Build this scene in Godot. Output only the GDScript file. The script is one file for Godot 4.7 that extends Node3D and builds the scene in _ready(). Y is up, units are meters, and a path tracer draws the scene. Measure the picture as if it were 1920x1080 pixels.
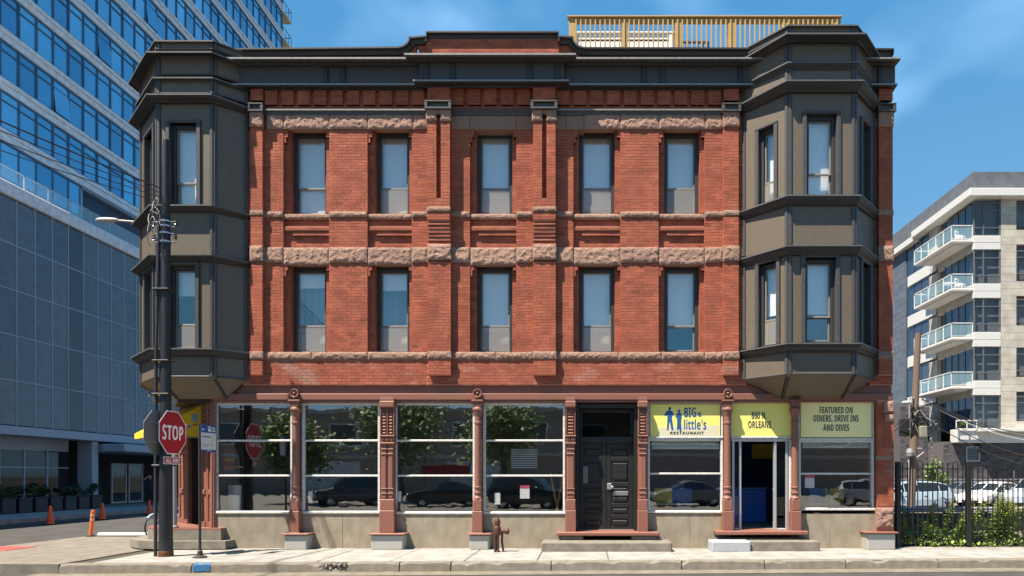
extends Node3D
# A three-storey red brick corner building on a sunny day: y up, metres, the facade lies in the plane z = 0 and faces +z.

const NIGHT := Color(0.004, 0.004, 0.005)

class MB:
	# collects flat or smooth triangles with vertex colours; t places what is added
	var v := PackedVector3Array()
	var n := PackedVector3Array()
	var c := PackedColorArray()
	var t := Transform3D()
	var col := Color.WHITE
	func tri(a: Vector3, b: Vector3, d: Vector3) -> void:
		a = t * a; b = t * b; d = t * d
		var nn := (b - a).cross(d - a).normalized()
		v.append(a); v.append(d); v.append(b)
		for i in 3:
			n.append(nn); c.append(col)
	func quad(a: Vector3, b: Vector3, d: Vector3, e: Vector3) -> void:
		a = t * a; b = t * b; d = t * d; e = t * e
		var nn := (d - a).cross(e - b).normalized()
		v.append(a); v.append(d); v.append(b); v.append(a); v.append(e); v.append(d)
		for i in 6:
			n.append(nn); c.append(col)
	func squad(a: Vector3, b: Vector3, d: Vector3, e: Vector3, na: Vector3, nb: Vector3, nd: Vector3, ne: Vector3) -> void:
		v.append(t * a); v.append(t * d); v.append(t * b); v.append(t * a); v.append(t * e); v.append(t * d)
		var w := t.basis
		for q in [na, nd, nb, na, ne, nd]:
			n.append((w * q).normalized()); c.append(col)
	func box(x0: float, x1: float, y0: float, y1: float, z0: float, z1: float, back := true) -> void:
		var a := Vector3(x0, y0, z1); var b := Vector3(x1, y0, z1); var d := Vector3(x1, y1, z1); var e := Vector3(x0, y1, z1)
		var p := Vector3(x0, y0, z0); var q := Vector3(x1, y0, z0); var r := Vector3(x1, y1, z0); var s := Vector3(x0, y1, z0)
		quad(a, b, d, e); quad(b, q, r, d); quad(p, a, e, s); quad(e, d, r, s); quad(p, q, b, a)
		if back:
			quad(q, p, s, r)
	func bev(x0: float, x1: float, y0: float, y1: float, z0: float, z1: float, k := 0.01) -> void:
		# a box with chamfered edges
		k = minf(k, minf(absf(x1 - x0), minf(absf(y1 - y0), absf(z1 - z0))) * 0.45)
		var lo := Vector3(x0, y0, z0); var hi := Vector3(x1, y1, z1)
		var m := (lo + hi) * 0.5
		var h := (hi - lo) * 0.5
		for ax in 3:
			for s in [-1.0, 1.0]:
				var f := Vector3.ZERO; f[ax] = s
				var u := Vector3.ZERO; u[(ax + 1) % 3] = 1.0
				var w := f.cross(u)
				var hu: float = h[(ax + 1) % 3] - k
				var hw: float = absf(h.dot(w.abs())) - k
				var o := m + f * h[ax]
				quad(o - u * hu - w * hw, o + u * hu - w * hw, o + u * hu + w * hw, o - u * hu + w * hw)
		for ax in 3:
			var b1 := (ax + 1) % 3
			var b2 := (ax + 2) % 3
			for s1 in [-1.0, 1.0]:
				for s2 in [-1.0, 1.0]:
					var p := m; p[b1] += s1 * h[b1]; p[b2] += s2 * (h[b2] - k)
					var q := m; q[b1] += s1 * (h[b1] - k); q[b2] += s2 * h[b2]
					var e := Vector3.ZERO; e[ax] = (h[ax] - k) * s1 * s2
					quad(p - e, p + e, q + e, q - e)
		for sx in [-1.0, 1.0]:
			for sy in [-1.0, 1.0]:
				for sz in [-1.0, 1.0]:
					var s3 := Vector3(sx, sy, sz)
					var p := m + s3 * (h - Vector3(0, k, k)); var q := m + s3 * (h - Vector3(k, 0, k)); var r := m + s3 * (h - Vector3(k, k, 0))
					if sx * sy * sz > 0.0: tri(p, q, r)
					else: tri(p, r, q)
	func lathe(pts: Array, seg := 16, smooth := true) -> void:
		# pts: Vector2(radius, height), bottom to top
		for i in pts.size() - 1:
			var p: Vector2 = pts[i]; var q: Vector2 = pts[i + 1]
			var sl := Vector2(q.y - p.y, p.x - q.x).normalized()
			for k in seg:
				var a := TAU * k / seg; var b := TAU * (k + 1) / seg
				var da := Vector3(sin(a), 0, cos(a)); var db := Vector3(sin(b), 0, cos(b))
				var up := Vector3.UP
				if smooth:
					squad(da * p.x + up * p.y, db * p.x + up * p.y, db * q.x + up * q.y, da * q.x + up * q.y, da * sl.x + up * sl.y, db * sl.x + up * sl.y, db * sl.x + up * sl.y, da * sl.x + up * sl.y)
				else:
					quad(da * p.x + up * p.y, db * p.x + up * p.y, db * q.x + up * q.y, da * q.x + up * q.y)
	func tube(pts: Array, r0: float, r1 := -1.0, seg := 8, caps := true) -> void:
		if r1 < 0.0: r1 = r0
		var m := pts.size()
		var rings := []
		var us := []
		for i in m:
			var d: Vector3 = ((pts[mini(i + 1, m - 1)] as Vector3) - (pts[maxi(i - 1, 0)] as Vector3)).normalized()
			var ref := Vector3.UP if absf(d.y) < 0.9 else Vector3.RIGHT
			var u := d.cross(ref).normalized(); var w := u.cross(d).normalized()
			var ring := []; var un := []
			var r := lerpf(r0, r1, float(i) / maxf(1, m - 1))
			for k in seg:
				var a := TAU * k / seg
				var q := u * cos(a) + w * sin(a)
				un.append(q); ring.append((pts[i] as Vector3) + q * r)
			rings.append(ring); us.append(un)
		for i in m - 1:
			for k in seg:
				var k2 := (k + 1) % seg
				squad(rings[i][k], rings[i + 1][k], rings[i + 1][k2], rings[i][k2], us[i][k], us[i + 1][k], us[i + 1][k2], us[i][k2])
		if caps:
			for k in seg - 2:
				tri(rings[0][0], rings[0][k + 1], rings[0][k + 2])
				tri(rings[m - 1][0], rings[m - 1][k + 2], rings[m - 1][k + 1])
	func prism(poly: PackedVector2Array, z0: float, z1: float) -> void:
		# a flat outline in x, y with thickness in z
		var id := Geometry2D.triangulate_polygon(poly)
		for i in range(0, id.size(), 3):
			var a := poly[id[i]]; var b := poly[id[i + 1]]; var d := poly[id[i + 2]]
			if (b - a).cross(d - a) < 0.0:
				var s := b; b = d; d = s
			tri(Vector3(a.x, a.y, z1), Vector3(b.x, b.y, z1), Vector3(d.x, d.y, z1))
			tri(Vector3(a.x, a.y, z0), Vector3(d.x, d.y, z0), Vector3(b.x, b.y, z0))
		for i in poly.size():
			var a := poly[i]; var b := poly[(i + 1) % poly.size()]
			quad(Vector3(a.x, a.y, z0), Vector3(b.x, b.y, z0), Vector3(b.x, b.y, z1), Vector3(a.x, a.y, z1))
	func mesh() -> ArrayMesh:
		var arr := []
		arr.resize(Mesh.ARRAY_MAX)
		arr[Mesh.ARRAY_VERTEX] = v; arr[Mesh.ARRAY_NORMAL] = n; arr[Mesh.ARRAY_COLOR] = c
		var m := ArrayMesh.new()
		if v.size(): m.add_surface_from_arrays(Mesh.PRIMITIVE_TRIANGLES, arr)
		return m

var M := {}
var taken := {}
var rng := RandomNumberGenerator.new()

func numbered(called: String) -> String:
	var k: int = taken.get(called, -1) + 1
	taken[called] = k
	return called if k == 0 else "%s_%03d" % [called, k]

func tag(o: Node, label: String, category := "", group := "", kind := "") -> Node:
	if label: o.set_meta("label", label)
	if category: o.set_meta("category", category)
	if group: o.set_meta("group", group)
	if kind: o.set_meta("kind", kind)
	return o

func thing(called: String, label: String, category: String, at := Vector3.ZERO, yaw := 0.0, group := "") -> Node3D:
	var o := Node3D.new()
	o.name = numbered(called)
	add_child(o, true)
	o.position = at; o.rotation.y = yaw
	tag(o, label, category, group)
	return o

func put(b, called: String, m: Material, parent: Node = null, label := "", category := "", group := "", kind := "") -> MeshInstance3D:
	var o := MeshInstance3D.new()
	o.mesh = b.mesh() if b is MB else b
	o.material_override = m
	o.name = numbered(called) if parent == null else called
	(self if parent == null else parent).add_child(o, true)
	tag(o, label, category, group, kind)
	return o

func copy(o: Node3D, called: String, at: Vector3, yaw := 0.0, label := "", group := "") -> Node3D:
	var r: Node3D = o.duplicate()
	r.name = numbered(called)
	add_child(r, true)
	r.position = at; r.rotation.y = yaw
	if label: r.set_meta("label", label)
	if group: r.set_meta("group", group)
	return r

func lin(r: float, g: float, b: float) -> Color:
	return Color(r, g, b).linear_to_srgb()

func noise_tex(freq: float, lo: Color, hi: Color, seed_: int, oct := 4, size := 512, kind := FastNoiseLite.TYPE_SIMPLEX_SMOOTH, cuts := [0.15, 0.85]) -> NoiseTexture2D:
	var f := FastNoiseLite.new()
	f.noise_type = kind; f.seed = seed_; f.frequency = freq; f.fractal_octaves = oct
	var t := NoiseTexture2D.new()
	t.width = size; t.height = size; t.seamless = true; t.noise = f
	var g := Gradient.new()
	g.offsets = PackedFloat32Array(cuts); g.colors = PackedColorArray([lo, hi])
	t.color_ramp = g
	return t

func bump_tex(freq: float, seed_: int, oct := 4) -> NoiseTexture2D:
	return noise_tex(freq, Color.BLACK, Color.WHITE, seed_, oct)

func paint(called: String, col: Color, rough := 0.7, metal := 0.0, tex: Texture2D = null, scale := 1.0, bump: Texture2D = null, depth := 0.0) -> StandardMaterial3D:
	var m := StandardMaterial3D.new()
	m.resource_name = called
	m.albedo_color = col; m.roughness = rough; m.metallic = metal
	m.vertex_color_use_as_albedo = true
	if tex or bump:
		m.uv1_triplanar = true; m.uv1_world_triplanar = true
		m.uv1_scale = Vector3.ONE * scale
	if tex: m.albedo_texture = tex
	if bump:
		m.heightmap_enabled = true; m.heightmap_texture = bump; m.heightmap_scale = depth
	M[called] = m
	return m

func coarse(m: StandardMaterial3D, tex: Texture2D, scale: float, tall := 1.0) -> void:
	# a second, larger pattern multiplied over the fine one
	m.detail_enabled = true
	m.detail_blend_mode = BaseMaterial3D.BLEND_MODE_MUL
	m.detail_uv_layer = BaseMaterial3D.DETAIL_UV_2
	m.detail_albedo = tex
	m.uv2_triplanar = true; m.uv2_world_triplanar = true; m.uv2_scale = Vector3(scale, scale / tall, scale)

func coated(called: String, tint: Color) -> void:
	# the thin metal coating of a window pane: mirrors a part of the light and lets the rest pass
	var m := StandardMaterial3D.new()
	var im := Image.create(4, 4, false, Image.FORMAT_RGBA8)
	im.fill(Color.WHITE)
	m.resource_name = called
	m.albedo_texture = ImageTexture.create_from_image(im)
	m.transparency = BaseMaterial3D.TRANSPARENCY_ALPHA
	m.albedo_color = tint; m.metallic = 1.0; m.roughness = 0.0
	# old panes are never quite flat
	m.uv1_triplanar = true; m.uv1_world_triplanar = true; m.uv1_scale = Vector3.ONE * 0.8
	m.heightmap_enabled = true; m.heightmap_texture = bump_tex(0.006, 61, 2); m.heightmap_scale = 0.018
	M[called] = m

func glass(called: String, tint: Color, alpha: float, rough := 0.0) -> StandardMaterial3D:
	var m := StandardMaterial3D.new()
	m.resource_name = called
	m.transparency = BaseMaterial3D.TRANSPARENCY_ALPHA
	m.albedo_color = Color(tint.r, tint.g, tint.b, alpha); m.roughness = rough
	m.metallic_specular = 0.7
	M[called] = m
	return m

func ao(x: float, y: float, z: float, yaw := 0.0) -> Transform3D:
	return Transform3D(Basis(Vector3.UP, yaw), Vector3(x, y, z))

func jit(c: Color, k: float) -> Color:
	var s := 1.0 + rng.randf_range(-k, k)
	return Color(c.r * s, c.g * s, c.b * s)

func make_materials() -> void:
	var W := Color.WHITE
	var speck := noise_tex(0.09, Color(0.78, 0.78, 0.78), W, 3, 5)
	var blotch := noise_tex(0.012, Color(0.86, 0.85, 0.83), W, 7, 5)
	var soft := noise_tex(0.02, Color(0.88, 0.87, 0.86), W, 11, 4)
	var faint := noise_tex(0.02, Color(0.95, 0.945, 0.94), W, 13, 4)
	var grit := noise_tex(0.25, Color(0.6, 0.6, 0.6), W, 5, 3)
	var fine := bump_tex(0.12, 21, 5)
	var rough_bump := bump_tex(0.04, 23, 5)
	paint("brick", W, 0.9, 0, speck, 3.0, fine, 0.3)
	coarse(M.brick, noise_tex(0.01, Color(0.86, 0.84, 0.83), W, 31, 5), 0.35)
	paint("mortar", lin(0.62, 0.29, 0.19), 0.95, 0, speck, 3.0)
	paint("stone", W, 0.95, 0, noise_tex(0.05, Color(0.72, 0.66, 0.64), W, 33, 5), 2.0, rough_bump, 1.2)
	paint("dark_metal", lin(0.029, 0.029, 0.031), 0.5, 0, soft, 0.8)
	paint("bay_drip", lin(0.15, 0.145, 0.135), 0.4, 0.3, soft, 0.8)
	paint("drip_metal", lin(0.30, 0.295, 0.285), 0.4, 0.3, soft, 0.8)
	paint("trim_metal", lin(0.062, 0.061, 0.063), 0.5, 0, soft, 0.8)
	paint("bay_panel", lin(0.128, 0.103, 0.075), 0.5, 0, faint, 0.5)
	paint("frieze_panel", lin(0.068, 0.064, 0.061), 0.6, 0, faint, 0.5)
	paint("window_metal", lin(0.030, 0.029, 0.030), 0.45)
	paint("sash_metal", lin(0.19, 0.18, 0.165), 0.5)
	paint("iron_red", lin(0.245, 0.102, 0.072), 0.55, 0, soft, 2.0)
	paint("white_frame", lin(0.66, 0.66, 0.64), 0.45, 0, soft, 1.0)
	paint("aluminium", lin(0.50, 0.51, 0.53), 0.4, 0.6)
	paint("bulkhead", lin(0.42, 0.36, 0.27), 0.9, 0, speck, 2.0, fine, 0.3)
	coarse(M.bulkhead, noise_tex(0.014, Color(0.90, 0.885, 0.87), W, 37, 6), 0.5, 2.0)
	paint("pavement", lin(0.52, 0.52, 0.505), 0.95, 0, grit, 1.5, fine, 0.2)
	coarse(M.pavement, blotch, 0.25)
	paint("kerb", lin(0.38, 0.345, 0.285), 0.95, 0, grit, 2.0, rough_bump, 0.8)
	coarse(M.kerb, blotch, 0.6)
	paint("ramp", lin(0.32, 0.29, 0.24), 0.95, 0, grit, 1.5, fine, 0.3)
	coarse(M.ramp, blotch, 0.3)
	paint("asphalt", lin(0.10, 0.098, 0.092), 0.95, 0, grit, 2.5, fine, 0.4)
	coarse(M.asphalt, blotch, 0.12)
	paint("gutter", lin(0.30, 0.27, 0.21), 0.95, 0, grit, 2.0)
	coarse(M.gutter, blotch, 0.4)
	paint("earth", lin(0.09, 0.08, 0.06), 1.0, 0, grit, 1.0)
	paint("plain", W, 0.8)
	paint("satin", W, 0.45)
	paint("gloss", W, 0.2)
	paint("metal", W, 0.35, 0.85)
	paint("rough_metal", W, 0.6, 0.2, grit, 4.0)
	paint("wood", lin(0.55, 0.42, 0.17), 0.75, 0, noise_tex(0.06, Color(0.7, 0.6, 0.5), W, 41, 4), 1.6)
	paint("old_wood", lin(0.26, 0.20, 0.155), 0.95, 0, noise_tex(0.08, Color(0.55, 0.52, 0.5), W, 43, 5), 2.0)
	paint("siding", lin(0.72, 0.72, 0.70), 0.7)
	paint("cloth", W, 1.0)
	paint("leaf", W, 0.6)
	M.leaf.backlight_enabled = true; M.leaf.backlight = lin(0.10, 0.16, 0.02)
	paint("concrete_band", lin(0.80, 0.82, 0.84), 0.7, 0, soft, 0.2)
	paint("slate_panel", W, 0.10, 0, soft, 0.15)
	M.slate_panel.metallic_specular = 0.6
	paint("tower_metal", lin(0.09, 0.16, 0.24), 0.4, 0.3)
	paint("podium_metal", lin(0.33, 0.40, 0.46), 0.5, 0.2)
	var tg := paint("tower_glass", W, 0.04, 0.55)
	tg.metallic_specular = 0.8
	paint("dark_brick", lin(0.105, 0.096, 0.104), 0.8)
	paint("cladding", W, 0.7, 0, soft, 0.1)
	glass("pane", Color(0.05, 0.06, 0.06), 0.03)
	glass("shop_pane", Color(0.05, 0.06, 0.06), 0.03)
	coated("coated_pane", Color(0.80, 0.97, 1.0, 0.21)); coated("coated_shop_pane", Color(0.95, 0.98, 1.0, 0.27))
	glass("rail_glass", Color(0.75, 0.9, 0.92), 0.25)
	var sc := StandardMaterial3D.new()
	sc.resource_name = "insect_mesh"; sc.transparency = BaseMaterial3D.TRANSPARENCY_ALPHA
	sc.albedo_color = Color(0.62, 0.61, 0.59, 0.5); sc.roughness = 1.0
	M["insect_mesh"] = sc

func _ready() -> void:
	rng.seed = 8602
	var cam := Camera3D.new()
	cam.name = "camera"
	cam.projection = Camera3D.PROJECTION_FRUSTUM
	cam.near = 0.1; cam.far = 1500.0
	cam.size = 0.084375
	cam.frustum_offset = Vector2(-0.0109375, 0.0275781)
	cam.position = Vector3(0, 1.69, 16)
	add_child(cam); cam.current = true
	var sun := DirectionalLight3D.new()
	sun.name = "sun"
	add_child(sun)
	sun.look_at_from_position(Vector3(-0.361, 0.889, 0.280) * 60.0, Vector3.ZERO)
	sun.light_energy = 1.6; sun.light_angular_distance = 0.5; sun.light_color = Color(1.0, 0.95, 0.88)
	sun.shadow_enabled = true
	var we := WorldEnvironment.new()
	we.name = "world"
	var env := Environment.new()
	env.background_mode = Environment.BG_SKY
	var sm := ProceduralSkyMaterial.new()
	sm.sky_top_color = lin(0.024, 0.118, 0.252); sm.sky_horizon_color = lin(0.155, 0.270, 0.365); sm.sky_curve = 0.21
	sm.ground_bottom_color = lin(0.12, 0.12, 0.11); sm.ground_horizon_color = lin(0.2, 0.24, 0.28)
	sm.sun_angle_max = 8.0
	sm.sky_cover = sky_clouds(); sm.sky_cover_modulate = Color(1, 1, 1, 0.34)
	var sky := Sky.new()
	sky.sky_material = sm
	env.sky = sky
	env.tonemap_mode = Environment.TONE_MAPPER_LINEAR
	env.tonemap_exposure = 2.6
	env.sdfgi_enabled = true; env.ssao_enabled = true; env.ssil_enabled = true
	we.environment = env
	add_child(we)
	make_materials()
	build_ground()
	build_brick_building()
	build_tower()
	build_condo()
	build_street_things()
	build_lot()
	build_inside()
	build_across_the_street()

func sky_clouds() -> ImageTexture:
	# thin cirrus, the same all round: streaky noise with wide clear gaps
	var a := FastNoiseLite.new(); a.seed = 5; a.frequency = 0.016; a.fractal_octaves = 6
	var b := FastNoiseLite.new(); b.seed = 14; b.frequency = 0.005; b.fractal_octaves = 4
	var w := 1024; var h := 512
	var im := Image.create(w, h, false, Image.FORMAT_RGBA8)
	for y in h:
		for x in w:
			var up := (0.5 - (y + 0.5) / h) * PI
			var an := TAU * x / w
			var p := Vector3(cos(an) * cos(up), sin(up) * 2.6, sin(an) * cos(up)) * 260.0
			var q := a.get_noise_3d(p.x, p.y * 0.8, p.z) * 0.6 + 0.5
			var k := clampf((b.get_noise_3d(p.x + 500.0, p.y, p.z) - 0.02) * 2.2, 0.0, 1.0)
			var s := clampf(q - 0.38, 0.0, 1.0) * k
			im.set_pixel(x, y, Color(0.75, 0.85, 0.95, clampf(s, 0.0, 1.0)))
	return ImageTexture.create_from_image(im)

func slab(b: MB, p: Array, y0: float, y1: float, k := 0.012) -> void:
	# p: four corners (x, z) seen from above, counter-clockwise; the top edge is rounded off by k
	var m := Vector2.ZERO
	for q in p: m += q * 0.25
	var hi := []; var lo := []
	for q in p:
		var i: Vector2 = q + (m - q).normalized() * k * 1.4
		hi.append(Vector3(i.x, y1, i.y)); lo.append(Vector3(q.x, y1 - k, q.y))
	b.quad(hi[0], hi[1], hi[2], hi[3])
	for i in 4:
		var j := (i + 1) % 4
		b.quad(lo[i], lo[j], hi[j], hi[i])
		b.quad(Vector3(lo[i].x, y0, lo[i].z), Vector3(lo[j].x, y0, lo[j].z), lo[j], lo[i])

func kerb_z(x: float) -> float:
	return 2.36 - 0.045 * x

func sheet(called: String, m: Material, x0: float, x1: float, z0: float, z1: float, y: float, parent: Node = null) -> MeshInstance3D:
	var b := MB.new()
	b.quad(Vector3(x0, y, z1), Vector3(x1, y, z1), Vector3(x1, y, z0), Vector3(x0, y, z0))
	var o := put(b, called, m, parent)
	if parent == null: tag(o, "", "", "", "structure")
	return o

func build_ground() -> void:
	tag(sheet("ground", M.earth, -700, 700, -900, 500, -0.26), "bare ground under the streets and lots")
	tag(sheet("road", M.asphalt, -120, 120, 1.0, 14.6, -0.2), "grey sunlit road in front of the kerb")
	tag(sheet("side_street", M.asphalt, -23.0, -12.0, -220, 1.0, -0.196), "grey side street running away beside the glass tower")
	tag(sheet("parking_lot", M.ramp, 7.3, 90, -29.2, -0.9, -0.06), "pale parking lot ground behind the iron fence")
	tag(sheet("lot", M.ramp, -90, 90, 14.6, 60, -0.10), "open parking lot across the street")
	# pavement: separate cast slabs, the kerb stones a hand lower than a step
	var pv := Node3D.new()
	pv.name = "pavement"; add_child(pv)
	tag(pv, "white concrete pavement of cast slabs along the shopfronts", "", "", "structure")
	var bed := MB.new()
	bed.quad(Vector3(-10.2, -0.03, 2.75), Vector3(14, -0.03, 1.7), Vector3(14, -0.03, -0.4), Vector3(-10.2, -0.03, -0.4))
	put(bed, "bed", M.earth, pv)
	var k := -7
	while 0.45 + 1.45 * k < 13.0:
		var xa := 0.45 + 1.45 * k + 0.008; var xb := xa + 1.434
		var sk := 0.0
		if k == 4: sk = 0.42
		var b := MB.new()
		b.col = jit(Color(1.0, 0.99, 0.96), 0.05)
		slab(b, [Vector2(xa + (0.42 if k == 5 else 0.0), kerb_z(xa) - 0.18), Vector2(xb + sk, kerb_z(xb) - 0.18), Vector2(xb, 0.30), Vector2(xa, 0.30)], -0.05, rng.randf_range(-0.002, 0.003))
		put(b, "slab", M.pavement, pv)
		var e := MB.new()
		e.col = jit(Color(0.90, 0.86, 0.78), 0.08)
		slab(e, [Vector2(xa, 0.285), Vector2(xb, 0.285), Vector2(xb, -0.45), Vector2(xa, -0.45)], -0.05, -0.006)
		put(e, "edge_strip", M.pavement, pv)
		k += 1
	var kb := Node3D.new()
	kb.name = "kerb"; add_child(kb)
	tag(kb, "tan worn concrete kerb along the road with cracked joints", "", "", "structure")
	var cuts := [-10.2, -7.7, -4.73, -3.7, -2.69, -0.71, 1.91, 3.6, 5.27, 7.2, 9.6, 12.2]
	for i in cuts.size() - 1:
		var b := MB.new()
		var n := int((cuts[i + 1] - cuts[i]) / 0.16) + 1
		b.col = jit(Color(1, 0.98, 0.95), 0.10)
		var worn := i == 2
		var last_top := 0.0
		var prev := []
		for s in n + 1:
			var x := lerpf(cuts[i] + 0.012, cuts[i + 1] - 0.012, float(s) / n)
			var z := kerb_z(x)
			var chip := rng.randf_range(0.0, 0.012) + (0.03 if rng.randf() < 0.08 else 0.0)
			if s == 0 or s == n: chip += 0.02
			if worn and x < -4.75 + 0.05 + 0.0: chip += 0.0
			if i == 1 and x > -5.25: chip += rng.randf_range(0.02, 0.08)
			var yt := -0.002 - chip * 0.5
			var ring := [Vector3(x, yt, z - 0.17), Vector3(x, yt, z - 0.03 - chip), Vector3(x, yt - 0.025 - chip, z - rng.randf_range(0.0, 0.008)), Vector3(x, -0.21, z + 0.015)]
			if prev:
				for q in 3: b.quad(prev[q], ring[q], ring[q + 1], prev[q + 1])
			else:
				b.quad(ring[0], ring[1], ring[2], ring[3])
			prev = ring
		b.quad(prev[3], prev[2], prev[1], prev[0])
		put(b, "kerb_stone", M.kerb, kb)
	# broken aggregate where the kerb has crumbled
	var rub := MB.new()
	for i in 60:
		var x := rng.randf_range(-5.25, -4.74)
		rub.col = Color.from_hsv(0.08, 0.15, rng.randf_range(0.05, 0.5))
		var s := rng.randf_range(0.012, 0.035)
		rub.t = Transform3D(Basis.from_euler(Vector3(rng.randf() * 3, rng.randf() * 3, rng.randf() * 3)), Vector3(x, -rng.randf_range(0.03, 0.14), kerb_z(x) - rng.randf_range(0.0, 0.03)))
		rub.bev(-s, s, -s * 0.7, s * 0.7, -s, s, s * 0.4)
	tag(put(rub, "broken_edge", M.stone, kb), "", "", "", "stuff")
	# blue marking paint on the kerb face
	var bp := MB.new()
	bp.col = Color(0.012, 0.10, 0.22)
	var px := [-7.66, -7.62, -7.5, -7.42, -7.36, -7.34]
	for i in px.size() - 1:
		var xa: float = px[i]; var xb: float = px[i + 1]
		var ta := -0.035 - rng.randf() * 0.012; var tb := -0.035 - rng.randf() * 0.012
		var za := kerb_z(xa); var zb := kerb_z(xb)
		bp.quad(Vector3(xa, -0.175 + rng.randf() * 0.03, za + 0.02), Vector3(xb, -0.175 + rng.randf() * 0.03, zb + 0.02), Vector3(xb, tb, zb + 0.007), Vector3(xa, ta, za + 0.007))
		bp.quad(Vector3(xa, ta, za + 0.007), Vector3(xb, tb, zb + 0.007), Vector3(xb, 0.006, zb - 0.08), Vector3(xa, 0.006, za - 0.08))
	put(bp, "blue_paint", M.plain, kb, "patch of blue utility paint on the kerb")
	var gt := MB.new()
	gt.quad(Vector3(-10.6, -0.192, 3.35), Vector3(14, -0.192, 2.25), Vector3(14, -0.192, 1.5), Vector3(-10.6, -0.192, 2.6))
	tag(put(gt, "gutter", M.gutter), "pale concrete gutter strip at the foot of the kerb", "", "", "structure")
	# the corner: tan ramped paving round to the side street
	var pts := PackedVector2Array([Vector2(-10.2, 2.82), Vector2(-11.3, 2.8), Vector2(-12.3, 2.55), Vector2(-13.2, 1.95), Vector2(-13.85, 1.1), Vector2(-14.2, 0.0), Vector2(-14.2, -3.2), Vector2(-12.3, -3.3), Vector2(-12.3, -60), Vector2(-10.6, -60), Vector2(-10.6, -0.4), Vector2(-10.2, -0.4)])
	var cr := MB.new()
	cr.t = Transform3D(Basis(Vector3.RIGHT, PI / 2.0), Vector3.ZERO)
	cr.prism(pts, 0.008, 0.2)
	tag(put(cr, "corner_pavement", M.ramp), "tan ramped paving at the street corner", "", "", "structure")
	var pad := MB.new()
	pad.col = Color(0.42, 0.10, 0.08)
	pad.t = Transform3D(Basis(), Vector3(-13.65, 0.0, 0.05))
	pad.bev(-0.75, 0.45, -0.02, 0.006, -0.45, 0.45, 0.004)
	for i in 14:
		for j in 10:
			var cx := -0.70 + i * 0.085; var cz := -0.40 + j * 0.088
			pad.box(cx - 0.014, cx + 0.014, 0.006, 0.012, cz - 0.014, cz + 0.014, false)
	put(pad, "tactile_pad", M.plain, null, "red tactile paving pad with raised dots at the corner ramp", "tactile pad")
	# far pavement in front of the podium
	var fp := MB.new()
	fp.box(-34, -22.8, -0.25, -0.03, -70, 6.0)
	tag(put(fp, "far_pavement", M.pavement), "shaded pavement across the side street", "", "", "structure")
	var wk := MB.new()
	wk.col = Color(0.8, 0.8, 0.78)
	wk.bev(-13.75, -12.35, 0.008, 0.10, -3.35, -3.15, 0.03)
	put(wk, "parking_kerb", M.plain, null, "low white painted kerb bar lying beside the leaning orange post", "kerb bar")

var laid := []          # bricks not yet built: [x0, x1, y0, y1, z, depth, tint]
const CH := 0.0712      # height of a course
const BL := 0.208       # length of a brick and its joint

var bed := MB.new()     # the mortar the bricks lie in

func lay(x0: float, x1: float, y0: float, y1: float, z: float, depth: float, tone := 1.0) -> void:
	# running bond, courses level over the whole building; joints struck 5 mm behind the faces
	bed.box(x0 + 0.004, x1 - 0.004, y0, y1 - 0.004, z - depth, z - 0.005, false)
	var r := int(floor(y0 / CH + 0.001))
	while r * CH < y1 - 0.012:
		var a := maxf(r * CH, y0); var b := minf((r + 1) * CH, y1) - 0.008
		if b - a > 0.014:
			var off := BL * 0.5 if r % 2 else 0.0
			var cuts := [x0]
			var k := int(floor(x0 / BL - 1.0))
			while k * BL + off < x1 - 0.05:
				if k * BL + off > x0 + 0.05: cuts.append(k * BL + off)
				k += 1
			cuts.append(x1 + 0.008)
			for i in cuts.size() - 1:
				var p: float = cuts[i]; var q: float = cuts[i + 1] - 0.008
				var s := rng.randf_range(0.83, 1.12) * tone * (1.0 + 0.10 * stain.get_noise_2d(p * 22.0 + 300.0, a * 9.0))
				if rng.randf() < 0.06: s *= 0.80
				var w := clampf(stain.get_noise_2d(p * 60.0, a * 60.0) * 2.4 - 0.55, 0.0, 0.5) if a < 4.45 else 0.0
				var tint := Color(BRICK.r * s, (BRICK.g + rng.randf_range(-0.008, 0.010)) * s, BRICK.b * s).lerp(Color(0.50, 0.34, 0.28), w)
				laid.append([p, q, a, b, z + rng.randf_range(-0.0015, 0.0015), depth, tint])
		r += 1

const BRICK := Color(0.53, 0.145, 0.080)

var stain := FastNoiseLite.new()

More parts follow.
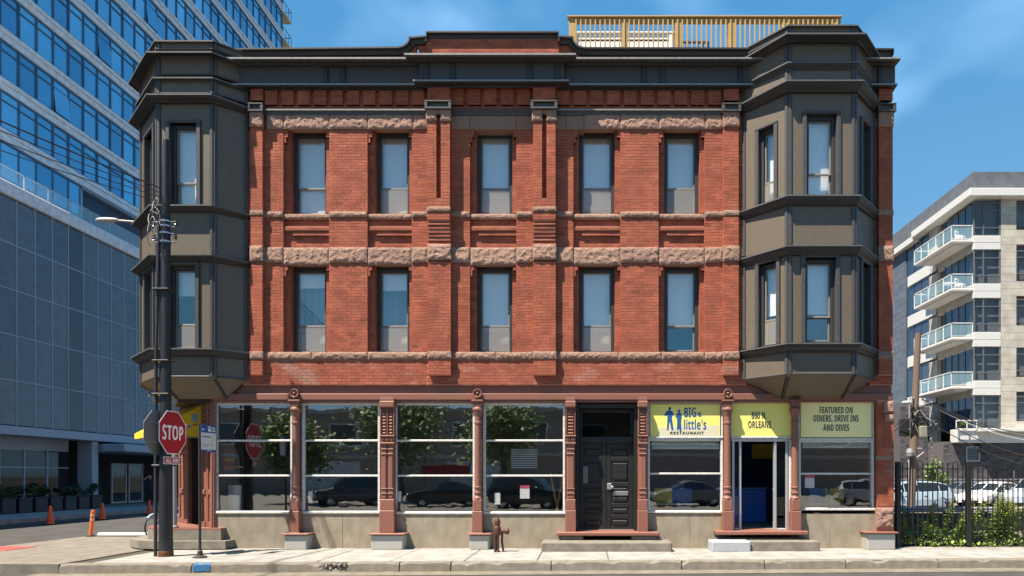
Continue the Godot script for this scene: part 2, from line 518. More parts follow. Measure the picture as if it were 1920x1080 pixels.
func rock(w: float, h: float, d: float, tone := 1.0) -> MB:
	# a rock-faced stone: pitched edges, a rough bulging front; origin at its lower left back corner
	var b := MB.new()
	var nx := maxi(3, int(w / 0.032)); var ny := maxi(3, int(h / 0.032))
	var f := FastNoiseLite.new()
	f.seed = rng.randi() % 9999; f.frequency = 6.0; f.fractal_octaves = 4
	var g := []
	for j in ny + 1:
		var row := []
		for i in nx + 1:
			var u := float(i) / nx; var v := float(j) / ny
			var edge := minf(minf(u * w, (1.0 - u) * w), minf(v * h, (1.0 - v) * h)) / 0.05
			var z := d * (0.35 + clampf(edge, 0, 1) * 0.30 + f.get_noise_2d(u * w, v * h) * 0.30 * clampf(edge, 0.25, 1.0))
			var e := i == 0 or j == 0 or i == nx or j == ny
			var x := u * w + (0.0 if i == 0 or i == nx else rng.randf_range(-0.011, 0.011))
			var y := v * h + (0.0 if j == 0 or j == ny else rng.randf_range(-0.010, 0.010))
			if e: y += rng.randf_range(-0.006, 0.004) if j == 0 or j == ny else 0.0
			row.append(Vector3(x, y, maxf(z, d * 0.12)))
		g.append(row)
	var base := Color(0.47, 0.315, 0.245) * tone
	for j in ny:
		for i in nx:
			b.col = jit(base, 0.10)
			if (i + j) % 2: b.tri(g[j][i], g[j][i + 1], g[j + 1][i + 1]); b.tri(g[j][i], g[j + 1][i + 1], g[j + 1][i])
			else: b.tri(g[j][i], g[j][i + 1], g[j + 1][i]); b.tri(g[j][i + 1], g[j + 1][i + 1], g[j + 1][i])
	b.col = base
	for i in nx:
		b.quad(Vector3(g[0][i].x, g[0][i].y, -0.05), Vector3(g[0][i + 1].x, g[0][i + 1].y, -0.05), g[0][i + 1], g[0][i])
		b.quad(Vector3(g[ny][i + 1].x, g[ny][i + 1].y, -0.05), Vector3(g[ny][i].x, g[ny][i].y, -0.05), g[ny][i], g[ny][i + 1])
	for j in ny:
		b.quad(Vector3(0, g[j + 1][0].y, -0.05), Vector3(0, g[j][0].y, -0.05), g[j][0], g[j + 1][0])
		b.quad(Vector3(w, g[j][nx].y, -0.05), Vector3(w, g[j + 1][nx].y, -0.05), g[j + 1][nx], g[j][nx])
	return b

func stone(parent: Node, x0: float, x1: float, y0: float, y1: float, z: float, d: float, tone := 1.0) -> void:
	var o := put(rock(x1 - x0 - 0.012, y1 - y0 - 0.006, d, tone * rng.randf_range(0.9, 1.08)), "stone_block", M.stone, parent)
	o.position = Vector3(x0 + 0.006, y0 + 0.003, z)

func sweep(b: MB, poly: Array, prof: Array, wall_ends := true) -> void:
	# a moulding: profile points (out, height) carried along a line (x, z) with mitred corners
	var n := poly.size()
	var nrm := []
	for i in n - 1:
		var d: Vector2 = (poly[i + 1] - poly[i]).normalized()
		nrm.append(Vector2(d.y, -d.x) * -1.0 if false else Vector2(-d.y, d.x))
	var mit := []
	for i in n:
		if i == 0 or i == n - 1:
			var q: Vector2 = nrm[0] if i == 0 else nrm[n - 2]
			if wall_ends and absf(q.x) > 0.2: mit.append(Vector2(signf(q.x) * minf(1.0 / absf(q.x), 0.85), 0))
			else: mit.append(q)
		else:
			mit.append((nrm[i - 1] + nrm[i]) / (1.0 + nrm[i - 1].dot(nrm[i])))
	for i in n - 1:
		for k in prof.size() - 1:
			var p: Vector2 = prof[k]; var q: Vector2 = prof[k + 1]
			var a: Vector2 = poly[i] + mit[i] * p.x; var c: Vector2 = poly[i + 1] + mit[i + 1] * p.x
			var e: Vector2 = poly[i + 1] + mit[i + 1] * q.x; var g: Vector2 = poly[i] + mit[i] * q.x
			b.quad(Vector3(a.x, p.y, a.y), Vector3(c.x, p.y, c.y), Vector3(e.x, q.y, e.y), Vector3(g.x, q.y, g.y))
	for side in [0, n - 1]:
		# close the ends
		var m: Vector2 = mit[side]
		for k in range(1, prof.size() - 1):
			var pts := []
			for w in [prof[0], prof[k], prof[k + 1]]:
				var a: Vector2 = poly[side] + m * w.x
				pts.append(Vector3(a.x, w.y, a.y))
			b.tri(pts[0], pts[1], pts[2])

func window(parent: Node, called: String, tr: Transform3D, w: float, h: float, rail: float, opt := {}) -> MeshInstance3D:
	# a sash window in an opening w by h; origin at the middle of the sill, z outwards; rail: height of the meeting rail
	var f := MB.new(); f.t = tr
	var c: float = opt.get("casing", 0.068)
	var zf: float = opt.get("z", -0.02)
	f.bev(-w / 2, -w / 2 + c, 0, h, zf - 0.16, zf, 0.008); f.bev(w / 2 - c, w / 2, 0, h, zf - 0.16, zf, 0.008)
	f.bev(-w / 2 + c, w / 2 - c, h - c * 1.3, h, zf - 0.16, zf - 0.004, 0.008); f.bev(-w / 2 + c, w / 2 - c, 0, 0.045, zf - 0.16, zf + 0.012, 0.008)
	var o := put(f, called, M.window_metal, parent)
	var s := MB.new(); s.t = tr
	var a := w / 2 - c; var k := 0.035
	var zu := zf - 0.06; var zl := zf - 0.095
	var top := h - c * 1.3
	for sx in [-1.0, 1.0]:
		s.bev(minf(sx * a, sx * (a - k)), maxf(sx * a, sx * (a - k)), rail - 0.02, top, zu - 0.03, zu, 0.005)
		s.bev(minf(sx * a, sx * (a - k)), maxf(sx * a, sx * (a - k)), 0.045, rail - 0.02, zl - 0.03, zl, 0.005)
	s.bev(-a + k, a - k, top - k, top, zu - 0.03, zu, 0.005); s.bev(-a, a, rail - 0.025, rail + 0.02, zu - 0.035, zu + 0.006, 0.006)
	s.bev(-a + k, a - k, 0.045, 0.045 + k * 1.3, zl - 0.03, zl, 0.005)
	put(s, "sash", M.sash_metal, o)
	for up in [true, false]:
		var g := MB.new()
		var y0 := rail if up else 0.05; var y1 := top if up else rail
		var tl := rng.randf_range(-0.004, 0.004); var tv := rng.randf_range(-0.004, 0.004)
		var z := (zu if up else zl) - 0.015
		g.t = tr * Transform3D(Basis.from_euler(Vector3(tl, tv, 0)), Vector3(0, (y0 + y1) / 2, z))
		var hh := (y1 - y0) / 2
		g.quad(Vector3(-a + k * 0.6, -hh, 0), Vector3(a - k * 0.6, -hh, 0), Vector3(a - k * 0.6, hh, 0), Vector3(-a + k * 0.6, hh, 0))
		put(g, "pane", M.pane, o)
		g.t = g.t * Transform3D(Basis(), Vector3(0, 0, -0.014))
		var g2 := MB.new(); g2.t = g.t
		g2.quad(Vector3(-a + k * 0.6, -hh, 0), Vector3(a - k * 0.6, -hh, 0), Vector3(a - k * 0.6, hh, 0), Vector3(-a + k * 0.6, hh, 0))
		put(g2, "coated_pane", M.coated_pane, o)
	var bl: float = opt.get("blind", 1.0)
	if bl > 0.0:
		var q := MB.new(); q.t = tr
		var yb := lerpf(top, 0.05, bl)
		q.col = opt.get("blind_col", Color(0.90, 0.90, 0.89))
		var zb := zf - 0.20
		var n := int(opt.get("slats", 0))
		if n > 0:
			for i in n:
				var y := lerpf(yb, top, (i + 0.5) / n)
				var th := (top - yb) / n
				q.box(-a - 0.06, a + 0.06, y - th * 0.47, y + th * 0.40, zb - 0.004 - (i % 2) * 0.002, zb + (i % 2) * 0.002)
		else:
			# a roller blind, a little wavy
			var m := 6
			for i in m:
				var xa := lerpf(-a - 0.06, a + 0.06, float(i) / m); var xb := lerpf(-a - 0.06, a + 0.06, float(i + 1) / m)
				var za := zb + sin(i * 1.7) * 0.006; var zc := zb + sin((i + 1) * 1.7) * 0.006
				q.quad(Vector3(xa, yb, za), Vector3(xb, yb, zc), Vector3(xb, top + 0.25, zc), Vector3(xa, top + 0.25, za))
			q.box(-a - 0.06, a + 0.06, yb - 0.02, yb + 0.01, zb - 0.012, zb + 0.012)
		put(q, "blind", M.cloth, o)
	if opt.get("screen", true):
		var e := MB.new(); e.t = tr
		e.quad(Vector3(-a, 0.05, zf - 0.045), Vector3(a, 0.05, zf - 0.045), Vector3(a, rail - 0.03, zf - 0.045), Vector3(-a, rail - 0.03, zf - 0.045))
		put(e, "insect_screen", M.insect_mesh, o)
	return o

func build_brick_building() -> void:
	stain.seed = 12; stain.frequency = 0.018; stain.fractal_octaves = 4
	var B := thing("brick_building", "red brick corner building of three storeys with dark metal bay windows", "building")
	var rec := [[-7.112, -6.037], [-5.138, -4.1], [-2.737, -1.65], [-0.312, 0.787], [1.688, 2.763]]
	var opn := [[-6.99, -6.146], [-5.0, -4.181], [-2.607, -1.751], [-0.189, 0.667], [1.826, 2.67]]
	var hi0 := 7.899; var hi1 := 9.876; var lo0 := 4.624; var lo1 := 6.677
	var xl := -8.062; var xr := 7.175
	var ybot := 3.828; var ytop := 12.102
	# --- masonry core with the window openings, in mortar ---
	var core := MB.new()
	var xs := [xl]
	for o in opn: xs.append(o[0]); xs.append(o[1])
	xs.append(xr)
	var zb := -0.126; var zk := -0.50
	for i in range(0, xs.size(), 2):
		core.box(xs[i], xs[i + 1], ybot, 10.79, zk, zb)
	for o in opn:
		core.box(o[0], o[1], ybot, lo0 - 0.01, zk, zb - 0.003); core.box(o[0], o[1], lo1, hi0 - 0.01, zk, zb - 0.003); core.box(o[0], o[1], hi1, 10.79, zk, zb - 0.003)
	core.box(xl, xr, 10.79 + 0.002, 11.602, zk, zb - 0.001)
	core.box(-3.938, -0.4, 11.602 + 0.002, 12.027, zk, zb - 0.002)
	# thickening behind the full-depth strips
	put(core, "wall", M.mortar, B)
	var y_d0 := 4.428; var y_d1 := 4.603   # lower sill course
	var y_c0 := 6.69; var y_c1 := 7.053   # middle stone course
	var y_b0 := 7.765; var y_b1 := 7.89   # upper sill course
	var y_a0 := 9.815; var y_a1 := 10.178   # top stone course
	var y_m0 := 10.178; var y_m1 := 10.315   # dark string moulding
	var y_t := 10.852
	var strips := [[-8.062, -7.875], [-7.6, -7.112], [-6.037, -5.138], [-4.1, -3.712], [-3.188, -2.737], [-1.65, -1.25], [-0.725, -0.312], [0.787, 1.688], [2.763, 3.212], [3.562, 6.85]]
	for s in strips:
		var far: bool = s[0] > 3.5
		for y in [[y_d1, y_c0], [y_c1, y_b0], [y_b1, y_a0]]:
			if far:
				lay(s[0], s[0] + 0.35, y[0], y[1], 0.0, 0.12); lay(6.25, s[1], y[0], y[1], 0.0, 0.12)
			else:
				lay(s[0], s[1], y[0], y[1], 0.0, 0.12)
	# below the lower sills: one long plain field between pilasters
	for s in [[-8.062, -3.712], [-3.712, -3.188], [-3.188, -1.25], [-1.25, -0.725], [-0.725, 3.75], [6.625, xr]]:
		lay(s[0], s[1], ybot, y_d0, 0.0, 0.12)
	# spandrels in the recesses with their two corbelled ledges
	for r in rec:
		lay(r[0], r[1], y_c1, y_b0, -0.108, 0.02)
		lay(r[0] + 0.01, r[1] - 0.004, 7.465, 7.565, -0.03, 0.09)
		lay(r[0] + 0.20, r[1] - 0.004, 7.352, 7.453, -0.055, 0.065)
		for top in [y_a0, y_c0]:
			lay(r[0], r[0] + 0.10, top - 0.17, top, -0.01, 0.11); lay(r[1] - 0.07, r[1], top - 0.17, top, -0.012, 0.10)
			lay(r[0], r[0] + 0.055, top - 0.30, top - 0.17, -0.014, 0.10)
	# window jambs inside the recess
	for i in 5:
		for y in [[lo0, lo1], [hi0, hi1]]:
			lay(rec[i][0], opn[i][0], y[0], y[1], -0.108, 0.02); lay(opn[i][1], rec[i][1], y[0], y[1], -0.108, 0.02)
	# brick reveals of the openings (the returns run into the wall)
	var rev := MB.new()
	for i in 5:
		for y in [[lo0, lo1], [hi0, hi1]]:
			var yy: float = y[0]
			while yy < y[1] - 0.02:
				rev.col = jit(BRICK, 0.12)
				rev.box(opn[i][0] - 0.01, opn[i][0] + 0.005, yy, yy + CH - 0.008, -0.42, -0.128)
				rev.box(opn[i][1] - 0.005, opn[i][1] + 0.01, yy, yy + CH - 0.008, -0.42, -0.128)
				yy += CH
	put(rev, "reveal_bricks", M.brick, B, "", "", "", "stuff")
	# pilasters
	for p in [[-7.821, -7.548], [3.19, 3.538], [6.803, 7.126]]:
		for y in [[4.049, y_d0], [y_d1, y_c0], [y_c1, y_b0], [y_b1, 9.852], [10.44, y_t]]:
			lay(p[0], p[1], y[0], y[1], 0.11, 0.23)
		stone(B, p[0] - 0.02, p[1] + 0.02, 9.814, 10.199, 0.12, 0.06)
		stone(B, p[0] - 0.02, p[1] + 0.02, y_b0, y_b1, 0.11, 0.04); stone(B, p[0] - 0.02, p[1] + 0.02, y_c0, y_c1, 0.11, 0.07); stone(B, p[0] - 0.02, p[1] + 0.02, y_d0, y_d1, 0.11, 0.05)
	for p in [[-3.685, -3.164], [-1.241, -0.72]]:
		var w: float = p[1] - p[0]
		for y in [[4.047, y_d0], [y_d1, y_c0], [y_c1, 7.124]]:
			lay(p[0], p[1], y[0], y[1], 0.12, 0.24)
		# ribbed corbel: each second course steps out
		for k in 6:
			var ya := 7.124 + k * 0.0865
			lay(p[0], p[1], ya, ya + 0.042, 0.12 + k * 0.014, 0.2); lay(p[0] + 0.004, p[1] - 0.004, ya + 0.042, ya + 0.088, 0.135 + k * 0.016, 0.2)
		# upper shaft split by a deep slot
		lay(p[0], p[1], 7.627, 7.812, 0.22, 0.3); lay(p[0], p[1], 7.924, 8.121, 0.22, 0.3)
		lay(p[0], p[0] + w * 0.40, 8.121, 9.899, 0.22, 0.3); lay(p[0] + w * 0.60, p[1], 8.121, 9.899, 0.22, 0.3)
		lay(p[0] + w * 0.40, p[0] + w * 0.60, 8.121, 9.899, 0.08, 0.1)
		lay(p[0], p[1], 10.331, y_t, 0.2, 0.3)
		stone(B, p[0] - 0.03, p[0] + w * 0.42, 9.899, 10.182, 0.22, 0.06); stone(B, p[0] + w * 0.58, p[1] + 0.03, 9.899, 10.182, 0.22, 0.06)
		stone(B, p[0] + w * 0.40, p[0] + w * 0.60, 10.071, 10.182, 0.21, 0.05)
		stone(B, p[0] - 0.02, p[1] + 0.02, 7.812, 7.924, 0.22, 0.05); stone(B, p[0] - 0.02, p[1] + 0.02, y_c0 + 0.03, y_c1 + 0.03, 0.12, 0.08); stone(B, p[0] - 0.02, p[1] + 0.02, y_d0, y_d1, 0.12, 0.05)
	# stone courses between the pilasters
	for s in [[-7.6, -7.112], [-6.037, -5.138], [-4.1, -3.712], [-3.188, -2.737], [-1.65, -1.25], [-0.725, -0.312], [0.787, 1.688], [2.763, 3.212], [3.562, 3.663], [6.75, 6.85]]:
		stone(B, s[0], s[1], y_b0, y_b1, 0.01, 0.06); stone(B, s[0], s[1], y_c0, y_c1, 0.0, 0.075)
	for r in rec:
		stone(B, r[0], r[1], y_b0 - 0.03, y_b1 - 0.04, -0.05, 0.06); stone(B, r[0], r[1], y_c0 - 0.05, y_c1, -0.02, 0.07)
	for s in [[-7.6, -6.438], [-6.438, -5.125], [-5.125, -3.712], [-3.188, -2.125], [-2.125, -1.25], [-0.725, 0.75], [0.75, 1.75], [1.75, 2.763], [2.763, 3.212], [6.75, 6.85]]:
		stone(B, s[0], s[1], y_d0, y_d1, 0.0, 0.07)
	for s in [[-7.5, -7.088], [-7.088, -6.025], [-6.025, -5.125], [-5.125, -4.062], [-4.062, -3.712], [-0.062, 0.787], [0.787, 1.688], [1.688, 2.775], [2.775, 3.212]]:
		stone(B, s[0], s[1], y_a0, y_a1, 0.0, 0.075)
	for s in [[-3.188, -2.737], [-2.737, -1.65], [-1.65, -1.25], [-0.725, -0.5], [-0.5, -0.062]]:
		# dressed, smooth stones of the centre
		var sm := MB.new()
		sm.col = jit(Color(0.46, 0.31, 0.24), 0.06)
		sm.bev(s[0] + 0.004, s[1] - 0.004, y_a0, y_a1, -0.3, 0.02, 0.008)
		put(sm, "smooth_stone", M.stone, B)
	# brick frieze of small raised panels under the cornice
	for g in [[-7.537, -3.712, 10], [-3.188, -1.25, 5], [-0.725, 3.212, 10]]:
		lay(g[0], g[1], 10.315, y_t, 0.0, 0.12)
		var wd: float = (g[1] - g[0]) / g[2]
		for i in int(g[2]):
			lay(g[0] + i * wd + 0.02, g[0] + (i + 1) * wd - 0.075, 10.365, 10.752, 0.06, 0.07)
	lay(6.75, 6.85, 10.315, y_t, 0.0, 0.12)
	# parapet bricks
	lay(-8.062, -3.75, 10.852, 11.627, 0.0, 0.12); lay(-0.65, 7.175, 10.852, 11.627, 0.0, 0.12)
	lay(-3.938, -0.4, 11.627, 12.027, 0.0, 0.12); lay(-3.75, -0.65, 10.852, 12.027, 0.06, 0.18)
	# brickwork under the ogee ramps of the parapet
	for i in 8:
		var x := -4.438 + i * 0.055
		var rise := 0.04 + 0.22 * (1.0 - cos(minf(i * 0.055 / 0.28, 1.0) * PI / 2))
		lay(x, x + 0.056, 11.627, 11.627 - 0.12 + rise + (0.10 if i > 4 else 0.0), 0.0, 0.12)
		var x2 := -0.025 - i * 0.055
		lay(x2 - 0.056, x2, 11.627, 11.627 - 0.12 + rise + (0.08 if i > 4 else 0.0), 0.0, 0.12)
	# --- build the bricks: 300 as pieces of their own, the others joined ---
	var free := []
	var joined := MB.new()
	for q in laid:
		var full: bool = q[1] - q[0] > BL - 0.009 and q[3] - q[2] > CH - 0.009 and absf(q[5] - 0.12) < 0.001 and q[4] > -0.003
		if full and q[2] < y_d0 and q[2] > ybot - 0.1: free.append(q)
		else:
			joined.col = q[6]
			joined.box(q[0], q[1], q[2], q[3], q[4] - q[5], q[4], false)
	var eye := Vector3(0, 1.69, 16)
	free.sort_custom(func(a, b): return Vector3(a[0], a[2], a[4]).distance_squared_to(eye) < Vector3(b[0], b[2], b[4]).distance_squared_to(eye))
	var kinds := []
	for i in 10:
		var m := MB.new()
		var s := 0.84 + i * 0.029
		m.col = Color(BRICK.r * s, BRICK.g * s, BRICK.b * s)
		if i > 6: m.col = m.col.lerp(Color(0.50, 0.34, 0.28), (i - 6) * 0.12)
		m.box(0, BL - 0.008, 0, CH - 0.008, -0.12, 0, false)
		kinds.append([m.col, m.mesh()])
	for i in free.size():
		var q = free[i]
		if i < 300:
			var best := 0; var d0 := 9.0
			for k in 10:
				var kc: Color = kinds[k][0]
				var d := absf(kc.r - q[6].r) + absf(kc.g - q[6].g)
				if d < d0: d0 = d; best = k
			var o := put(kinds[best][1], "brick", M.brick, B)
			o.position = Vector3(q[0], q[2], q[4])
		else:
			joined.col = q[6]
			joined.box(q[0], q[1], q[2], q[3], q[4] - q[5], q[4], false)
	put(joined, "brickwork", M.brick, B, "", "", "", "stuff")
	put(bed, "mortar", M.mortar, B)
	# --- string moulding, main cornice and parapet cap ---
	var mould := MB.new()
	for s in [[-7.537, -3.712, 0.0], [-0.725, 3.212, 0.0], [-3.188, -1.25, 0.0]]:
		sweep(mould, [Vector2(s[0], 0.0), Vector2(s[1], 0.0)], [Vector2(0, 10.11), Vector2(0.05, 10.135), Vector2(0.06, 10.187), Vector2(0.10, 10.211), Vector2(0.10, 10.242), Vector2(0.0, 10.261)])
	for p in [[-7.821, -7.548, 0.11], [3.19, 3.538, 0.11], [6.803, 7.126, 0.11], [-3.685, -3.164, 0.22], [-1.241, -0.72, 0.22]]:
		# small framed box on each pilaster head
		var z: float = p[2]
		mould.box(p[0] - 0.02, p[1] + 0.02, 10.185, 10.358, -0.1, z + 0.03)
		mould.bev(p[0] - 0.05, p[1] + 0.05, 10.306, 10.343, -0.1, z + 0.09, 0.008); mould.bev(p[0] - 0.05, p[1] + 0.05, 10.145, 10.189, -0.1, z + 0.09, 0.008)
		mould.bev(p[0] - 0.05, p[0] + 0.02, 10.19, 10.305, -0.1, z + 0.085, 0.008); mould.bev(p[1] - 0.02, p[1] + 0.05, 10.19, 10.305, -0.1, z + 0.085, 0.008)
	put(mould, "string_moulding", M.trim_metal, B)
	var line := [Vector2(-8.25, 0.0), Vector2(-3.727, 0.0), Vector2(-3.727, 0.15), Vector2(-0.646, 0.15), Vector2(-0.646, 0.0), Vector2(7.175, 0.0)]
	var frieze := MB.new()
	sweep(frieze, line, [Vector2(0.02, 10.787), Vector2(0.12, 10.787), Vector2(0.12, 11.318), Vector2(0.0, 11.318)], false)
	put(frieze, "frieze", M.frieze_panel, B)
	var low := MB.new()
	sweep(low, line, [Vector2(0.0, 10.696), Vector2(0.06, 10.685), Vector2(0.08, 10.701), Vector2(0.22, 10.709), Vector2(0.24, 10.724), Vector2(0.24, 10.759), Vector2(0.12, 10.812)], false)
	put(low, "lower_moulding", M.dark_metal, B)
	var crown := MB.new()
	sweep(crown, line, [Vector2(0.12, 11.219), Vector2(0.17, 11.214), Vector2(0.22, 11.233), Vector2(0.36, 11.208), Vector2(0.40, 11.227), Vector2(0.40, 11.263), Vector2(0.0, 11.491)], false)
	put(crown, "crown_moulding", M.trim_metal, B)
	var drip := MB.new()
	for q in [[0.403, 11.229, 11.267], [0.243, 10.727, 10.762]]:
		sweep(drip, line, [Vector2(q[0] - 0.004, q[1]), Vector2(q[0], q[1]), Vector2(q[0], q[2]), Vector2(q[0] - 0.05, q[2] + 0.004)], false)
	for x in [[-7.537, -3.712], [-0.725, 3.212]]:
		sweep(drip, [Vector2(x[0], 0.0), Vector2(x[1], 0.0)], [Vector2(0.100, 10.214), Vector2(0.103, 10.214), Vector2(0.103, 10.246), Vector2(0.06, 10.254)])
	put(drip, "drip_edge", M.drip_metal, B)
	for d in [[-6.11, -6.011, 0.0], [-5.715, -5.604, 0.0], [-3.765, -3.629, 0.15], [-3.123, -3.024, 0.15], [-1.358, -1.247, 0.15], [-0.728, -0.617, 0.15], [1.271, 1.383, 0.0], [1.691, 1.802, 0.0], [3.518, 3.629, 0.0], [6.764, 6.851, 0.0]]:
		var m := MB.new()
		m.bev(d[0], d[1], 10.787, 11.244, 0.1 + d[2], 0.165 + d[2], 0.01)
		m.bev(d[0] - 0.02, d[1] + 0.02, 10.775, 10.849, 0.1 + d[2], 0.24 + d[2], 0.01)
		put(m, "frieze_bracket", M.dark_metal, B)
	# parapet cap with its ogee ramps up to the raised centre
	var cap := MB.new()
	var yl := 11.627; var yc := 12.025
	var path := [Vector2(-8.25, yl), Vector2(-4.41, yl + 0.04)]
	for i in 7:
		var a := PI / 2 * i / 6.0
		path.append(Vector2(-4.41 + 0.28 * sin(a), yl + 0.04 + 0.22 * (1.0 - cos(a))))
	path.append(Vector2(-4.099, yc - 0.13)); path.append(Vector2(-3.739, yc - 0.10))
	var cap2 := [Vector2(-3.727, yc), Vector2(-0.658, yc)]
	var cap3 := [Vector2(-0.646, yc - 0.10), Vector2(-0.323, yc - 0.12)]
	for i in 7:
		var a := PI / 2 * (6 - i) / 6.0
		cap3.append(Vector2(-0.025 - 0.28 * sin(a), yl + 0.03 + 0.22 * (1.0 - cos(a))))
	cap3.append(Vector2(7.13, yl))
	for c in [path, cap2, cap3]:
		for i in c.size() - 1:
			var a: Vector2 = c[i]; var b: Vector2 = c[i + 1]
			var d := (b - a).normalized(); var nn := Vector2(-d.y, d.x)
			for seg in [[0.0, 0.10, 0.02, 0.06], [0.06, 0.14, 0.0, 0.03], [0.10, 0.16, -0.02, 0.0]]:
				pass
			# cross-section (out, below): drip, cove, fillet
			var cs := [Vector2(0.02, -0.14), Vector2(0.06, -0.13), Vector2(0.09, -0.06), Vector2(0.16, -0.035), Vector2(0.16, 0.0), Vector2(-0.35, 0.0)]
			for k in cs.size() - 1:
				var p: Vector2 = cs[k]; var q: Vector2 = cs[k + 1]
				cap.quad(Vector3(a.x + nn.x * p.y, a.y + nn.y * p.y, p.x), Vector3(b.x + nn.x * p.y, b.y + nn.y * p.y, p.x), Vector3(b.x + nn.x * q.y, b.y + nn.y * q.y, q.x), Vector3(a.x + nn.x * q.y, a.y + nn.y * q.y, q.x))
	for e in [path[path.size() - 1], cap2[0], cap2[1], cap3[0], cap3[cap3.size() - 1]]:
		cap.box(e.x - 0.01, e.x + 0.01, e.y - 0.13, e.y - 0.002, -0.3, 0.15)
	put(cap, "parapet_cap", M.dark_metal, B)
	# --- upper windows ---
	for i in 5:
		var cx: float = (opn[i][0] + opn[i][1]) / 2; var w: float = opn[i][1] - opn[i][0]
		var o1 := {"z": -0.14, "casing": 0.088, "blind": [1.0, 0.96, 1.0, 0.90, 0.62][i], "blind_col": [Color(0.80, 0.79, 0.74), Color(0.86, 0.86, 0.85), Color(0.83, 0.84, 0.85), Color(0.85, 0.85, 0.83), Color(0.80, 0.82, 0.84)][i]}
		if i == 0: o1["screen"] = false
		window(B, "window", Transform3D(Basis(), Vector3(cx, hi0, -0.13)), w, hi1 - hi0, 8.562 - hi0, o1)
		var o2 := {"z": -0.14, "casing": 0.088, "blind": [0.17, 0.2, 0.72, 0.72, 0.68][i]}
		if i == 4: o2["screen"] = false
		window(B, "window", Transform3D(Basis(), Vector3(cx, lo0, -0.13)), w, lo1 - lo0, 5.272 - lo0, o2)
		if i < 2:
			# half drawn curtain in deep folds
			var cu := MB.new()
			for k in 16:
				var xa := lerpf(opn[i][0] - 0.1, opn[i][1] + 0.1, k / 16.0); var xb := lerpf(opn[i][0] - 0.1, opn[i][1] + 0.1, (k + 1) / 16.0)
				cu.col = jit(Color(0.20, 0.23, 0.22), 0.25)
				cu.quad(Vector3(xa, lo0, -0.62 + 0.035 * sin(k * 1.9)), Vector3(xb, lo0, -0.62 + 0.035 * sin((k + 1) * 1.9)), Vector3(xb, lo1 + 0.2, -0.62 + 0.03 * sin((k + 1) * 1.9 + 0.4)), Vector3(xa, lo1 + 0.2, -0.62 + 0.03 * sin(k * 1.9 + 0.4)))
			put(cu, "curtain", M.cloth, B)
		if i < 4:
			var lb := MB.new()
			lb.col = [Color(0.55, 0.54, 0.50), Color(0.80, 0.75, 0.62), Color(0.42, 0.42, 0.42), Color(0.60, 0.57, 0.52)][i]
			lb.box(opn[i][0] + 0.1, opn[i][1] - 0.1, lo0 + 0.06, 5.246, -0.50, -0.49)
			put(lb, "lower_shade", M.cloth, B)
	# --- unseen sides, roof and floors that keep the rooms dark ---
	var shell := MB.new()
	shell.col = Color(0.30, 0.09, 0.055)
	shell.box(7.02, 7.17, 0.0, 11.627, -14, -0.45); shell.box(-10.75, -10.6, 3.9, 11.627, -14, -1.7); shell.box(-10.75, -10.6, 0.0, 3.9, -14, -2.2); shell.box(-10.75, 7.17, 0.0, 11.627, -14.2, -14)
	put(shell, "side_wall", M.plain, B)
	var flo := MB.new()
	flo.col = Color(0.14, 0.13, 0.12)
	flo.box(-10.6, 7.02, 10.9, 11.05, -14, -0.51); flo.box(-10.6, 7.02, 7.35, 7.5, -14, -0.51); flo.box(-10.6, 7.02, 3.62, 3.80, -14, -0.51)
	flo.box(-10.6, 7.02, 3.8, 10.9, -5.0, -4.9)
	put(flo, "floor_slab", M.plain, B)
	build_storefront(B)
	build_bays(B)

func shop_window(parent: Node, x0: float, x1: float, y0: float, y1: float, bars: Array, z := -0.12, fw := 0.055) -> MeshInstance3D:
	var f := MB.new()
	f.bev(x0, x0 + fw, y0, y1, z - 0.08, z + 0.03, 0.008); f.bev(x1 - fw, x1, y0, y1, z - 0.08, z + 0.03, 0.008)
	f.bev(x0 + fw, x1 - fw, y1 - fw, y1, z - 0.08, z + 0.027, 0.008); f.bev(x0 - 0.02, x1 + 0.02, y0, y0 + 0.06, z - 0.08, z + 0.06, 0.012)
	for b in bars: f.bev(x0 + fw, x1 - fw, b - 0.022, b + 0.022, z - 0.06, z + 0.02, 0.008)
	var o := put(f, "shop_window", M.white_frame, parent)
	var ys := [y0 + 0.05]
	ys.append_array(bars); ys.append(y1 - fw * 0.8)
	for i in ys.size() - 1:
		var g := MB.new()
		var h: float = (ys[i + 1] - ys[i]) / 2; var w := (x1 - x0) / 2 - fw * 0.8
		g.t = Transform3D(Basis.from_euler(Vector3(rng.randf_range(-0.002, 0.002), rng.randf_range(-0.003, 0.003), 0)), Vector3((x0 + x1) / 2, (ys[i] + ys[i + 1]) / 2, z - 0.02))
		g.quad(Vector3(-w, -h, 0), Vector3(w, -h, 0), Vector3(w, h, 0), Vector3(-w, h, 0))
		put(g, "pane", M.shop_pane, o)
		var g2 := MB.new(); g2.t = g.t * Transform3D(Basis(), Vector3(0, 0, -0.016))
		g2.quad(Vector3(-w, -h, 0), Vector3(w, -h, 0), Vector3(w, h, 0), Vector3(-w, h, 0))
		put(g2, "coated_pane", M.coated_shop_pane, o)
	return o

func rosette(r: float) -> MB:
	var b := MB.new()
	b.t = Transform3D(Basis(Vector3.RIGHT, PI / 2), Vector3.ZERO)
	b.lathe([Vector2(r * 0.9, -0.05), Vector2(r, 0.0), Vector2(r, 0.03), Vector2(r * 0.9, 0.045), Vector2(r * 0.75, 0.04), Vector2(r * 0.62, 0.012), Vector2(r * 0.3, 0.012), Vector2(r * 0.26, 0.05), Vector2(r * 0.1, 0.065), Vector2(0.0, 0.068)], 24, false)
	return b

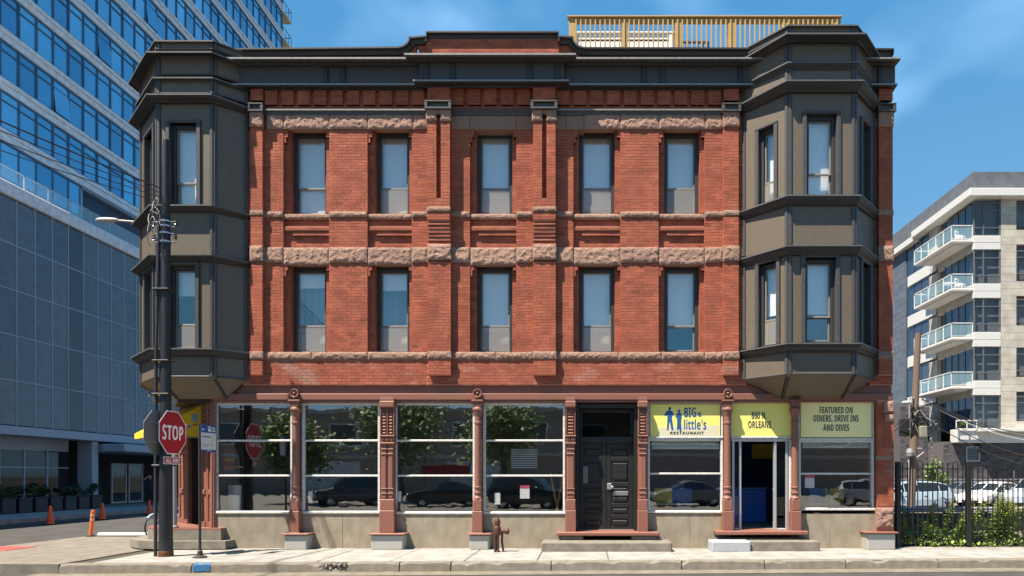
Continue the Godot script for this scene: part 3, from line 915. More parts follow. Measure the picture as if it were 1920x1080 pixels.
func round_column(parent: Node, x: float, rose := true) -> void:
	var b := MB.new()
	var z := 0.03
	var y0 := 0.361
	b.bev(x - 0.135, x + 0.135, y0, y0 + 0.03, z - 0.135, z + 0.135, 0.008)
	b.bev(x - 0.12, x + 0.12, y0 + 0.03, 0.883, z - 0.12, z + 0.12, 0.012); b.bev(x - 0.105, x + 0.105, 0.883, 1.156, z - 0.105, z + 0.105, 0.02)
	b.t = Transform3D(Basis(), Vector3(x, 0, z))
	var ys := 1.156
	var pr := [Vector2(0.105, ys), Vector2(0.115, ys + 0.02), Vector2(0.10, ys + 0.05), Vector2(0.085, ys + 0.07), Vector2(0.085, 1.28), Vector2(0.10, 1.292), Vector2(0.10, 1.317), Vector2(0.083, 1.33), Vector2(0.083, 1.404), Vector2(0.098, 1.417), Vector2(0.098, 1.442), Vector2(0.083, 1.454),
		Vector2(0.078, 2.907), Vector2(0.092, 2.92), Vector2(0.092, 2.957), Vector2(0.078, 2.969), Vector2(0.080, 3.081), Vector2(0.115, 3.205), Vector2(0.135, 3.243), Vector2(0.125, 3.28), Vector2(0.09, 3.317)]
	b.lathe(pr, 20)
	b.t = Transform3D()
	b.bev(x - 0.10, x + 0.10, 3.317, 3.429, z - 0.1, z + 0.1, 0.01); b.bev(x - 0.135, x + 0.135, 3.429, 3.466, z - 0.13, z + 0.13, 0.008)
	var o := put(b, "iron_column", M.iron_red, parent)
	if rose:
		var r := rosette(0.105)
		var q := put(r, "rosette", M.iron_red, o)
		q.position = Vector3(x, 3.621, z + 0.06)

func flat_pilaster(parent: Node, x0: float, x1: float, cols: int) -> void:
	var b := MB.new()
	var z := 0.10
	b.bev(x0 - 0.015, x1 + 0.015, 0.361, 0.895, -0.1, z + 0.035, 0.012); b.bev(x0 - 0.005, x1 + 0.005, 0.895, 1.156, -0.1, z + 0.015, 0.015)
	b.box(x0 + 0.01, x1 - 0.01, 1.156, 3.317, -0.1, z - 0.04)
	var w := (x1 - x0 - 0.02) / cols
	for k in cols:
		var a := x0 + 0.01 + k * w
		# reeded shaft with two collars
		b.bev(a + 0.012, a + w - 0.012, 1.156, 2.473, z - 0.06, z, 0.03)
		for y in [1.28, 1.392, 2.199, 2.311]: b.bev(a + 0.004, a + w - 0.004, y, y + 0.022, z - 0.06, z + 0.018, 0.009)
		# ladder of small teeth in a sunk panel
		for i in 8:
			var y := 2.671 + i * 0.075
			b.bev(a + 0.03, a + w - 0.03, y, y + 0.045, z - 0.05, z - 0.003, 0.018)
	for k in cols + 1:
		var a := x0 + 0.01 + k * w
		b.bev(a - 0.012, a + 0.012, 2.634, 3.292, z - 0.05, z + 0.004, 0.006)
	b.bev(x0 - 0.01, x1 + 0.01, 2.435, 2.485, -0.1, z + 0.03, 0.01); b.bev(x0 - 0.012, x1 + 0.012, 2.609, 2.646, -0.1, z + 0.04, 0.01)
	var n := cols + 1
	for k in n:
		var cx := lerpf(x0 + 0.05, x1 - 0.05, float(k) / (n - 1))
		var t := Transform3D(Basis(Vector3.RIGHT, PI / 2), Vector3(cx, 2.547, z - 0.01))
		b.t = t
		b.lathe([Vector2(0.046, 0.0), Vector2(0.05, 0.03), Vector2(0.034, 0.035), Vector2(0.025, 0.015), Vector2(0.012, 0.04), Vector2(0.0, 0.045)], 12, false)
		b.t = Transform3D()
	b.bev(x0 - 0.015, x1 + 0.015, 3.292, 3.441, -0.1, z + 0.05, 0.02)
	b.bev(x0 + 0.0, x1 - 0.0, 3.441, 3.516, -0.05, z + 0.02, 0.008)
	var o := put(b, "iron_pilaster", M.iron_red, parent)
	for k in 2:
		for y in [3.584, 3.484]:
			var r := MB.new()
			r.t = Transform3D(Basis(Vector3.RIGHT, PI / 2), Vector3(lerpf(x0 + 0.05, x1 - 0.05, k), y, 0.03 if y < 3.534 else -0.04))
			r.lathe([Vector2(0.02, 0.0), Vector2(0.02, 0.012), Vector2(0.012, 0.022), Vector2(0, 0.026)], 8, false)
			put(r, "rivet", M.iron_red, o)

func plinth(parent: Node, x0: float, x1: float, y1: float, z1: float, capped := true, white := true) -> void:
	var b := MB.new()
	b.col = Color(0.62, 0.60, 0.56) if white else Color(0.40, 0.36, 0.30)
	b.bev(x0, x1, -0.02, y1, -0.2, z1, 0.025)
	var o := put(b, "plinth", M.rough_metal, parent)
	if capped:
		var c := MB.new()
		c.bev(x0 - 0.05, x1 + 0.05, y1 + 0.001, y1 + 0.035, -0.2, z1 + 0.05, 0.01)
		put(c, "plinth_cap", M.iron_red, o)

func build_storefront(B: Node) -> void:
	var beam := MB.new()
	beam.box(-8.75, 7.175, 3.603, 3.828, -0.35, -0.075)
	beam.bev(-8.75, 7.175, 3.478, 3.627, -0.3, 0.03, 0.012)
	beam.bev(-8.75, 7.175, 3.428, 3.478 - 0.001, -0.3, 0.0, 0.008)
	put(beam, "iron_beam", M.iron_red, B)
	# bulkhead under the windows, in cast panels
	for p in [[-8.75, -6.9], [-6.725, -5.75], [-5.75, -4.812], [-4.525, -2.625], [-2.438, -0.475], [1.413, 2.438], [2.438, 3.225], [4.975, 5.75], [5.75, 6.812]]:
		var b := MB.new()
		b.col = jit(Color(1, 1, 1), 0.04)
		b.bev(p[0] - 0.0, p[1] - 0.004, -0.05, 0.81, -0.34, -0.09, 0.006)
		put(b, "bulkhead_panel", M.bulkhead, B)
	for p in [[-6.9, -6.725], [-4.812, -4.525], [-2.625, -2.438], [-0.475, -0.275], [1.188, 1.413], [3.225, 3.4], [4.8, 4.975]]:
		var b := MB.new()
		b.box(p[0], p[1], -0.05, 3.426, -0.34, -0.12)
		put(b, "wall_core", M.iron_red, B)
	shop_window(B, -8.78, -6.931, 0.81, 3.426, [1.703, 2.533])
	shop_window(B, -6.717, -4.868, 0.81, 3.426, [1.703, 2.533])
	shop_window(B, -4.541, -2.629, 0.797, 3.426, [1.703, 2.533])
	shop_window(B, -2.44, -0.503, 0.797, 3.426, [1.703, 2.533])
	shop_window(B, 1.434, 3.22, 0.822, 2.583, [1.753])
	shop_window(B, 4.994, 6.78, 0.885, 2.545, [1.753])
	for p in [[1.544, 3.139, 2.335, 2.563], [5.126, 6.708, 2.361, 2.551]]:
		var b := MB.new()
		b.col = Color(0.50, 0.58, 0.55)
		for i in 3: b.bev(p[0], p[1], lerpf(p[2], p[3], i / 3.0), lerpf(p[2], p[3], (i + 0.94) / 3.0), -0.30, -0.20 - 0.012 * i, 0.01)
		put(b, "roller_shade", M.cloth, B)
	# boxed transoms that carry the sign boards
	for p in [[1.434, 3.22, 2.583, 3.451], [3.396, 4.83, 2.583, 3.464], [4.994, 6.78, 2.545, 3.489]]:
		var b := MB.new()
		b.box(p[0], p[1], p[2] + 0.002, p[3], -0.30, -0.15)
		b.bev(p[0], p[1], p[3] - 0.045, p[3], -0.15, -0.09, 0.01); b.bev(p[0], p[1], p[2] + 0.002, p[2] + 0.045, -0.15, -0.07, 0.01)
		b.bev(p[0], p[0] + 0.03, p[2] + 0.046, p[3] - 0.046, -0.15, -0.09, 0.008); b.bev(p[1] - 0.045, p[1], p[2] + 0.046, p[3] - 0.046, -0.15, -0.09, 0.008)
		put(b, "sign_transom", M.white_frame, B)
	# columns
	for x in [-6.804, -2.542, 3.29]: round_column(B, x)
	round_column(B, 4.872, false)
	flat_pilaster(B, -4.807, -4.484, 2)
	flat_pilaster(B, -0.484, -0.261, 1); flat_pilaster(B, 1.205, 1.416, 1)
	plinth(B, -6.974, -6.456, 0.336, 0.26); plinth(B, -4.975, -4.234, 0.336, 0.26); plinth(B, -2.703, -2.259, 0.336, 0.26)
	plinth(B, 6.48, 7.135, 0.369, 0.24)
	# thresholds and steps
	var th := MB.new()
	th.bev(-0.691, 1.679, 0.316, 0.402, -0.5, 0.30, 0.015)
	put(th, "threshold", M.iron_red, B)
	th = MB.new()
	th.bev(2.987, 5.11, 0.341, 0.427, -0.5, 0.30, 0.015)
	put(th, "threshold", M.iron_red, B)
	plinth(B, -0.593, -0.074, 0.316 - 0.002, 0.2, false, false); plinth(B, 1.037, 1.605, 0.316 - 0.002, 0.2, false, false)
	var base := MB.new()
	base.box(-0.074, 1.037, -0.05, 0.2, -0.5, 0.05); base.box(3.024, 5.086, -0.05, 0.26, -0.5, 0.16)
	put(base, "step_base", M.old_wood, B)
	var st := MB.new()
	st.bev(-1.016, 1.913, -0.02, 0.215, 0.06, 0.75, 0.025)
	put(st, "step", M.kerb, B)
	var st2 := MB.new()
	st2.bev(3.718, 5.258, -0.02, 0.225, 0.17, 0.62, 0.02)
	put(st2, "step", M.kerb, B)
	var st3 := MB.new()
	st3.col = Color(0.60, 0.64, 0.68)
	st3.bev(2.806, 3.694, -0.02, 0.235, 0.17, 0.68, 0.03)
	put(st3, "step", M.rough_metal, B, "step block painted pale grey")
	# right brick pier with rough stones
	var n0 := laid.size()
	lay(6.8, 7.187, 0.98, 3.452, 0.03, 0.3)
	var pj := MB.new()
	for i in range(n0, laid.size()):
		var q = laid[i]
		if q[3] - q[2] > 0.03 and q[1] - q[0] > 0.05:
			var m := MB.new(); m.col = q[6]
			m.box(0, q[1] - q[0], 0, q[3] - q[2], -q[5], 0, false)
			put(m, "brick", M.brick, B).position = Vector3(q[0], q[2], q[4])
	var pc := MB.new()
	pc.box(6.812, 7.188, 0.0, 3.478, -0.5, 0.02)
	put(pc, "pier_core", M.mortar, B)
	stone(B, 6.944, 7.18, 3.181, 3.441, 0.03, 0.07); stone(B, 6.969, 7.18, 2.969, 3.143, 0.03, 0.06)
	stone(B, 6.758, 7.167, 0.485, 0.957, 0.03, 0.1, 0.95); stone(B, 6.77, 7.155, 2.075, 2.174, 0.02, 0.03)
	# black double door
	var zd := -0.38
	var fr := MB.new()
	fr.col = Color(0.012, 0.012, 0.014)
	var xa := -0.264; var xb := 1.208
	fr.bev(xa, xa + 0.09, 0.377, 3.402, zd - 0.1, -0.12, 0.01); fr.bev(xb - 0.09, xb, 0.377, 3.402, zd - 0.1, -0.12, 0.01)
	fr.bev(xa + 0.09, xb - 0.09, 3.303, 3.402, zd - 0.1, -0.12, 0.01); fr.bev(xa + 0.09, xb - 0.09, 2.492, 2.645, zd - 0.08, zd + 0.07, 0.015)
	var dr := put(fr, "double_door", M.satin, B)
	var tr := MB.new()
	tr.quad(Vector3(xa + 0.09, 2.645, zd), Vector3(xb - 0.09, 2.645, zd), Vector3(xb - 0.09, 3.303, zd), Vector3(xa + 0.09, 3.303, zd))
	put(tr, "pane", M.shop_pane, dr)
	var tf := MB.new()
	tf.col = Color(0.012, 0.012, 0.014)
	var ta := xa + 0.09; var tb := xb - 0.09
	tf.bev(ta, ta + 0.07, 2.645, 3.303, zd - 0.03, zd + 0.03, 0.01); tf.bev(tb - 0.07, tb, 2.645, 3.303, zd - 0.03, zd + 0.03, 0.01); tf.bev(ta + 0.07, tb - 0.07, 3.221, 3.303, zd - 0.03, zd + 0.03, 0.01)
	put(tf, "transom_frame", M.satin, dr)
	var mid := (xa + xb) / 2
	for s in 2:
		var l := MB.new()
		l.col = Color(0.013, 0.013, 0.015)
		var a := xa + 0.09 if s == 0 else mid + 0.003
		var b := mid - 0.003 if s == 0 else xb - 0.09
		var y0 := 0.382; var y1 := 2.492
		l.box(a, b, y0, y1, zd - 0.05, zd - 0.02)
		var w := b - a
		l.bev(a, a + 0.11, y0, y1, zd - 0.03, zd, 0.008); l.bev(b - 0.11, b, y0, y1, zd - 0.03, zd, 0.008)
		var rows := [0.0, 0.17, 0.30, 0.335, 0.45, 0.485, 0.60, 0.635, 0.83, 0.865, 1.0]
		for y in [0.0, 0.135, 0.265, 0.395, 0.50, 0.79, 0.95]:
			l.bev(a + 0.11, b - 0.11, y0 + y * (y1 - y0), y0 + (y + 0.05) * (y1 - y0), zd - 0.03, zd - 0.001, 0.008)
		for q in [[0.06, 0.12], [0.20, 0.25], [0.33, 0.38], [0.46, 0.485], [0.58, 0.77], [0.86, 0.93]]:
			l.bev(a + 0.14, b - 0.14, y0 + q[0] * (y1 - y0), y0 + q[1] * (y1 - y0), zd - 0.03, zd + 0.012, 0.02)
		put(l, "door_leaf", M.satin, dr)
	var hw := MB.new()
	hw.col = Color(0.55, 0.55, 0.56)
	hw.bev(0.485, 0.6, 1.371, 1.524, zd, zd + 0.03, 0.01)
	hw.t = Transform3D(Basis(Vector3.RIGHT, PI / 2), Vector3(0.613, 1.435, zd + 0.02)); hw.lathe([Vector2(0.015, 0), Vector2(0.015, 0.03), Vector2(0.032, 0.04), Vector2(0.034, 0.06), Vector2(0.0, 0.075)], 12); hw.t = Transform3D()
	put(hw, "door_handle", M.metal, dr)
	var lb := MB.new()
	lb.col = Color(0.45, 0.45, 0.46)
	lb.bev(0.639, 0.996, 1.23, 1.332, zd, zd + 0.02, 0.006)
	put(lb, "letter_plate", M.metal, dr)
	var kp := MB.new()
	kp.col = Color(0.30, 0.30, 0.30)
	kp.bev(-0.089, 0.026, 1.524, 1.933, zd, zd + 0.025, 0.006)
	for i in 6: kp.bev(-0.064, 0.0, 1.549 + i * 0.062, 1.549 + i * 0.062 + 0.035, zd + 0.02, zd + 0.032, 0.004)
	put(kp, "bell_panel", M.rough_metal, dr)
	# restaurant entrance: aluminium door set, the leaf standing open inwards
	var af := MB.new()
	var z := -0.14
	var ya := 0.394; var yt := 2.583
	af.bev(3.421, 4.78, yt - 0.07, yt - 0.002, z - 0.05, z + 0.03, 0.01)
	for x in [3.434, 3.597, 4.428, 4.704]: af.bev(x, x + 0.06, ya, yt - 0.071, z - 0.05, z + 0.02, 0.01)
	af.bev(3.497, 3.597, ya, ya + 0.08, z - 0.05, z + 0.015, 0.01); af.bev(4.49, 4.704, ya, ya + 0.06, z - 0.05, z + 0.015, 0.01)
	var ad := put(af, "shop_door", M.aluminium, B)
	for p in [[3.484, 3.61], [4.478, 4.717]]:
		var g := MB.new()
		g.quad(Vector3(p[0], ya, z - 0.02), Vector3(p[1], ya, z - 0.02), Vector3(p[1], yt - 0.07, z - 0.02), Vector3(p[0], yt - 0.07, z - 0.02))
		put(g, "pane", M.shop_pane, ad)
	var lf := MB.new()
	lf.t = Transform3D(Basis(Vector3.UP, deg_to_rad(76)), Vector3(4.44, 0, z - 0.03))
	lf.bev(0.0, 0.08, ya + 0.02, yt - 0.08, -0.02, 0.02, 0.006); lf.bev(0.80, 0.88, ya + 0.02, yt - 0.08, -0.02, 0.02, 0.006)
	lf.bev(0.08, 0.80, ya + 0.02, ya + 0.2, -0.02, 0.02, 0.006); lf.bev(0.08, 0.80, yt - 0.18, yt - 0.08, -0.02, 0.02, 0.006); lf.bev(0.08, 0.80, ya + 0.95, ya + 1.0, -0.03, 0.04, 0.006)
	put(lf, "door_leaf", M.aluminium, ad)
	var wp := MB.new()
	wp.bev(4.78, 4.905, 0.394, 2.558, -0.3, -0.10, 0.01)
	put(wp, "jamb_panel", M.white_frame, B)
	build_corner(B)

func build_corner(B: Node) -> void:
	# the cut corner under the turret: entrance door between iron pilasters, rounded stoop, slender post
	var tr := Transform3D(Basis(Vector3(0.7071, 0, 0.7071), Vector3.UP, Vector3(-0.7071, 0, 0.7071)), Vector3(-10.75, 0, -2.0))
	var b := MB.new(); b.t = tr
	b.box(0.0, 0.80, 0.0, 3.5, -0.3, -0.02); b.box(1.90, 2.80, 0.0, 3.5, -0.08, -0.02); b.box(0.80, 1.90, 2.75, 3.5, -0.3, -0.03)
	for p in [[0.02, 0.12], [0.70, 0.80], [1.90, 2.02], [2.36, 2.46], [2.66, 2.76]]: b.bev(p[0], p[1], 0.48, 3.45, -0.05, 0.02, 0.015)
	for p in [[0.12, 0.70], [2.02, 2.36], [2.46, 2.66]]:
		for y in [0.48, 1.25, 2.3, 3.3]: b.bev(p[0], p[1], y, y + 0.12, -0.05, 0.012, 0.01)
		for i in 7: b.bev(p[0] + 0.02, p[1] - 0.02, 2.5 + i * 0.11, 2.56 + i * 0.11, -0.05, 0.008, 0.015)
	put(b, "corner_pilaster", M.iron_red, B)
	var d := MB.new(); d.t = tr
	d.col = Color(0.02, 0.017, 0.015)
	d.bev(0.80, 0.90, 0.48, 2.75, -0.45, -0.05, 0.01); d.bev(1.80, 1.90, 0.48, 2.75, -0.45, -0.05, 0.01); d.box(0.9, 1.8, 0.48, 2.75, -0.75, -0.70)
	d.bev(1.0, 1.7, 0.65, 1.2, -0.70, -0.68, 0.01); d.bev(1.0, 1.7, 1.4, 2.6, -0.70, -0.68, 0.01)
	put(d, "corner_door", M.satin, B)
	var lo := PackedVector2Array([Vector2(-8.3, -0.1), Vector2(-8.3, 0.32), Vector2(-9.9, 0.36), Vector2(-10.4, 0.2), Vector2(-10.8, -0.15), Vector2(-11.05, -0.6), Vector2(-11.15, -1.2), Vector2(-11.15, -2.4), Vector2(-10.7, -2.4), Vector2(-8.7, -0.4)])
	var hi := PackedVector2Array([Vector2(-8.5, -0.1), Vector2(-8.5, 0.14), Vector2(-9.8, 0.15), Vector2(-10.15, 0.02), Vector2(-10.45, -0.25), Vector2(-10.68, -0.65), Vector2(-10.79, -1.2), Vector2(-10.79, -2.4), Vector2(-10.7, -2.4), Vector2(-8.7, -0.4)])
	var turn := Transform3D(Basis(Vector3.RIGHT, PI / 2.0), Vector3.ZERO)
	for s in [[lo, 0.02, 0.20, M.kerb, "step"], [hi, 0.20, 0.44, M.kerb, "step"], [hi, 0.441, 0.48, M.iron_red, "step_plate"]]:
		var m := MB.new(); m.t = turn
		m.prism(s[0], -s[2], -s[1])
		put(m, s[4], s[3], B)
	var p := MB.new()
	p.col = Color(0.42, 0.42, 0.42)
	p.t = Transform3D(Basis(), Vector3(-9.66, 0, 0.0))
	p.lathe([Vector2(0.09, 0.48), Vector2(0.09, 0.52), Vector2(0.055, 0.54), Vector2(0.05, 3.4), Vector2(0.08, 3.44), Vector2(0.08, 3.5)], 16)
	put(p, "corner_post", M.rough_metal, B)
	# awning
	var aw := thing("awning", "yellow fabric awning over the corner doorway behind the stop signs", "awning", Vector3(-9.75, 2.5, -1.0))
	var a := MB.new()
	a.t = Transform3D(tr.basis, tr.origin - Vector3(-9.75, 2.5, -1.0))
	a.col = Color(0.72, 0.46, 0.02)
	var x0 := 0.25; var x1 := 1.95; var yt := 3.42; var yb := 2.62; var out := 1.05
	var ym := yb + 0.13
	a.quad(Vector3(x0, ym, out), Vector3(x1, ym, out), Vector3(x1, yt, 0.0), Vector3(x0, yt, 0.0))
	a.quad(Vector3(x0, yb, out), Vector3(x1, yb, out), Vector3(x1, ym, out), Vector3(x0, ym, out))
	a.quad(Vector3(x1, yb, 0), Vector3(x1, yt, 0), Vector3(x1, ym, out), Vector3(x1, yb, out)); a.quad(Vector3(x0, yb, 0), Vector3(x0, yb, out), Vector3(x0, ym, out), Vector3(x0, yt, 0))
	put(a, "canopy", M.cloth, aw)
	var pr := MB.new(); pr.t = a.t
	for q in [[0.08, 0.22, 3.0, 3.3, Color(0.28, 0.33, 0.36)], [0.24, 0.42, 2.86, 3.02, Color(0.10, 0.25, 0.42)], [0.10, 0.2, 2.9, 3.06, Color(0.55, 0.16, 0.03)]]:
		pr.col = q[4]
		pr.box(x1 - 0.001, x1 + 0.003, q[2], q[3] - 0.1, q[0], q[1])
	pr.col = Color(0.75, 0.74, 0.66)  # pale triangle: a sunlit spot on the awning, painted in as colour
	pr.t = pr.t * Transform3D(Basis(Vector3.UP, PI / 2), Vector3(x1 + 0.002, 0, 0))
	pr.prism(PackedVector2Array([Vector2(-0.30, 2.94), Vector2(-0.52, 2.94), Vector2(-0.40, 2.70)]), 0.0, 0.002)
	put(pr, "print_and_sun_patch", M.cloth, aw)
	var fr := MB.new(); fr.t = a.t
	fr.col = Color(0.3, 0.3, 0.3)
	for x in [x0, x1]: fr.tube([Vector3(x, yb + 0.01, 0.0), Vector3(x, yb + 0.01, out)], 0.014)
	fr.tube([Vector3(x0, yb + 0.01, out - 0.02), Vector3(x1, yb + 0.01, out - 0.02)], 0.014)
	put(fr, "awning_frame", M.metal, aw)

func bay_face(parent: Node, tr: Transform3D, w: float, y0: float, y1: float, win: Array, opt := {}) -> void:
	# one face of a bay between two ledges: plain panel, or panel pieces round a cased window [x0, x1, sill, head]
	var b := MB.new(); b.t = tr
	var th := 0.10
	if win.is_empty():
		b.box(0.0, w, y0, y1, -th, 0.0)
		put(b, "panel", M.bay_panel, parent)
		return
	var x0: float = win[0]; var x1: float = win[1]; var s: float = win[2]; var h: float = win[3]
	b.box(0.0, x0, y0, y1, -th, 0.0); b.box(x1, w, y0, y1, -th, 0.0)
	if y1 - h > 0.01: b.box(x0, x1, h, y1, -th, -0.001)
	if s - y0 > 0.01: b.box(x0, x1, y0, s, -th, -0.001)
	put(b, "panel", M.bay_panel, parent)
	var c := MB.new(); c.t = tr
	var k := 0.075
	c.bev(x0 - 0.02, x0 + k, s, h, -0.2, 0.045, 0.01); c.bev(x1 - k, x1 + 0.02, s, h, -0.2, 0.045, 0.01); c.bev(x0 - 0.02, x1 + 0.02, h, minf(h + 0.06, y1), -0.2, 0.05, 0.01)
	put(c, "window_casing", M.trim_metal, parent)
	var t := tr * Transform3D(Basis(), Vector3((x0 + x1) / 2, s, -0.06))
	bay_window_unit(parent, t, x1 - x0 - 2 * k, h - s, opt)

func bay_window_unit(parent: Node, t: Transform3D, w: float, h: float, opt: Dictionary) -> void:
	# like window(), one level higher up so that its pieces stay sub-parts of the bay
	var hold := Node3D.new()
	var o := window(hold, "window_frame", t, w, h, h * float(opt.get("rail", 0.3)), opt)
	for kid in o.get_children():
		o.remove_child(kid)
		var nm: String = kid.name
		kid.name = nm.rstrip("0123456789")
		parent.add_child(kid, true)
	hold.remove_child(o)
	parent.add_child(o, true)
	hold.free()

func bay(B: Node, called: String, pl: Array, lev: Dictionary, wins: Array, soffit: Array) -> void:
	# pl: plan corners (x, z) from the left wall to the right wall
	var root := MeshInstance3D.new()
	root.name = called
	var n := pl.size()
	var frames := []
	for i in n - 1:
		var d: Vector2 = pl[i + 1] - pl[i]
		var u := Vector3(d.x, 0, d.y).normalized()
		frames.append([Transform3D(Basis(u, Vector3.UP, Vector3(-u.z, 0, u.x)), Vector3(pl[i].x, 0, pl[i].y)), d.length()])
	# corner posts
	var post := MB.new()
	for i in n - 1:
		post.t = frames[i][0]
		var w: float = frames[i][1]
		for z in lev.zones:
			post.bev(-0.0, 0.075, z[0], z[1], -0.02, 0.035, 0.012); post.bev(w - 0.075, w, z[0], z[1], -0.02, 0.034, 0.012)
			if z.size() > 2:
				post.bev(0.076, w - 0.076, z[1] - 0.05, z[1], -0.02, 0.028, 0.012); post.bev(0.076, w - 0.076, z[0], z[0] + 0.045, -0.02, 0.030, 0.012)
	root.mesh = post.mesh(); root.material_override = M.trim_metal
	B.add_child(root, true)
	for z in lev.zones.size():
		for i in n - 1:
			var wn = wins[z][i] if wins[z] != null else null
			if wn != null: bay_face(root, frames[i][0], frames[i][1], lev.zones[z][0], lev.zones[z][1], wn[0], wn[1])
			else: bay_face(root, frames[i][0], frames[i][1], lev.zones[z][0], lev.zones[z][1], [])
	for p in lev.ledges:
		var m := MB.new()
		sweep(m, pl, p)
		put(m, "ledge", M.dark_metal, root)
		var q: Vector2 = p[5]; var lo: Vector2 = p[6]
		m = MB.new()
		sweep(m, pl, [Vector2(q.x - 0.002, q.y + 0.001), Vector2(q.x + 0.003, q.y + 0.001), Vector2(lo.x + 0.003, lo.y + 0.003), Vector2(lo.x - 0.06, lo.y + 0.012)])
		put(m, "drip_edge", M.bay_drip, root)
	# the sloping underside
	var s := MB.new()
	var y: float = lev.zones[0][0]
	for i in n - 1:
		var a: Vector2 = pl[i]; var c: Vector2 = pl[i + 1]
		var e: Vector3 = soffit[i]; var f: Vector3 = soffit[i + 1]
		s.quad(Vector3(a.x, y, a.y), Vector3(c.x, y, c.y), f, e)
	put(s, "soffit", M.bay_panel, root)
	var rb := MB.new()
	for i in range(1, n - 1):
		rb.tube([Vector3(pl[i].x, y, pl[i].y), soffit[i]], 0.045, 0.045, 4)
	put(rb, "soffit_rib", M.dark_metal, root)
	# roof of the bay
	var top := MB.new()
	var yt: float = lev.top
	for i in range(1, n - 2): top.tri(Vector3(pl[0].x, yt, pl[0].y), Vector3(pl[i].x, yt, pl[i].y), Vector3(pl[i + 1].x, yt, pl[i + 1].y))
	top.tri(Vector3(pl[0].x, yt, pl[0].y), Vector3(pl[n - 2].x, yt, pl[n - 2].y), Vector3(pl[n - 1].x, yt, pl[n - 1].y))
	put(top, "bay_roof", M.dark_metal, root)

func crown_at(y0: float, y1: float, o0: float, o1: float, lip: float) -> Array:
	# cornice profile from y0 up to y1 stepping out from o0 to o1, with a drip edge of height lip and a sloped top
	var h := y1 - y0
	lip = minf(lip, 0.032)
	return [Vector2(o0, y0), Vector2(o0 + (o1 - o0) * 0.25, y0 + h * 0.05), Vector2(o0 + (o1 - o0) * 0.35, y0 + h * 0.22), Vector2(o0 + (o1 - o0) * 0.75, y0 + h * 0.5), Vector2(o1 - 0.01, y1 - lip), Vector2(o1, y1 - lip), Vector2(o1, y1), Vector2(0.0, y1 + 0.025)]

func build_bays(B: Node) -> void:
	# right bay
	var zf := 0.85
	var pr := [Vector2(3.663, 0.0), Vector2(4.474, zf), Vector2(5.953, zf), Vector2(6.75, 0.0)]
	var lr := {"zones": [[3.939, 4.604, 1], [4.653, 6.598], [6.822, 7.706], [7.898, 10.243], [10.431, 10.738, 1], [10.856, 11.293, 1], [11.505, 11.682, 1]], "top": 11.682,
		"ledges": [crown_at(4.439, 4.62, 0.03, 0.18, 0.03), crown_at(6.574, 6.764, 0.02, 0.18, 0.03), crown_at(7.683, 7.866, 0.02, 0.18, 0.03), crown_at(10.172, 10.345, 0.02, 0.25, 0.03), crown_at(10.715, 10.826, 0.02, 0.11, 0.03), crown_at(11.257, 11.337, 0.04, 0.30, 0.05), crown_at(11.658, 11.667, 0.02, 0.07, 0.03)]}
	var wl := 1.16
	var hs := [4.653, 6.539]; var hu := [7.898, 9.724]
	var wr := [null,
		[[[0.36, 0.96, hs[0], hs[1]], {"rail": 0.32, "blind": 0.6}], [[0.30, 1.12, hs[0], hs[1]], {"rail": 0.32, "blind": 0.62, "screen": false}], [[0.30, 0.92, hs[0], hs[1]], {"rail": 0.32, "blind": 0.0}]],
		null,
		[[[0.36, 0.90, hu[0], hu[1] - 0.1], {"rail": 0.3, "blind": 0.85}], [[0.33, 1.14, hu[0], hu[1]], {"rail": 0.3, "blind": 0.95, "screen": false}], [[0.30, 0.90, hu[0], hu[1]], {"rail": 0.3, "blind": 0.0}]],
		null, null, null]
	bay(B, "bay_window", pr, lr, wr, [Vector3(3.75, 3.902, 0.01), Vector3(4.575, 3.515, 0.04), Vector3(5.975, 3.515, 0.04), Vector3(6.725, 3.953, 0.01)])
	# left turret bay, wrapping the corner
	var zl := 0.45
	var pq := [Vector2(-10.75, -2.2), Vector2(-10.86, -1.9), Vector2(-10.86, -0.63), Vector2(-9.78, zl), Vector2(-8.50, zl), Vector2(-7.94, 0.0)]
	var ll := {"zones": [[3.937, 4.558, 1], [4.594, 6.586], [6.744, 7.716], [7.85, 10.23], [10.388, 10.704, 1], [10.813, 11.275, 1], [11.397, 11.591, 1]], "top": 11.591,
		"ledges": [crown_at(4.411, 4.576, 0.03, 0.19, 0.03), crown_at(6.562, 6.692, 0.02, 0.19, 0.03), crown_at(7.691, 7.81, 0.02, 0.18, 0.03), crown_at(10.157, 10.272, 0.02, 0.24, 0.03), crown_at(10.68, 10.72, 0.02, 0.11, 0.03), crown_at(11.239, 11.222, 0.04, 0.24, 0.05), crown_at(11.567, 11.577, 0.02, 0.07, 0.03)]}
	var ls := [4.594, 6.501]; var lu := [7.85, 9.732]
	var wq := [null,
		[null, null, [[0.42, 1.30, ls[0], ls[1]], {"rail": 0.3, "blind": 0.0}], [[0.20, 0.95, ls[0], ls[1]], {"rail": 0.3, "blind": 0.3}], null],
		null,
		[null, null, [[0.42, 1.30, lu[0], lu[1]], {"rail": 0.3, "blind": 0.0}], [[0.22, 0.98, lu[0], lu[1]], {"rail": 0.3, "blind": 0.96, "screen": false}], null],
		null, null, null]
	bay(B, "corner_turret", pq, ll, wq, [Vector3(-10.75, 3.828, -2.2), Vector3(-10.76, 3.54, -1.9), Vector3(-10.5, 3.502, -1.2), Vector3(-9.588, 3.502, 0.0) , Vector3(-8.438, 3.502, 0.0), Vector3(-7.975, 3.953, 0.0)])

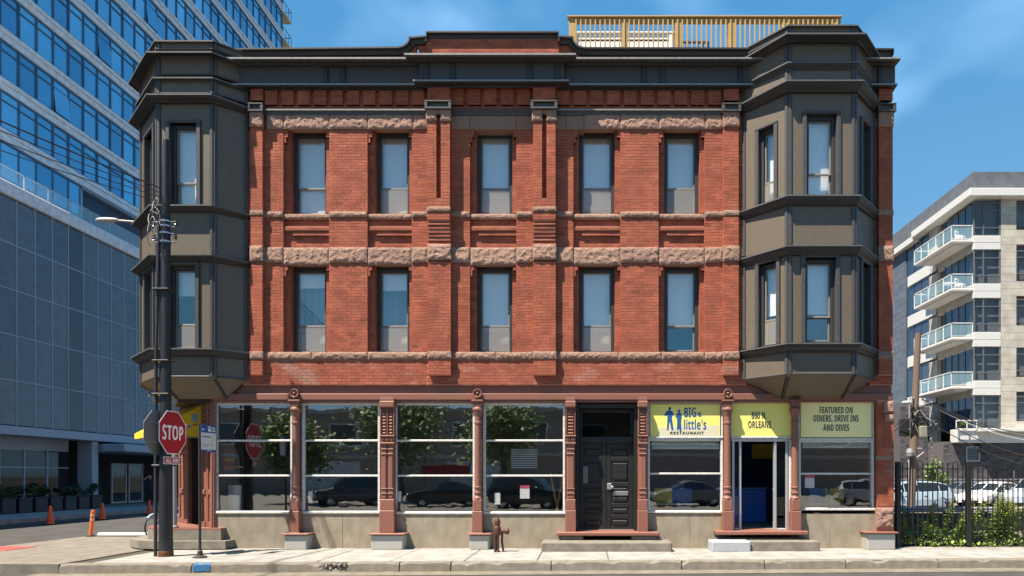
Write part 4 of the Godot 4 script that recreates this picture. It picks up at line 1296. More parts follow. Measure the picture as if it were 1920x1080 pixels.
func build_tower() -> void:
	# glass tower set back on a podium; both faces look along +x across the side street
	var T := thing("glass_tower", "tall blue glass tower with pale concrete floor bands above a slate grey podium", "building", Vector3(-36, 0, -36))
	var o := Transform3D(Basis(Vector3.UP, PI / 2), Vector3(0, 0, 36)) # local: x runs along the street away from the viewer (-z), z outwards (+x)
	var P := func(b: MB, face: float) -> void: b.t = Transform3D(Basis(Vector3(0, 0, -1), Vector3.UP, Vector3(1, 0, 0)), Vector3(face + 36.0, 0, 36.0))
	var face := -33.0
	var pitch := 1.27
	var s0 := 22.45 - 6 * pitch   # distance along the street of the first mullion
	var ncol := 34
	var s1 := s0 + ncol * pitch
	var fl := 2.85
	var band0 := 21.37            # top of the lowest floor band
	var body := MB.new(); P.call(body, face)
	body.col = Color(0.05, 0.07, 0.10)
	body.box(s0, s1, 0, 58, -16, -0.30)
	put(body, "core", M.plain, T)
	for k in 13:
		var b := MB.new(); P.call(b, face)
		var y1 := band0 + k * fl
		b.bev(s0, s1 + 0.1, y1 - 0.68, y1 - 0.30, -0.3, 0.06, 0.02); b.bev(s0, s1 + 0.1, y1 - 0.285, y1 - 0.02, -0.3, 0.12, 0.03)
		put(b, "floor_band", M.concrete_band, T)
		var m := MB.new(); P.call(m, face)
		m.box(s0, s1, y1 - 0.79, y1 - 0.721, -0.3, 0.02); m.box(s0, s1, y1 + 0.001, y1 + 0.07, -0.3, 0.02)
		m.box(s0, s1, y1 + fl - 1.28, y1 + fl - 1.22, -0.2, 0.005)
		for i in ncol + 1: m.box(s0 + i * pitch - 0.026, s0 + i * pitch + 0.026, y1 + 0.07, y1 + fl - 0.79, -0.25, 0.03)
		put(m, "window_grid", M.tower_metal, T)
	# panes: those nearest the viewer as pieces of their own
	var rest := MB.new(); P.call(rest, face)
	var list := []
	for k in range(0, 12):
		for i in ncol:
			list.append([s0 + i * pitch, band0 + k * fl, i, k])
	var tones := [Color(0.13, 0.45, 0.68), Color(0.105, 0.39, 0.61), Color(0.155, 0.51, 0.75), Color(0.12, 0.43, 0.66), Color(0.08, 0.32, 0.52)]
	var pane_m := []
	for c in 5:
		var pm := MB.new()
		pm.col = tones[c]
		pm.quad(Vector3(0.03, 0.06, 0), Vector3(pitch - 0.03, 0.06, 0), Vector3(pitch - 0.03, fl - 1.26, 0), Vector3(0.03, fl - 1.26, 0))
		pm.quad(Vector3(0.03, fl - 1.22, 0), Vector3(pitch - 0.03, fl - 1.22, 0), Vector3(pitch - 0.03, fl - 0.78, 0), Vector3(0.03, fl - 0.78, 0))
		pane_m.append(pm.mesh())
	var made := 0
	var vent := {"9_1": true, "12_3": true, "16_5": true}
	for q in list:
		var d: float = q[0] + 16.0
		var sx := 1100.0 - 33.0 * 1280.0 / d
		var sy: float = 893.0 - (q[1] + 2.0 - 1.69) * 1280.0 / d
		var shown: bool = sx > -60.0 and sy > -120.0 and (sx < 290.0 or sy < 130.0)
		var t := Transform3D(Basis(Vector3(0, 0, -1), Vector3.UP, Vector3(1, 0, 0)), Vector3(face + 36.0 - 0.06, q[1], 36.0 - q[0]))
		var w := Basis.from_euler(Vector3(rng.randf_range(-0.006, 0.006), rng.randf_range(-0.008, 0.008), 0))
		var open: bool = vent.has("%d_%d" % [q[2], q[3]])
		if open: w = Basis(Vector3.RIGHT, -0.09)
		t = t * Transform3D(w, Vector3(0, 0, 0.19 if open else 0.0))
		if shown and made < 300:
			made += 1
			var g := put(pane_m[rng.randi() % 5], "window_pane", M.tower_glass, T)
			g.transform = t
		else:
			rest.t = t
			rest.col = tones[rng.randi() % 5]
			rest.quad(Vector3(0.03, 0.06, 0), Vector3(pitch - 0.03, 0.06, 0), Vector3(pitch - 0.03, fl - 0.78, 0), Vector3(0.03, fl - 0.78, 0))
	put(rest, "far_window_panes", M.tower_glass, T, "", "", "", "stuff")
	# lowest floor: tall glazing, then a recessed terrace under the first band
	var y0 := 15.0
	for i in ncol:
		var s := s0 + i * pitch
		var back := -2.6 if s > 28.6 else -0.06
		var g := MB.new(); P.call(g, face + back)
		g.col = tones[rng.randi() % 5]
		g.quad(Vector3(s + 0.03, y0, 0), Vector3(s + pitch - 0.03, y0, 0), Vector3(s + pitch - 0.03, band0 - 0.8, 0), Vector3(s + 0.03, band0 - 0.8, 0))
		put(g, "terrace_pane", M.tower_glass, T)
		g = MB.new(); P.call(g, face + back)
		g.box(s - 0.035, s + 0.035, y0, band0 - 0.75, -0.1, 0.05); g.box(s, s + pitch, y0 + 3.6, y0 + 3.66, -0.1, 0.04)
		put(g, "mullion", M.tower_metal, T)
	var sof := MB.new(); P.call(sof, face)
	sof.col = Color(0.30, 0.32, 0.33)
	sof.box(28.6, s1, band0 - 0.9, band0 - 0.721, -2.7, 0.05)
	sof.box(28.5, 28.6, y0, band0 - 0.9, -2.6, 0.0)
	put(sof, "terrace_ceiling", M.concrete_band, T)
	# balconies at the far end
	for k in 13:
		var y := band0 + k * fl - 0.30
		if y < 36.0: continue
		var b := MB.new(); P.call(b, face)
		b.col = Color(0.95, 0.82, 0.62)
		b.bev(s1 + 0.1, s1 + 2.3, y - 0.25, y, -9.0, 0.05, 0.03)
		var bl := put(b, "balcony", M.concrete_band, T)
		var r := MB.new(); P.call(r, face)
		r.box(s1 + 0.1, s1 + 2.25, y + 1.0, y + 1.05, -0.02, 0.03); r.box(s1 + 2.2, s1 + 2.25, y + 1.0, y + 1.05, -9, -0.02)
		for i in 4: r.box(s1 + 0.2 + i * 0.68, s1 + 0.24 + i * 0.68, y, y + 1.0, -0.02, 0.02)
		put(r, "railing", M.tower_metal, bl)
	# podium
	var pf := -27.0
	var pp := 1.07
	var p0 := -4.0
	var np := 62
	var rows := [4.07, 6.2, 8.33, 10.46, 12.58, 14.75]
	var pb := MB.new(); P.call(pb, pf)
	pb.col = Color(0.06, 0.07, 0.085)
	pb.box(p0, p0 + np * pp, 4.05, 14.8, -6, -0.1); pb.box(p0, p0 + np * pp, 0, 4.05, -8, -3.2)
	put(pb, "podium_core", M.plain, T)
	var cp := MB.new(); P.call(cp, pf)
	cp.bev(p0, p0 + np * pp, 14.75, 15.4, -6, 0.12, 0.04)
	put(cp, "podium_coping", M.concrete_band, T)
	var pm := []
	for c in 4:
		var m := MB.new()
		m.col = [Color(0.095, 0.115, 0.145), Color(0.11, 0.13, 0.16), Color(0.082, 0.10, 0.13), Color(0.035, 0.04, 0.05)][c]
		m.bev(0.03, pp - 0.03, 0.03, 2.10, -0.08, 0.0, 0.01)
		pm.append(m.mesh())
	for i in np:
		for j in 5:
			var s := p0 + i * pp
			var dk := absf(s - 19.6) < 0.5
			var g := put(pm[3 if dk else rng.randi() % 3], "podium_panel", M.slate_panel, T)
			g.transform = Transform3D(Basis(Vector3(0, 0, -1), Vector3.UP, Vector3(1, 0, 0)), Vector3(pf + 36.0, rows[j], 36.0 - s))
	var jn := MB.new(); P.call(jn, pf)
	for i in np + 1: jn.box(p0 + i * pp - 0.025, p0 + i * pp + 0.025, 4.07, 14.75, -0.05, 0.02)
	for j in range(1, 5): jn.box(p0, p0 + np * pp, rows[j] - 0.03, rows[j] + 0.025, -0.05, 0.025)
	put(jn, "panel_joints", M.podium_metal, T)
	var bm := MB.new(); P.call(bm, pf)
	bm.bev(p0, p0 + np * pp, 3.62, 4.05, -3.0, 0.15, 0.03)
	bm.bev(22.0, 32.5, 3.05, 3.5, -2.5, 1.3, 0.05)
	put(bm, "podium_beam", M.podium_metal, T)
	for s in [4.0, 12.0, 21.6, 33.0, 42.0, 52.0]:
		var c := MB.new(); P.call(c, pf)
		c.bev(s - 0.24, s + 0.24, -0.05, 3.62, -0.9, -0.05, 0.03)
		put(c, "podium_column", M.podium_metal, T)
	# ground floor glazing and entrance
	for i in 17:
		var s := -3.8 + i * 1.45
		var g := MB.new(); P.call(g, pf - 1.0)
		g.quad(Vector3(s, 0.35, 0), Vector3(s + 1.45, 0.35, 0), Vector3(s + 1.45, 3.0, 0), Vector3(s, 3.0, 0))
		put(g, "ground_floor_pane", M.pane, T)
		g = MB.new(); P.call(g, pf - 1.0)
		g.box(s - 0.04, s + 0.04, 0.0, 3.05, -0.06, 0.05); g.box(s, s + 1.45, 2.1, 2.16, -0.05, 0.04); g.box(s, s + 1.45, 0.3, 0.36, -0.05, 0.04); g.box(s, s + 1.45, 3.0, 3.62, -0.1, 0.03)
		put(g, "glazing_frame", M.podium_metal, T)
	var inn := MB.new(); P.call(inn, pf)
	inn.col = Color(0.03, 0.033, 0.036)
	inn.box(-4, 46, -0.05, 3.62, -3.3, -3.1); inn.box(21.5, 21.8, 0, 3.6, -3.1, -1.0); inn.box(36.0, 46, 0.0, 3.6, -3.1, -0.6)
	put(inn, "lobby_wall", M.plain, T)
	for s in [26.2, 27.8]:
		var d := MB.new(); P.call(d, pf - 2.4)
		d.bev(s, s + 0.1, 0, 2.5, -0.04, 0.04, 0.01); d.bev(s + 1.3, s + 1.4, 0, 2.5, -0.04, 0.04, 0.01); d.bev(s + 0.1, s + 1.3, 2.4, 2.5, -0.04, 0.04, 0.01); d.bev(s + 0.1, s + 1.3, 0, 0.1, -0.04, 0.04, 0.01)
		var dd := put(d, "entrance_door", M.white_frame, T)
		var g := MB.new(); P.call(g, pf - 2.4)
		g.quad(Vector3(s + 0.1, 0.1, 0), Vector3(s + 1.3, 0.1, 0), Vector3(s + 1.3, 2.4, 0), Vector3(s + 0.1, 2.4, 0))
		put(g, "pane", M.pane, dd)
	# terrace railing along the coping
	for i in 24:
		var s := 13.0 + i * 1.5
		var r := MB.new(); P.call(r, pf - 0.6)
		r.quad(Vector3(s + 0.03, 15.45, 0), Vector3(s + 1.47, 15.45, 0), Vector3(s + 1.47, 16.4, 0), Vector3(s + 0.03, 16.4, 0))
		var pr := put(r, "terrace_rail", M.rail_glass, T)
		r = MB.new(); P.call(r, pf - 0.6)
		r.box(s - 0.02, s + 0.02, 15.4, 16.45, -0.02, 0.02); r.box(s, s + 1.5, 16.4, 16.45, -0.02, 0.02)
		put(r, "rail_post", M.podium_metal, pr)

func build_condo() -> void:
	# the flats beyond the parking lot: front looks at the viewer, side looks along -x at the brick building
	var C := thing("apartment_block", "beige and slate apartment block with white balconies above a black brick base", "building", Vector3(30, 0, -35))
	var o := Transform3D(Basis(), Vector3(-30, 0, 35))
	var zf := -29.0; var xs := 25.5
	var body := MB.new(); body.t = o
	body.col = Color(0.10, 0.11, 0.12)
	body.box(xs + 0.3, 60, 4.9, 20.6, -75, zf - 0.3)
	put(body, "core", M.plain, C)
	# parapet and white eaves slab
	var pa := MB.new(); pa.t = o
	pa.col = Color(0.12, 0.135, 0.16)
	pa.box(xs, 60, 20.463, 21.764, -75, zf)
	put(pa, "parapet", M.cladding, C)
	var ev := MB.new(); ev.t = o
	ev.bev(xs - 0.55, 60, 19.971, 20.481, -36.5, zf + 0.55, 0.03); ev.bev(xs - 0.35, xs + 2, 19.795, 20.288, -42.0, -36.6, 0.03)
	put(ev, "eaves", M.white_frame, C)
	var bands := [[442.0, 468.0], [532.0, 559.0], [623.0, 650.0], [714.0, 741.0], [803.0, 830.0]]
	var tops := [378.0, 468.0, 559.0, 650.0, 741.0]
	var yb := []
	for b in bands: yb.append([1.69 + (893 - b[1]) * 45.0 / 1280.0, 1.69 + (893 - b[0]) * 45.0 / 1280.0])
	var yt := []
	for t in tops: yt.append(1.69 + (893 - t) * 45.0 / 1280.0)
	var xc := 27.316
	# slate side wall farther back, in long boards
	for j in 30:
		var y := 4.95 + j * 0.53
		if y > 20.4: break
		var b := MB.new(); b.t = o
		b.col = jit(Color(0.105, 0.135, 0.175), 0.06)
		b.box(xs + 0.02, xs + 0.3, y, y + 0.515, -75, -38.6)
		put(b, "side_board", M.cladding, C)
	for k in 5:
		# white spandrel of the glazed corner
		var b := MB.new(); b.t = o
		if k < 4:
			b.bev(xs, xc - 0.02, yb[k][0], yb[k][0] + 0.44, zf - 0.3, zf + 0.03, 0.02); b.bev(xs, xc - 0.02, yb[k][0] + 0.455, yb[k][1], zf - 0.3, zf + 0.03, 0.02)
			put(b, "white_panel", M.white_frame, C)
			b = MB.new(); b.t = o
			b.bev(xs - 0.03, xs + 0.3, yb[k][0] + 0.05, yb[k][1] - 0.05, -38.2, -33.8, 0.02)
			put(b, "white_panel", M.white_frame, C)
			b = MB.new(); b.t = o
			b.col = Color(0.50, 0.47, 0.41)
			b.box(xs + 0.05, xs + 0.3, yb[k][0] - 0.1, yb[k][1] + 0.02, -33.7, zf - 0.301)
			put(b, "beige_panel", M.cladding, C)
		var y0: float = yb[k][1]; var y1: float = yt[k]
		# corner window facing the viewer
		var g := MB.new(); g.t = o
		g.quad(Vector3(xs + 0.05, y0, zf - 0.05), Vector3(xc - 0.05, y0, zf - 0.05), Vector3(xc - 0.05, y1, zf - 0.05), Vector3(xs + 0.05, y1, zf - 0.05))
		var w := put(g, "corner_window", M.pane, C)
		var f := MB.new(); f.t = o
		f.col = Color(0.09, 0.10, 0.115)
		for x in [xs, xs + 0.62, xc - 0.12]: f.bev(x, x + 0.09, y0, y1, zf - 0.1, zf, 0.01)
		for y in [y0, y0 + (y1 - y0) * 0.22, y1 - (y1 - y0) * 0.26, y1 - 0.08]: f.bev(xs + 0.09, xc - 0.03, y, y + 0.07, zf - 0.1, zf - 0.004, 0.01)
		put(f, "frame", M.satin, w)
		var cu := MB.new(); cu.t = o
		cu.col = jit(Color(0.20, 0.23, 0.24), 0.3)
		var cx := rng.randf_range(xs + 0.5, xs + 1.1)
		cu.box(cx, cx + 0.4, y0, y1, zf - 0.6, zf - 0.55)
		put(cu, "curtain", M.cloth, w)
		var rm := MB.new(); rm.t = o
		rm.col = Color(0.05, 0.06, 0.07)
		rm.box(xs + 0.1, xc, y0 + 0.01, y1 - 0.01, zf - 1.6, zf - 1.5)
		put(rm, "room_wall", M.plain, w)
		# glazing along the side behind the balconies
		for i in 4:
			var z0 := zf - 0.3 - i * 0.85
			g = MB.new(); g.t = o
			g.col = jit(Color(0.035, 0.05, 0.09), 0.2)
			g.quad(Vector3(xs + 0.08, y0, z0), Vector3(xs + 0.08, y0, z0 - 0.8), Vector3(xs + 0.08, y1, z0 - 0.8), Vector3(xs + 0.08, y1, z0))
			g.box(xs + 0.04, xs + 0.1, y0, y1, z0 - 0.85, z0 - 0.80)
			put(g, "side_window", M.slate_panel, C)
		b = MB.new(); b.t = o
		b.col = Color(0.47, 0.445, 0.39)
		b.box(xs + 0.03, xs + 0.3, y0 - 1.0, y1 + 0.3, -33.7 - 1.2, -33.72)
		put(b, "beige_panel", M.cladding, C)
		g = MB.new(); g.t = o
		for i in 3:
			var z0 := -35.0 - i * 1.15
			g.col = jit(Color(0.035, 0.05, 0.09), 0.2)
			g.quad(Vector3(xs + 0.08, y0, z0), Vector3(xs + 0.08, y0, z0 - 1.1), Vector3(xs + 0.08, y1, z0 - 1.1), Vector3(xs + 0.08, y1, z0))
			g.box(xs + 0.04, xs + 0.1, y0, y1, z0 - 1.15, z0 - 1.10)
		put(g, "side_window", M.slate_panel, C)
		# beige front: boards above and below the punched windows
	var wx0 := 28.336; var wx1 := 30.094
	var wins := [[378.0, 424.0], [469.0, 514.0], [560.0, 604.0], [651.0, 696.0], [742.0, 788.0]]
	var j := 0
	var y := 4.854
	while y < 19.936:
		var h := 0.485
		var cut := false
		for q in wins:
			var a: float = 1.69 + (893 - q[1]) * 45.0 / 1280.0; var c: float = 1.69 + (893 - q[0]) * 45.0 / 1280.0
			if y + h > a + 0.02 and y < c - 0.02: cut = true
		var tone := jit(Color(0.47, 0.445, 0.385), 0.03)
		var spans := [[xc, wx0], [wx1, wx1 + 2.4], [wx1 + 2.4, 60.0]] if cut else [[xc, wx0 + 0.6], [wx0 + 0.6, wx1 + 2.0], [wx1 + 2.0, 60.0]]
		for sp in spans:
			var b := MB.new(); b.t = o
			b.col = jit(tone, 0.02)
			b.box(sp[0], sp[1] - 0.012, y, y + h - 0.014, zf - 0.3, zf + 0.0)
			put(b, "beige_board", M.cladding, C)
		y += h; j += 1
	for q in wins:
		var a: float = 1.69 + (893 - q[1]) * 45.0 / 1280.0; var c: float = 1.69 + (893 - q[0]) * 45.0 / 1280.0
		var g := MB.new(); g.t = o
		g.quad(Vector3(wx0, a, zf - 0.12), Vector3(wx1, a, zf - 0.12), Vector3(wx1, c, zf - 0.12), Vector3(wx0, c, zf - 0.12))
		var w := put(g, "front_window", M.pane, C)
		var f := MB.new(); f.t = o
		f.col = Color(0.10, 0.10, 0.105)
		f.bev(wx0, wx0 + 0.08, a, c, zf - 0.2, zf - 0.05, 0.01); f.bev(wx1 - 0.08, wx1, a, c, zf - 0.2, zf - 0.05, 0.01); f.bev(wx0 + 0.08, wx1 - 0.08, c - 0.08, c, zf - 0.2, zf - 0.05, 0.01); f.bev(wx0 + 0.08, wx1 - 0.08, a, a + 0.08, zf - 0.2, zf - 0.05, 0.01)
		f.bev(wx0 + 0.08, wx1 - 0.08, c - 0.48, c - 0.42, zf - 0.18, zf - 0.07, 0.01)
		put(f, "frame", M.satin, w)
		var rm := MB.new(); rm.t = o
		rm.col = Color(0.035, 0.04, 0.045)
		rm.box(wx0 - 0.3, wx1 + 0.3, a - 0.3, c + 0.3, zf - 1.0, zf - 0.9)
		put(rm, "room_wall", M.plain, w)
	# black brick base, white terrace slab, louvre
	var bx0 := 23.484
	var joined := MB.new(); joined.t = o
	var nb := 0
	var base := MB.new(); base.t = o
	base.col = Color(1.3, 1.25, 1.25)
	base.box(bx0 + 0.03, 60, -0.1, 3.975, -60, zf - 0.03); base.box(xs - 9.0, bx0 + 0.03, -0.1, 6.574, -60, -31.03)
	put(base, "base_wall", M.dark_brick, C)
	var rr := 0
	y = 1.0
	while y < 6.574 - 0.1:
		var x := xs - 4.0 + (0.15 if rr % 2 else 0.0)
		while x < 33.0:
			for part in [[xs - 3.9, bx0, -31.0], [bx0 + 0.03, 32.0, zf]]:
				var a := maxf(x, part[0]); var c := minf(x + 0.28, part[1])
				if c - a < 0.03 or (part[2] > -30.0 and y > 3.835): continue
				joined.col = jit(Color(0.9, 0.87, 0.9), 0.55)
				joined.box(a, c, y, y + 0.115, part[2] - 0.02, part[2], false)
			x += 0.30
		y += 0.13; rr += 1
	put(joined, "base_bricks", M.dark_brick, C, "", "", "", "stuff")
	var ts := MB.new(); ts.t = o
	ts.bev(24.058, 60, 3.88, 4.749, zf - 0.2, zf + 0.5, 0.03); ts.bev(25.369, 60, 4.578, 4.784, zf + 0.0, zf + 1.0, 0.02)
	put(ts, "terrace_slab", M.white_frame, C)
	var ds := MB.new(); ds.t = o
	ds.col = Color(0.06, 0.065, 0.075)
	ds.bev(25.83, 60, 3.265, 3.895 - 0.01, zf - 0.2, zf + 0.25, 0.02)
	put(ds, "dark_fascia", M.cladding, C)
	var lv := MB.new(); lv.t = o
	lv.bev(24.976, 25.046, 2.707, 3.619, zf - 0.1, zf + 0.10, 0.02); lv.bev(25.818, 25.888, 2.707, 3.619, zf - 0.1, zf + 0.10, 0.02)
	lv.bev(24.976, 25.888, 3.584, 3.654, zf - 0.1, zf + 0.10, 0.02); lv.bev(24.976, 25.888, 2.672, 2.742, zf - 0.1, zf + 0.10, 0.02)
	var lo := put(lv, "louvre_vent", M.aluminium, C)
	for i in 6:
		var b := MB.new(); b.t = o
		var yy := 2.777 + i * 0.135
		b.col = Color(0.7, 0.7, 0.7)
		b.quad(Vector3(25.046, yy, zf + 0.14), Vector3(25.818, yy, zf + 0.14), Vector3(25.818, yy + 0.075, zf + 0.03), Vector3(25.046, yy + 0.075, zf + 0.03))
		put(b, "slat", M.rough_metal, lo)
	# balconies
	for k in 4:
		var yd: float = 1.69 + (893 - [449.0, 540.0, 632.0, 724.0][k]) * 45.0 / 1280.0
		var x0 := 24.05
		var b := MB.new(); b.t = o
		b.bev(x0, xs + 0.05, yd - 0.17, yd, -34.2, zf - 0.02, 0.03)
		b.bev(x0 + 0.35, xs - 0.2, yd - 0.26, yd - 0.171, -33.8, zf - 0.4, 0.02)
		var bl := put(b, "balcony", M.white_frame, C)
		for i in 6:
			var z := zf - 0.05 - i * 1.02
			var p := MB.new(); p.t = o
			p.box(x0 + 0.01, x0 + 0.06, yd, yd + 0.92, z - 0.05, z)
			put(p, "rail_post", M.white_frame, bl)
			if i < 5:
				var g := MB.new(); g.t = o
				g.quad(Vector3(x0 + 0.035, yd + 0.08, z - 0.06), Vector3(x0 + 0.035, yd + 0.08, z - 1.0), Vector3(x0 + 0.035, yd + 0.86, z - 1.0), Vector3(x0 + 0.035, yd + 0.86, z - 0.06))
				put(g, "rail_pane", M.rail_glass, bl)
		var r := MB.new(); r.t = o
		r.bev(x0, x0 + 0.07, yd + 0.9, yd + 0.96, -34.2, zf - 0.03, 0.01); r.bev(x0, xs, yd + 0.9, yd + 0.96, zf - 0.10, zf - 0.03, 0.01); r.bev(xs - 0.06, xs, yd, yd + 0.9, zf - 0.09, zf - 0.04, 0.01)
		r.bev(x0, xs, yd + 0.05, yd + 0.09, zf - 0.09, zf - 0.04, 0.01); r.bev(x0, xs, yd + 0.9, yd + 0.96, -34.2, -34.13, 0.01)
		put(r, "rail", M.white_frame, bl)
		var g2 := MB.new(); g2.t = o
		g2.quad(Vector3(x0 + 0.07, yd + 0.08, zf - 0.06), Vector3(xs - 0.07, yd + 0.08, zf - 0.06), Vector3(xs - 0.07, yd + 0.86, zf - 0.06), Vector3(x0 + 0.07, yd + 0.86, zf - 0.06))
		put(g2, "rail_pane", M.rail_glass, bl)
	# chairs on the two upper balconies, a planted rail on the terrace
	for k in 2:
		var yd: float = 1.69 + (893 - [449.0, 540.0][k]) * 45.0 / 1280.0
		var ch := thing("balcony_chair", ["white chair alone on the topmost balcony", "white chair beside a table on the second balcony from the top"][k], "chair", Vector3(25.0, yd, -29.7), 0.6, "chairs on the balconies")
		var s := MB.new(); s.col = Color(0.8, 0.8, 0.8)
		s.bev(-0.24, 0.24, 0.38, 0.44, -0.24, 0.24, 0.02)
		put(s, "seat", M.plain, ch)
		s = MB.new(); s.col = Color(0.8, 0.8, 0.8)
		s.bev(-0.24, -0.18, 0.44, 0.88, -0.24, -0.20, 0.01); s.bev(0.18, 0.24, 0.44, 0.88, -0.24, -0.20, 0.01); s.bev(-0.18, 0.18, 0.78, 0.88, -0.24, -0.20, 0.01); s.bev(-0.18, 0.18, 0.58, 0.64, -0.24, -0.20, 0.01)
		put(s, "backrest", M.plain, ch)
		for x in [-0.21, 0.21]:
			for z in [-0.21, 0.21]:
				s = MB.new(); s.col = Color(0.8, 0.8, 0.8)
				s.tube([Vector3(x, 0, z * 1.1), Vector3(x, 0.39, z)], 0.022)
				put(s, "leg", M.plain, ch)
	var tb := thing("balcony_table", "small round white table on the second balcony from the top", "table", Vector3(24.65, 1.69 + (893 - 540) * 45.0 / 1280.0, -30.5))
	var tm := MB.new(); tm.col = Color(0.8, 0.8, 0.8)
	tm.lathe([Vector2(0.0, 0.70), Vector2(0.36, 0.70), Vector2(0.36, 0.73), Vector2(0.0, 0.735)], 16, false)
	put(tm, "table_top", M.plain, tb)
	tm = MB.new(); tm.col = Color(0.6, 0.6, 0.6)
	tm.lathe([Vector2(0.2, 0.0), Vector2(0.18, 0.02), Vector2(0.03, 0.04), Vector2(0.03, 0.70)], 10)
	put(tm, "stem", M.plain, tb)
	var tr := thing("terrace_railing", "white terrace railing with green plants behind it above the black brick", "railing", Vector3(24.621, 4.694, -28.25))
	var q := MB.new()
	var hw := 0.691
	for x in [-hw, 0.0, hw - 0.06]: q.bev(x, x + 0.06, 0.0, 0.62, -0.03, 0.03, 0.01)
	q.bev(-hw, hw, 0.56, 0.64, -0.04, 0.04, 0.01); q.bev(-hw, hw, 0.05, 0.10, -0.03, 0.03, 0.01)
	put(q, "rail", M.white_frame, tr)
	var pl := thing("terrace_plant", "low green plant behind the white terrace railing", "plant", Vector3(24.684, 4.694, -28.6))
	leaf_cloud(pl, "leaves", Vector3(0, 0.35, 0), Vector3(0.55, 0.32, 0.2), 160, 0.10, Color(0.07, 0.13, 0.025), 3)

func leaf_cloud(parent: Node, called: String, at: Vector3, size: Vector3, count: int, leaf: float, tone: Color, seed_: int, kind := "") -> void:
	# many small folded leaves through an ellipsoid, gathered in clumps
	var r := RandomNumberGenerator.new(); r.seed = seed_
	var b := MB.new()
	var clumps := []
	for i in maxi(3, count / 45):
		var d := Vector3(r.randfn(), r.randfn(), r.randfn()).normalized() * pow(r.randf(), 0.4)
		clumps.append(d * size * 0.85)
	for i in count:
		var c: Vector3 = clumps[r.randi() % clumps.size()]
		var p := at + c + Vector3(r.randfn(), r.randfn(), r.randfn()) * size * 0.20
		var s := leaf * r.randf_range(0.6, 1.3)
		var bs := Basis.from_euler(Vector3(r.randf_range(-0.9, 0.9), r.randf() * TAU, r.randf_range(-0.7, 0.7)))
		var k := r.randf_range(0.65, 1.35)
		b.col = Color(tone.r * k * r.randf_range(0.9, 1.2), tone.g * k, tone.b * k)
		b.t = Transform3D(bs, p)
		b.tri(Vector3(-s * 0.35, 0, 0), Vector3(0, s * 0.08, -s * 0.6), Vector3(0, 0.0, s * 0.6)); b.tri(Vector3(s * 0.35, 0, 0), Vector3(0, 0, s * 0.6), Vector3(0, s * 0.08, -s * 0.6))
	var o := put(b, called, M.leaf, parent)
	if kind: tag(o, "", "", "", kind)

func lettering(parent: Node, text: String, at: Transform3D, height: float, col: Color, narrow := 0.7, called := "lettering", width := 0.0) -> void:
	var t := TextMesh.new()
	var f := SystemFont.new()
	f.font_names = PackedStringArray(["Droid Sans"]); f.font_weight = 700
	t.font = f; t.text = text; t.font_size = 64; t.pixel_size = 0.01; t.depth = 0.02
	var box := t.get_aabb()
	var s := height / 0.46
	var sx := s * narrow
	if width > 0.0: sx = width / box.size.x
	var o := MeshInstance3D.new()
	o.mesh = t; o.name = called
	var m := StandardMaterial3D.new()
	m.albedo_color = col; m.roughness = 0.6
	o.material_override = m
	parent.add_child(o, true)
	var c := box.get_center()
	o.transform = at * Transform3D(Basis.from_scale(Vector3(sx, s, 0.3)), Vector3(-c.x * sx, -c.y * s, 0.0))

func octagon(r: float) -> PackedVector2Array:
	var p := PackedVector2Array()
	for i in 8: p.append(Vector2(cos(TAU * (i + 0.5) / 8), sin(TAU * (i + 0.5) / 8)) * r)
	return p

func stop_sign(label: String, at: Vector3, yaw: float) -> Node3D:
	var s := thing("stop_sign", label, "stop sign", at, yaw)
	var b := MB.new()
	var r := 0.457 / cos(PI / 8)
	b.col = Color(0.36, 0.36, 0.37)
	b.prism(octagon(r), -0.004, 0.0)
	put(b, "plate", M.rough_metal, s)
	b = MB.new(); b.col = Color(0.82, 0.80, 0.80)
	b.prism(octagon(r * 0.997), 0.0005, 0.002)
	put(b, "white_border", M.satin, s)
	b = MB.new(); b.col = Color(0.42, 0.008, 0.022)
	b.prism(octagon(r * 0.952), 0.001, 0.004)
	put(b, "red_face", M.satin, s)
	lettering(s, "STOP", Transform3D(Basis(), Vector3(0, 0, 0.005)), 0.30, Color(0.93, 0.92, 0.92), 0.5, "lettering", 0.70)
	for y in [-0.2, 0.2]:
		b = MB.new(); b.col = Color(0.4, 0.12, 0.1)
		b.t = Transform3D(Basis(Vector3.RIGHT, PI / 2), Vector3(0, y, 0.004))
		b.lathe([Vector2(0.016, 0), Vector2(0.014, 0.008), Vector2(0, 0.011)], 8)
		put(b, "bolt", M.metal, s)
	b = MB.new(); b.col = Color(0.5, 0.5, 0.5)
	b.bev(-0.34, 0.34, 0.19, 0.22, -0.03, -0.005, 0.005); b.bev(-0.34, 0.34, -0.22, -0.19, -0.03, -0.005, 0.005)
	put(b, "bracket", M.rough_metal, s)
	return s

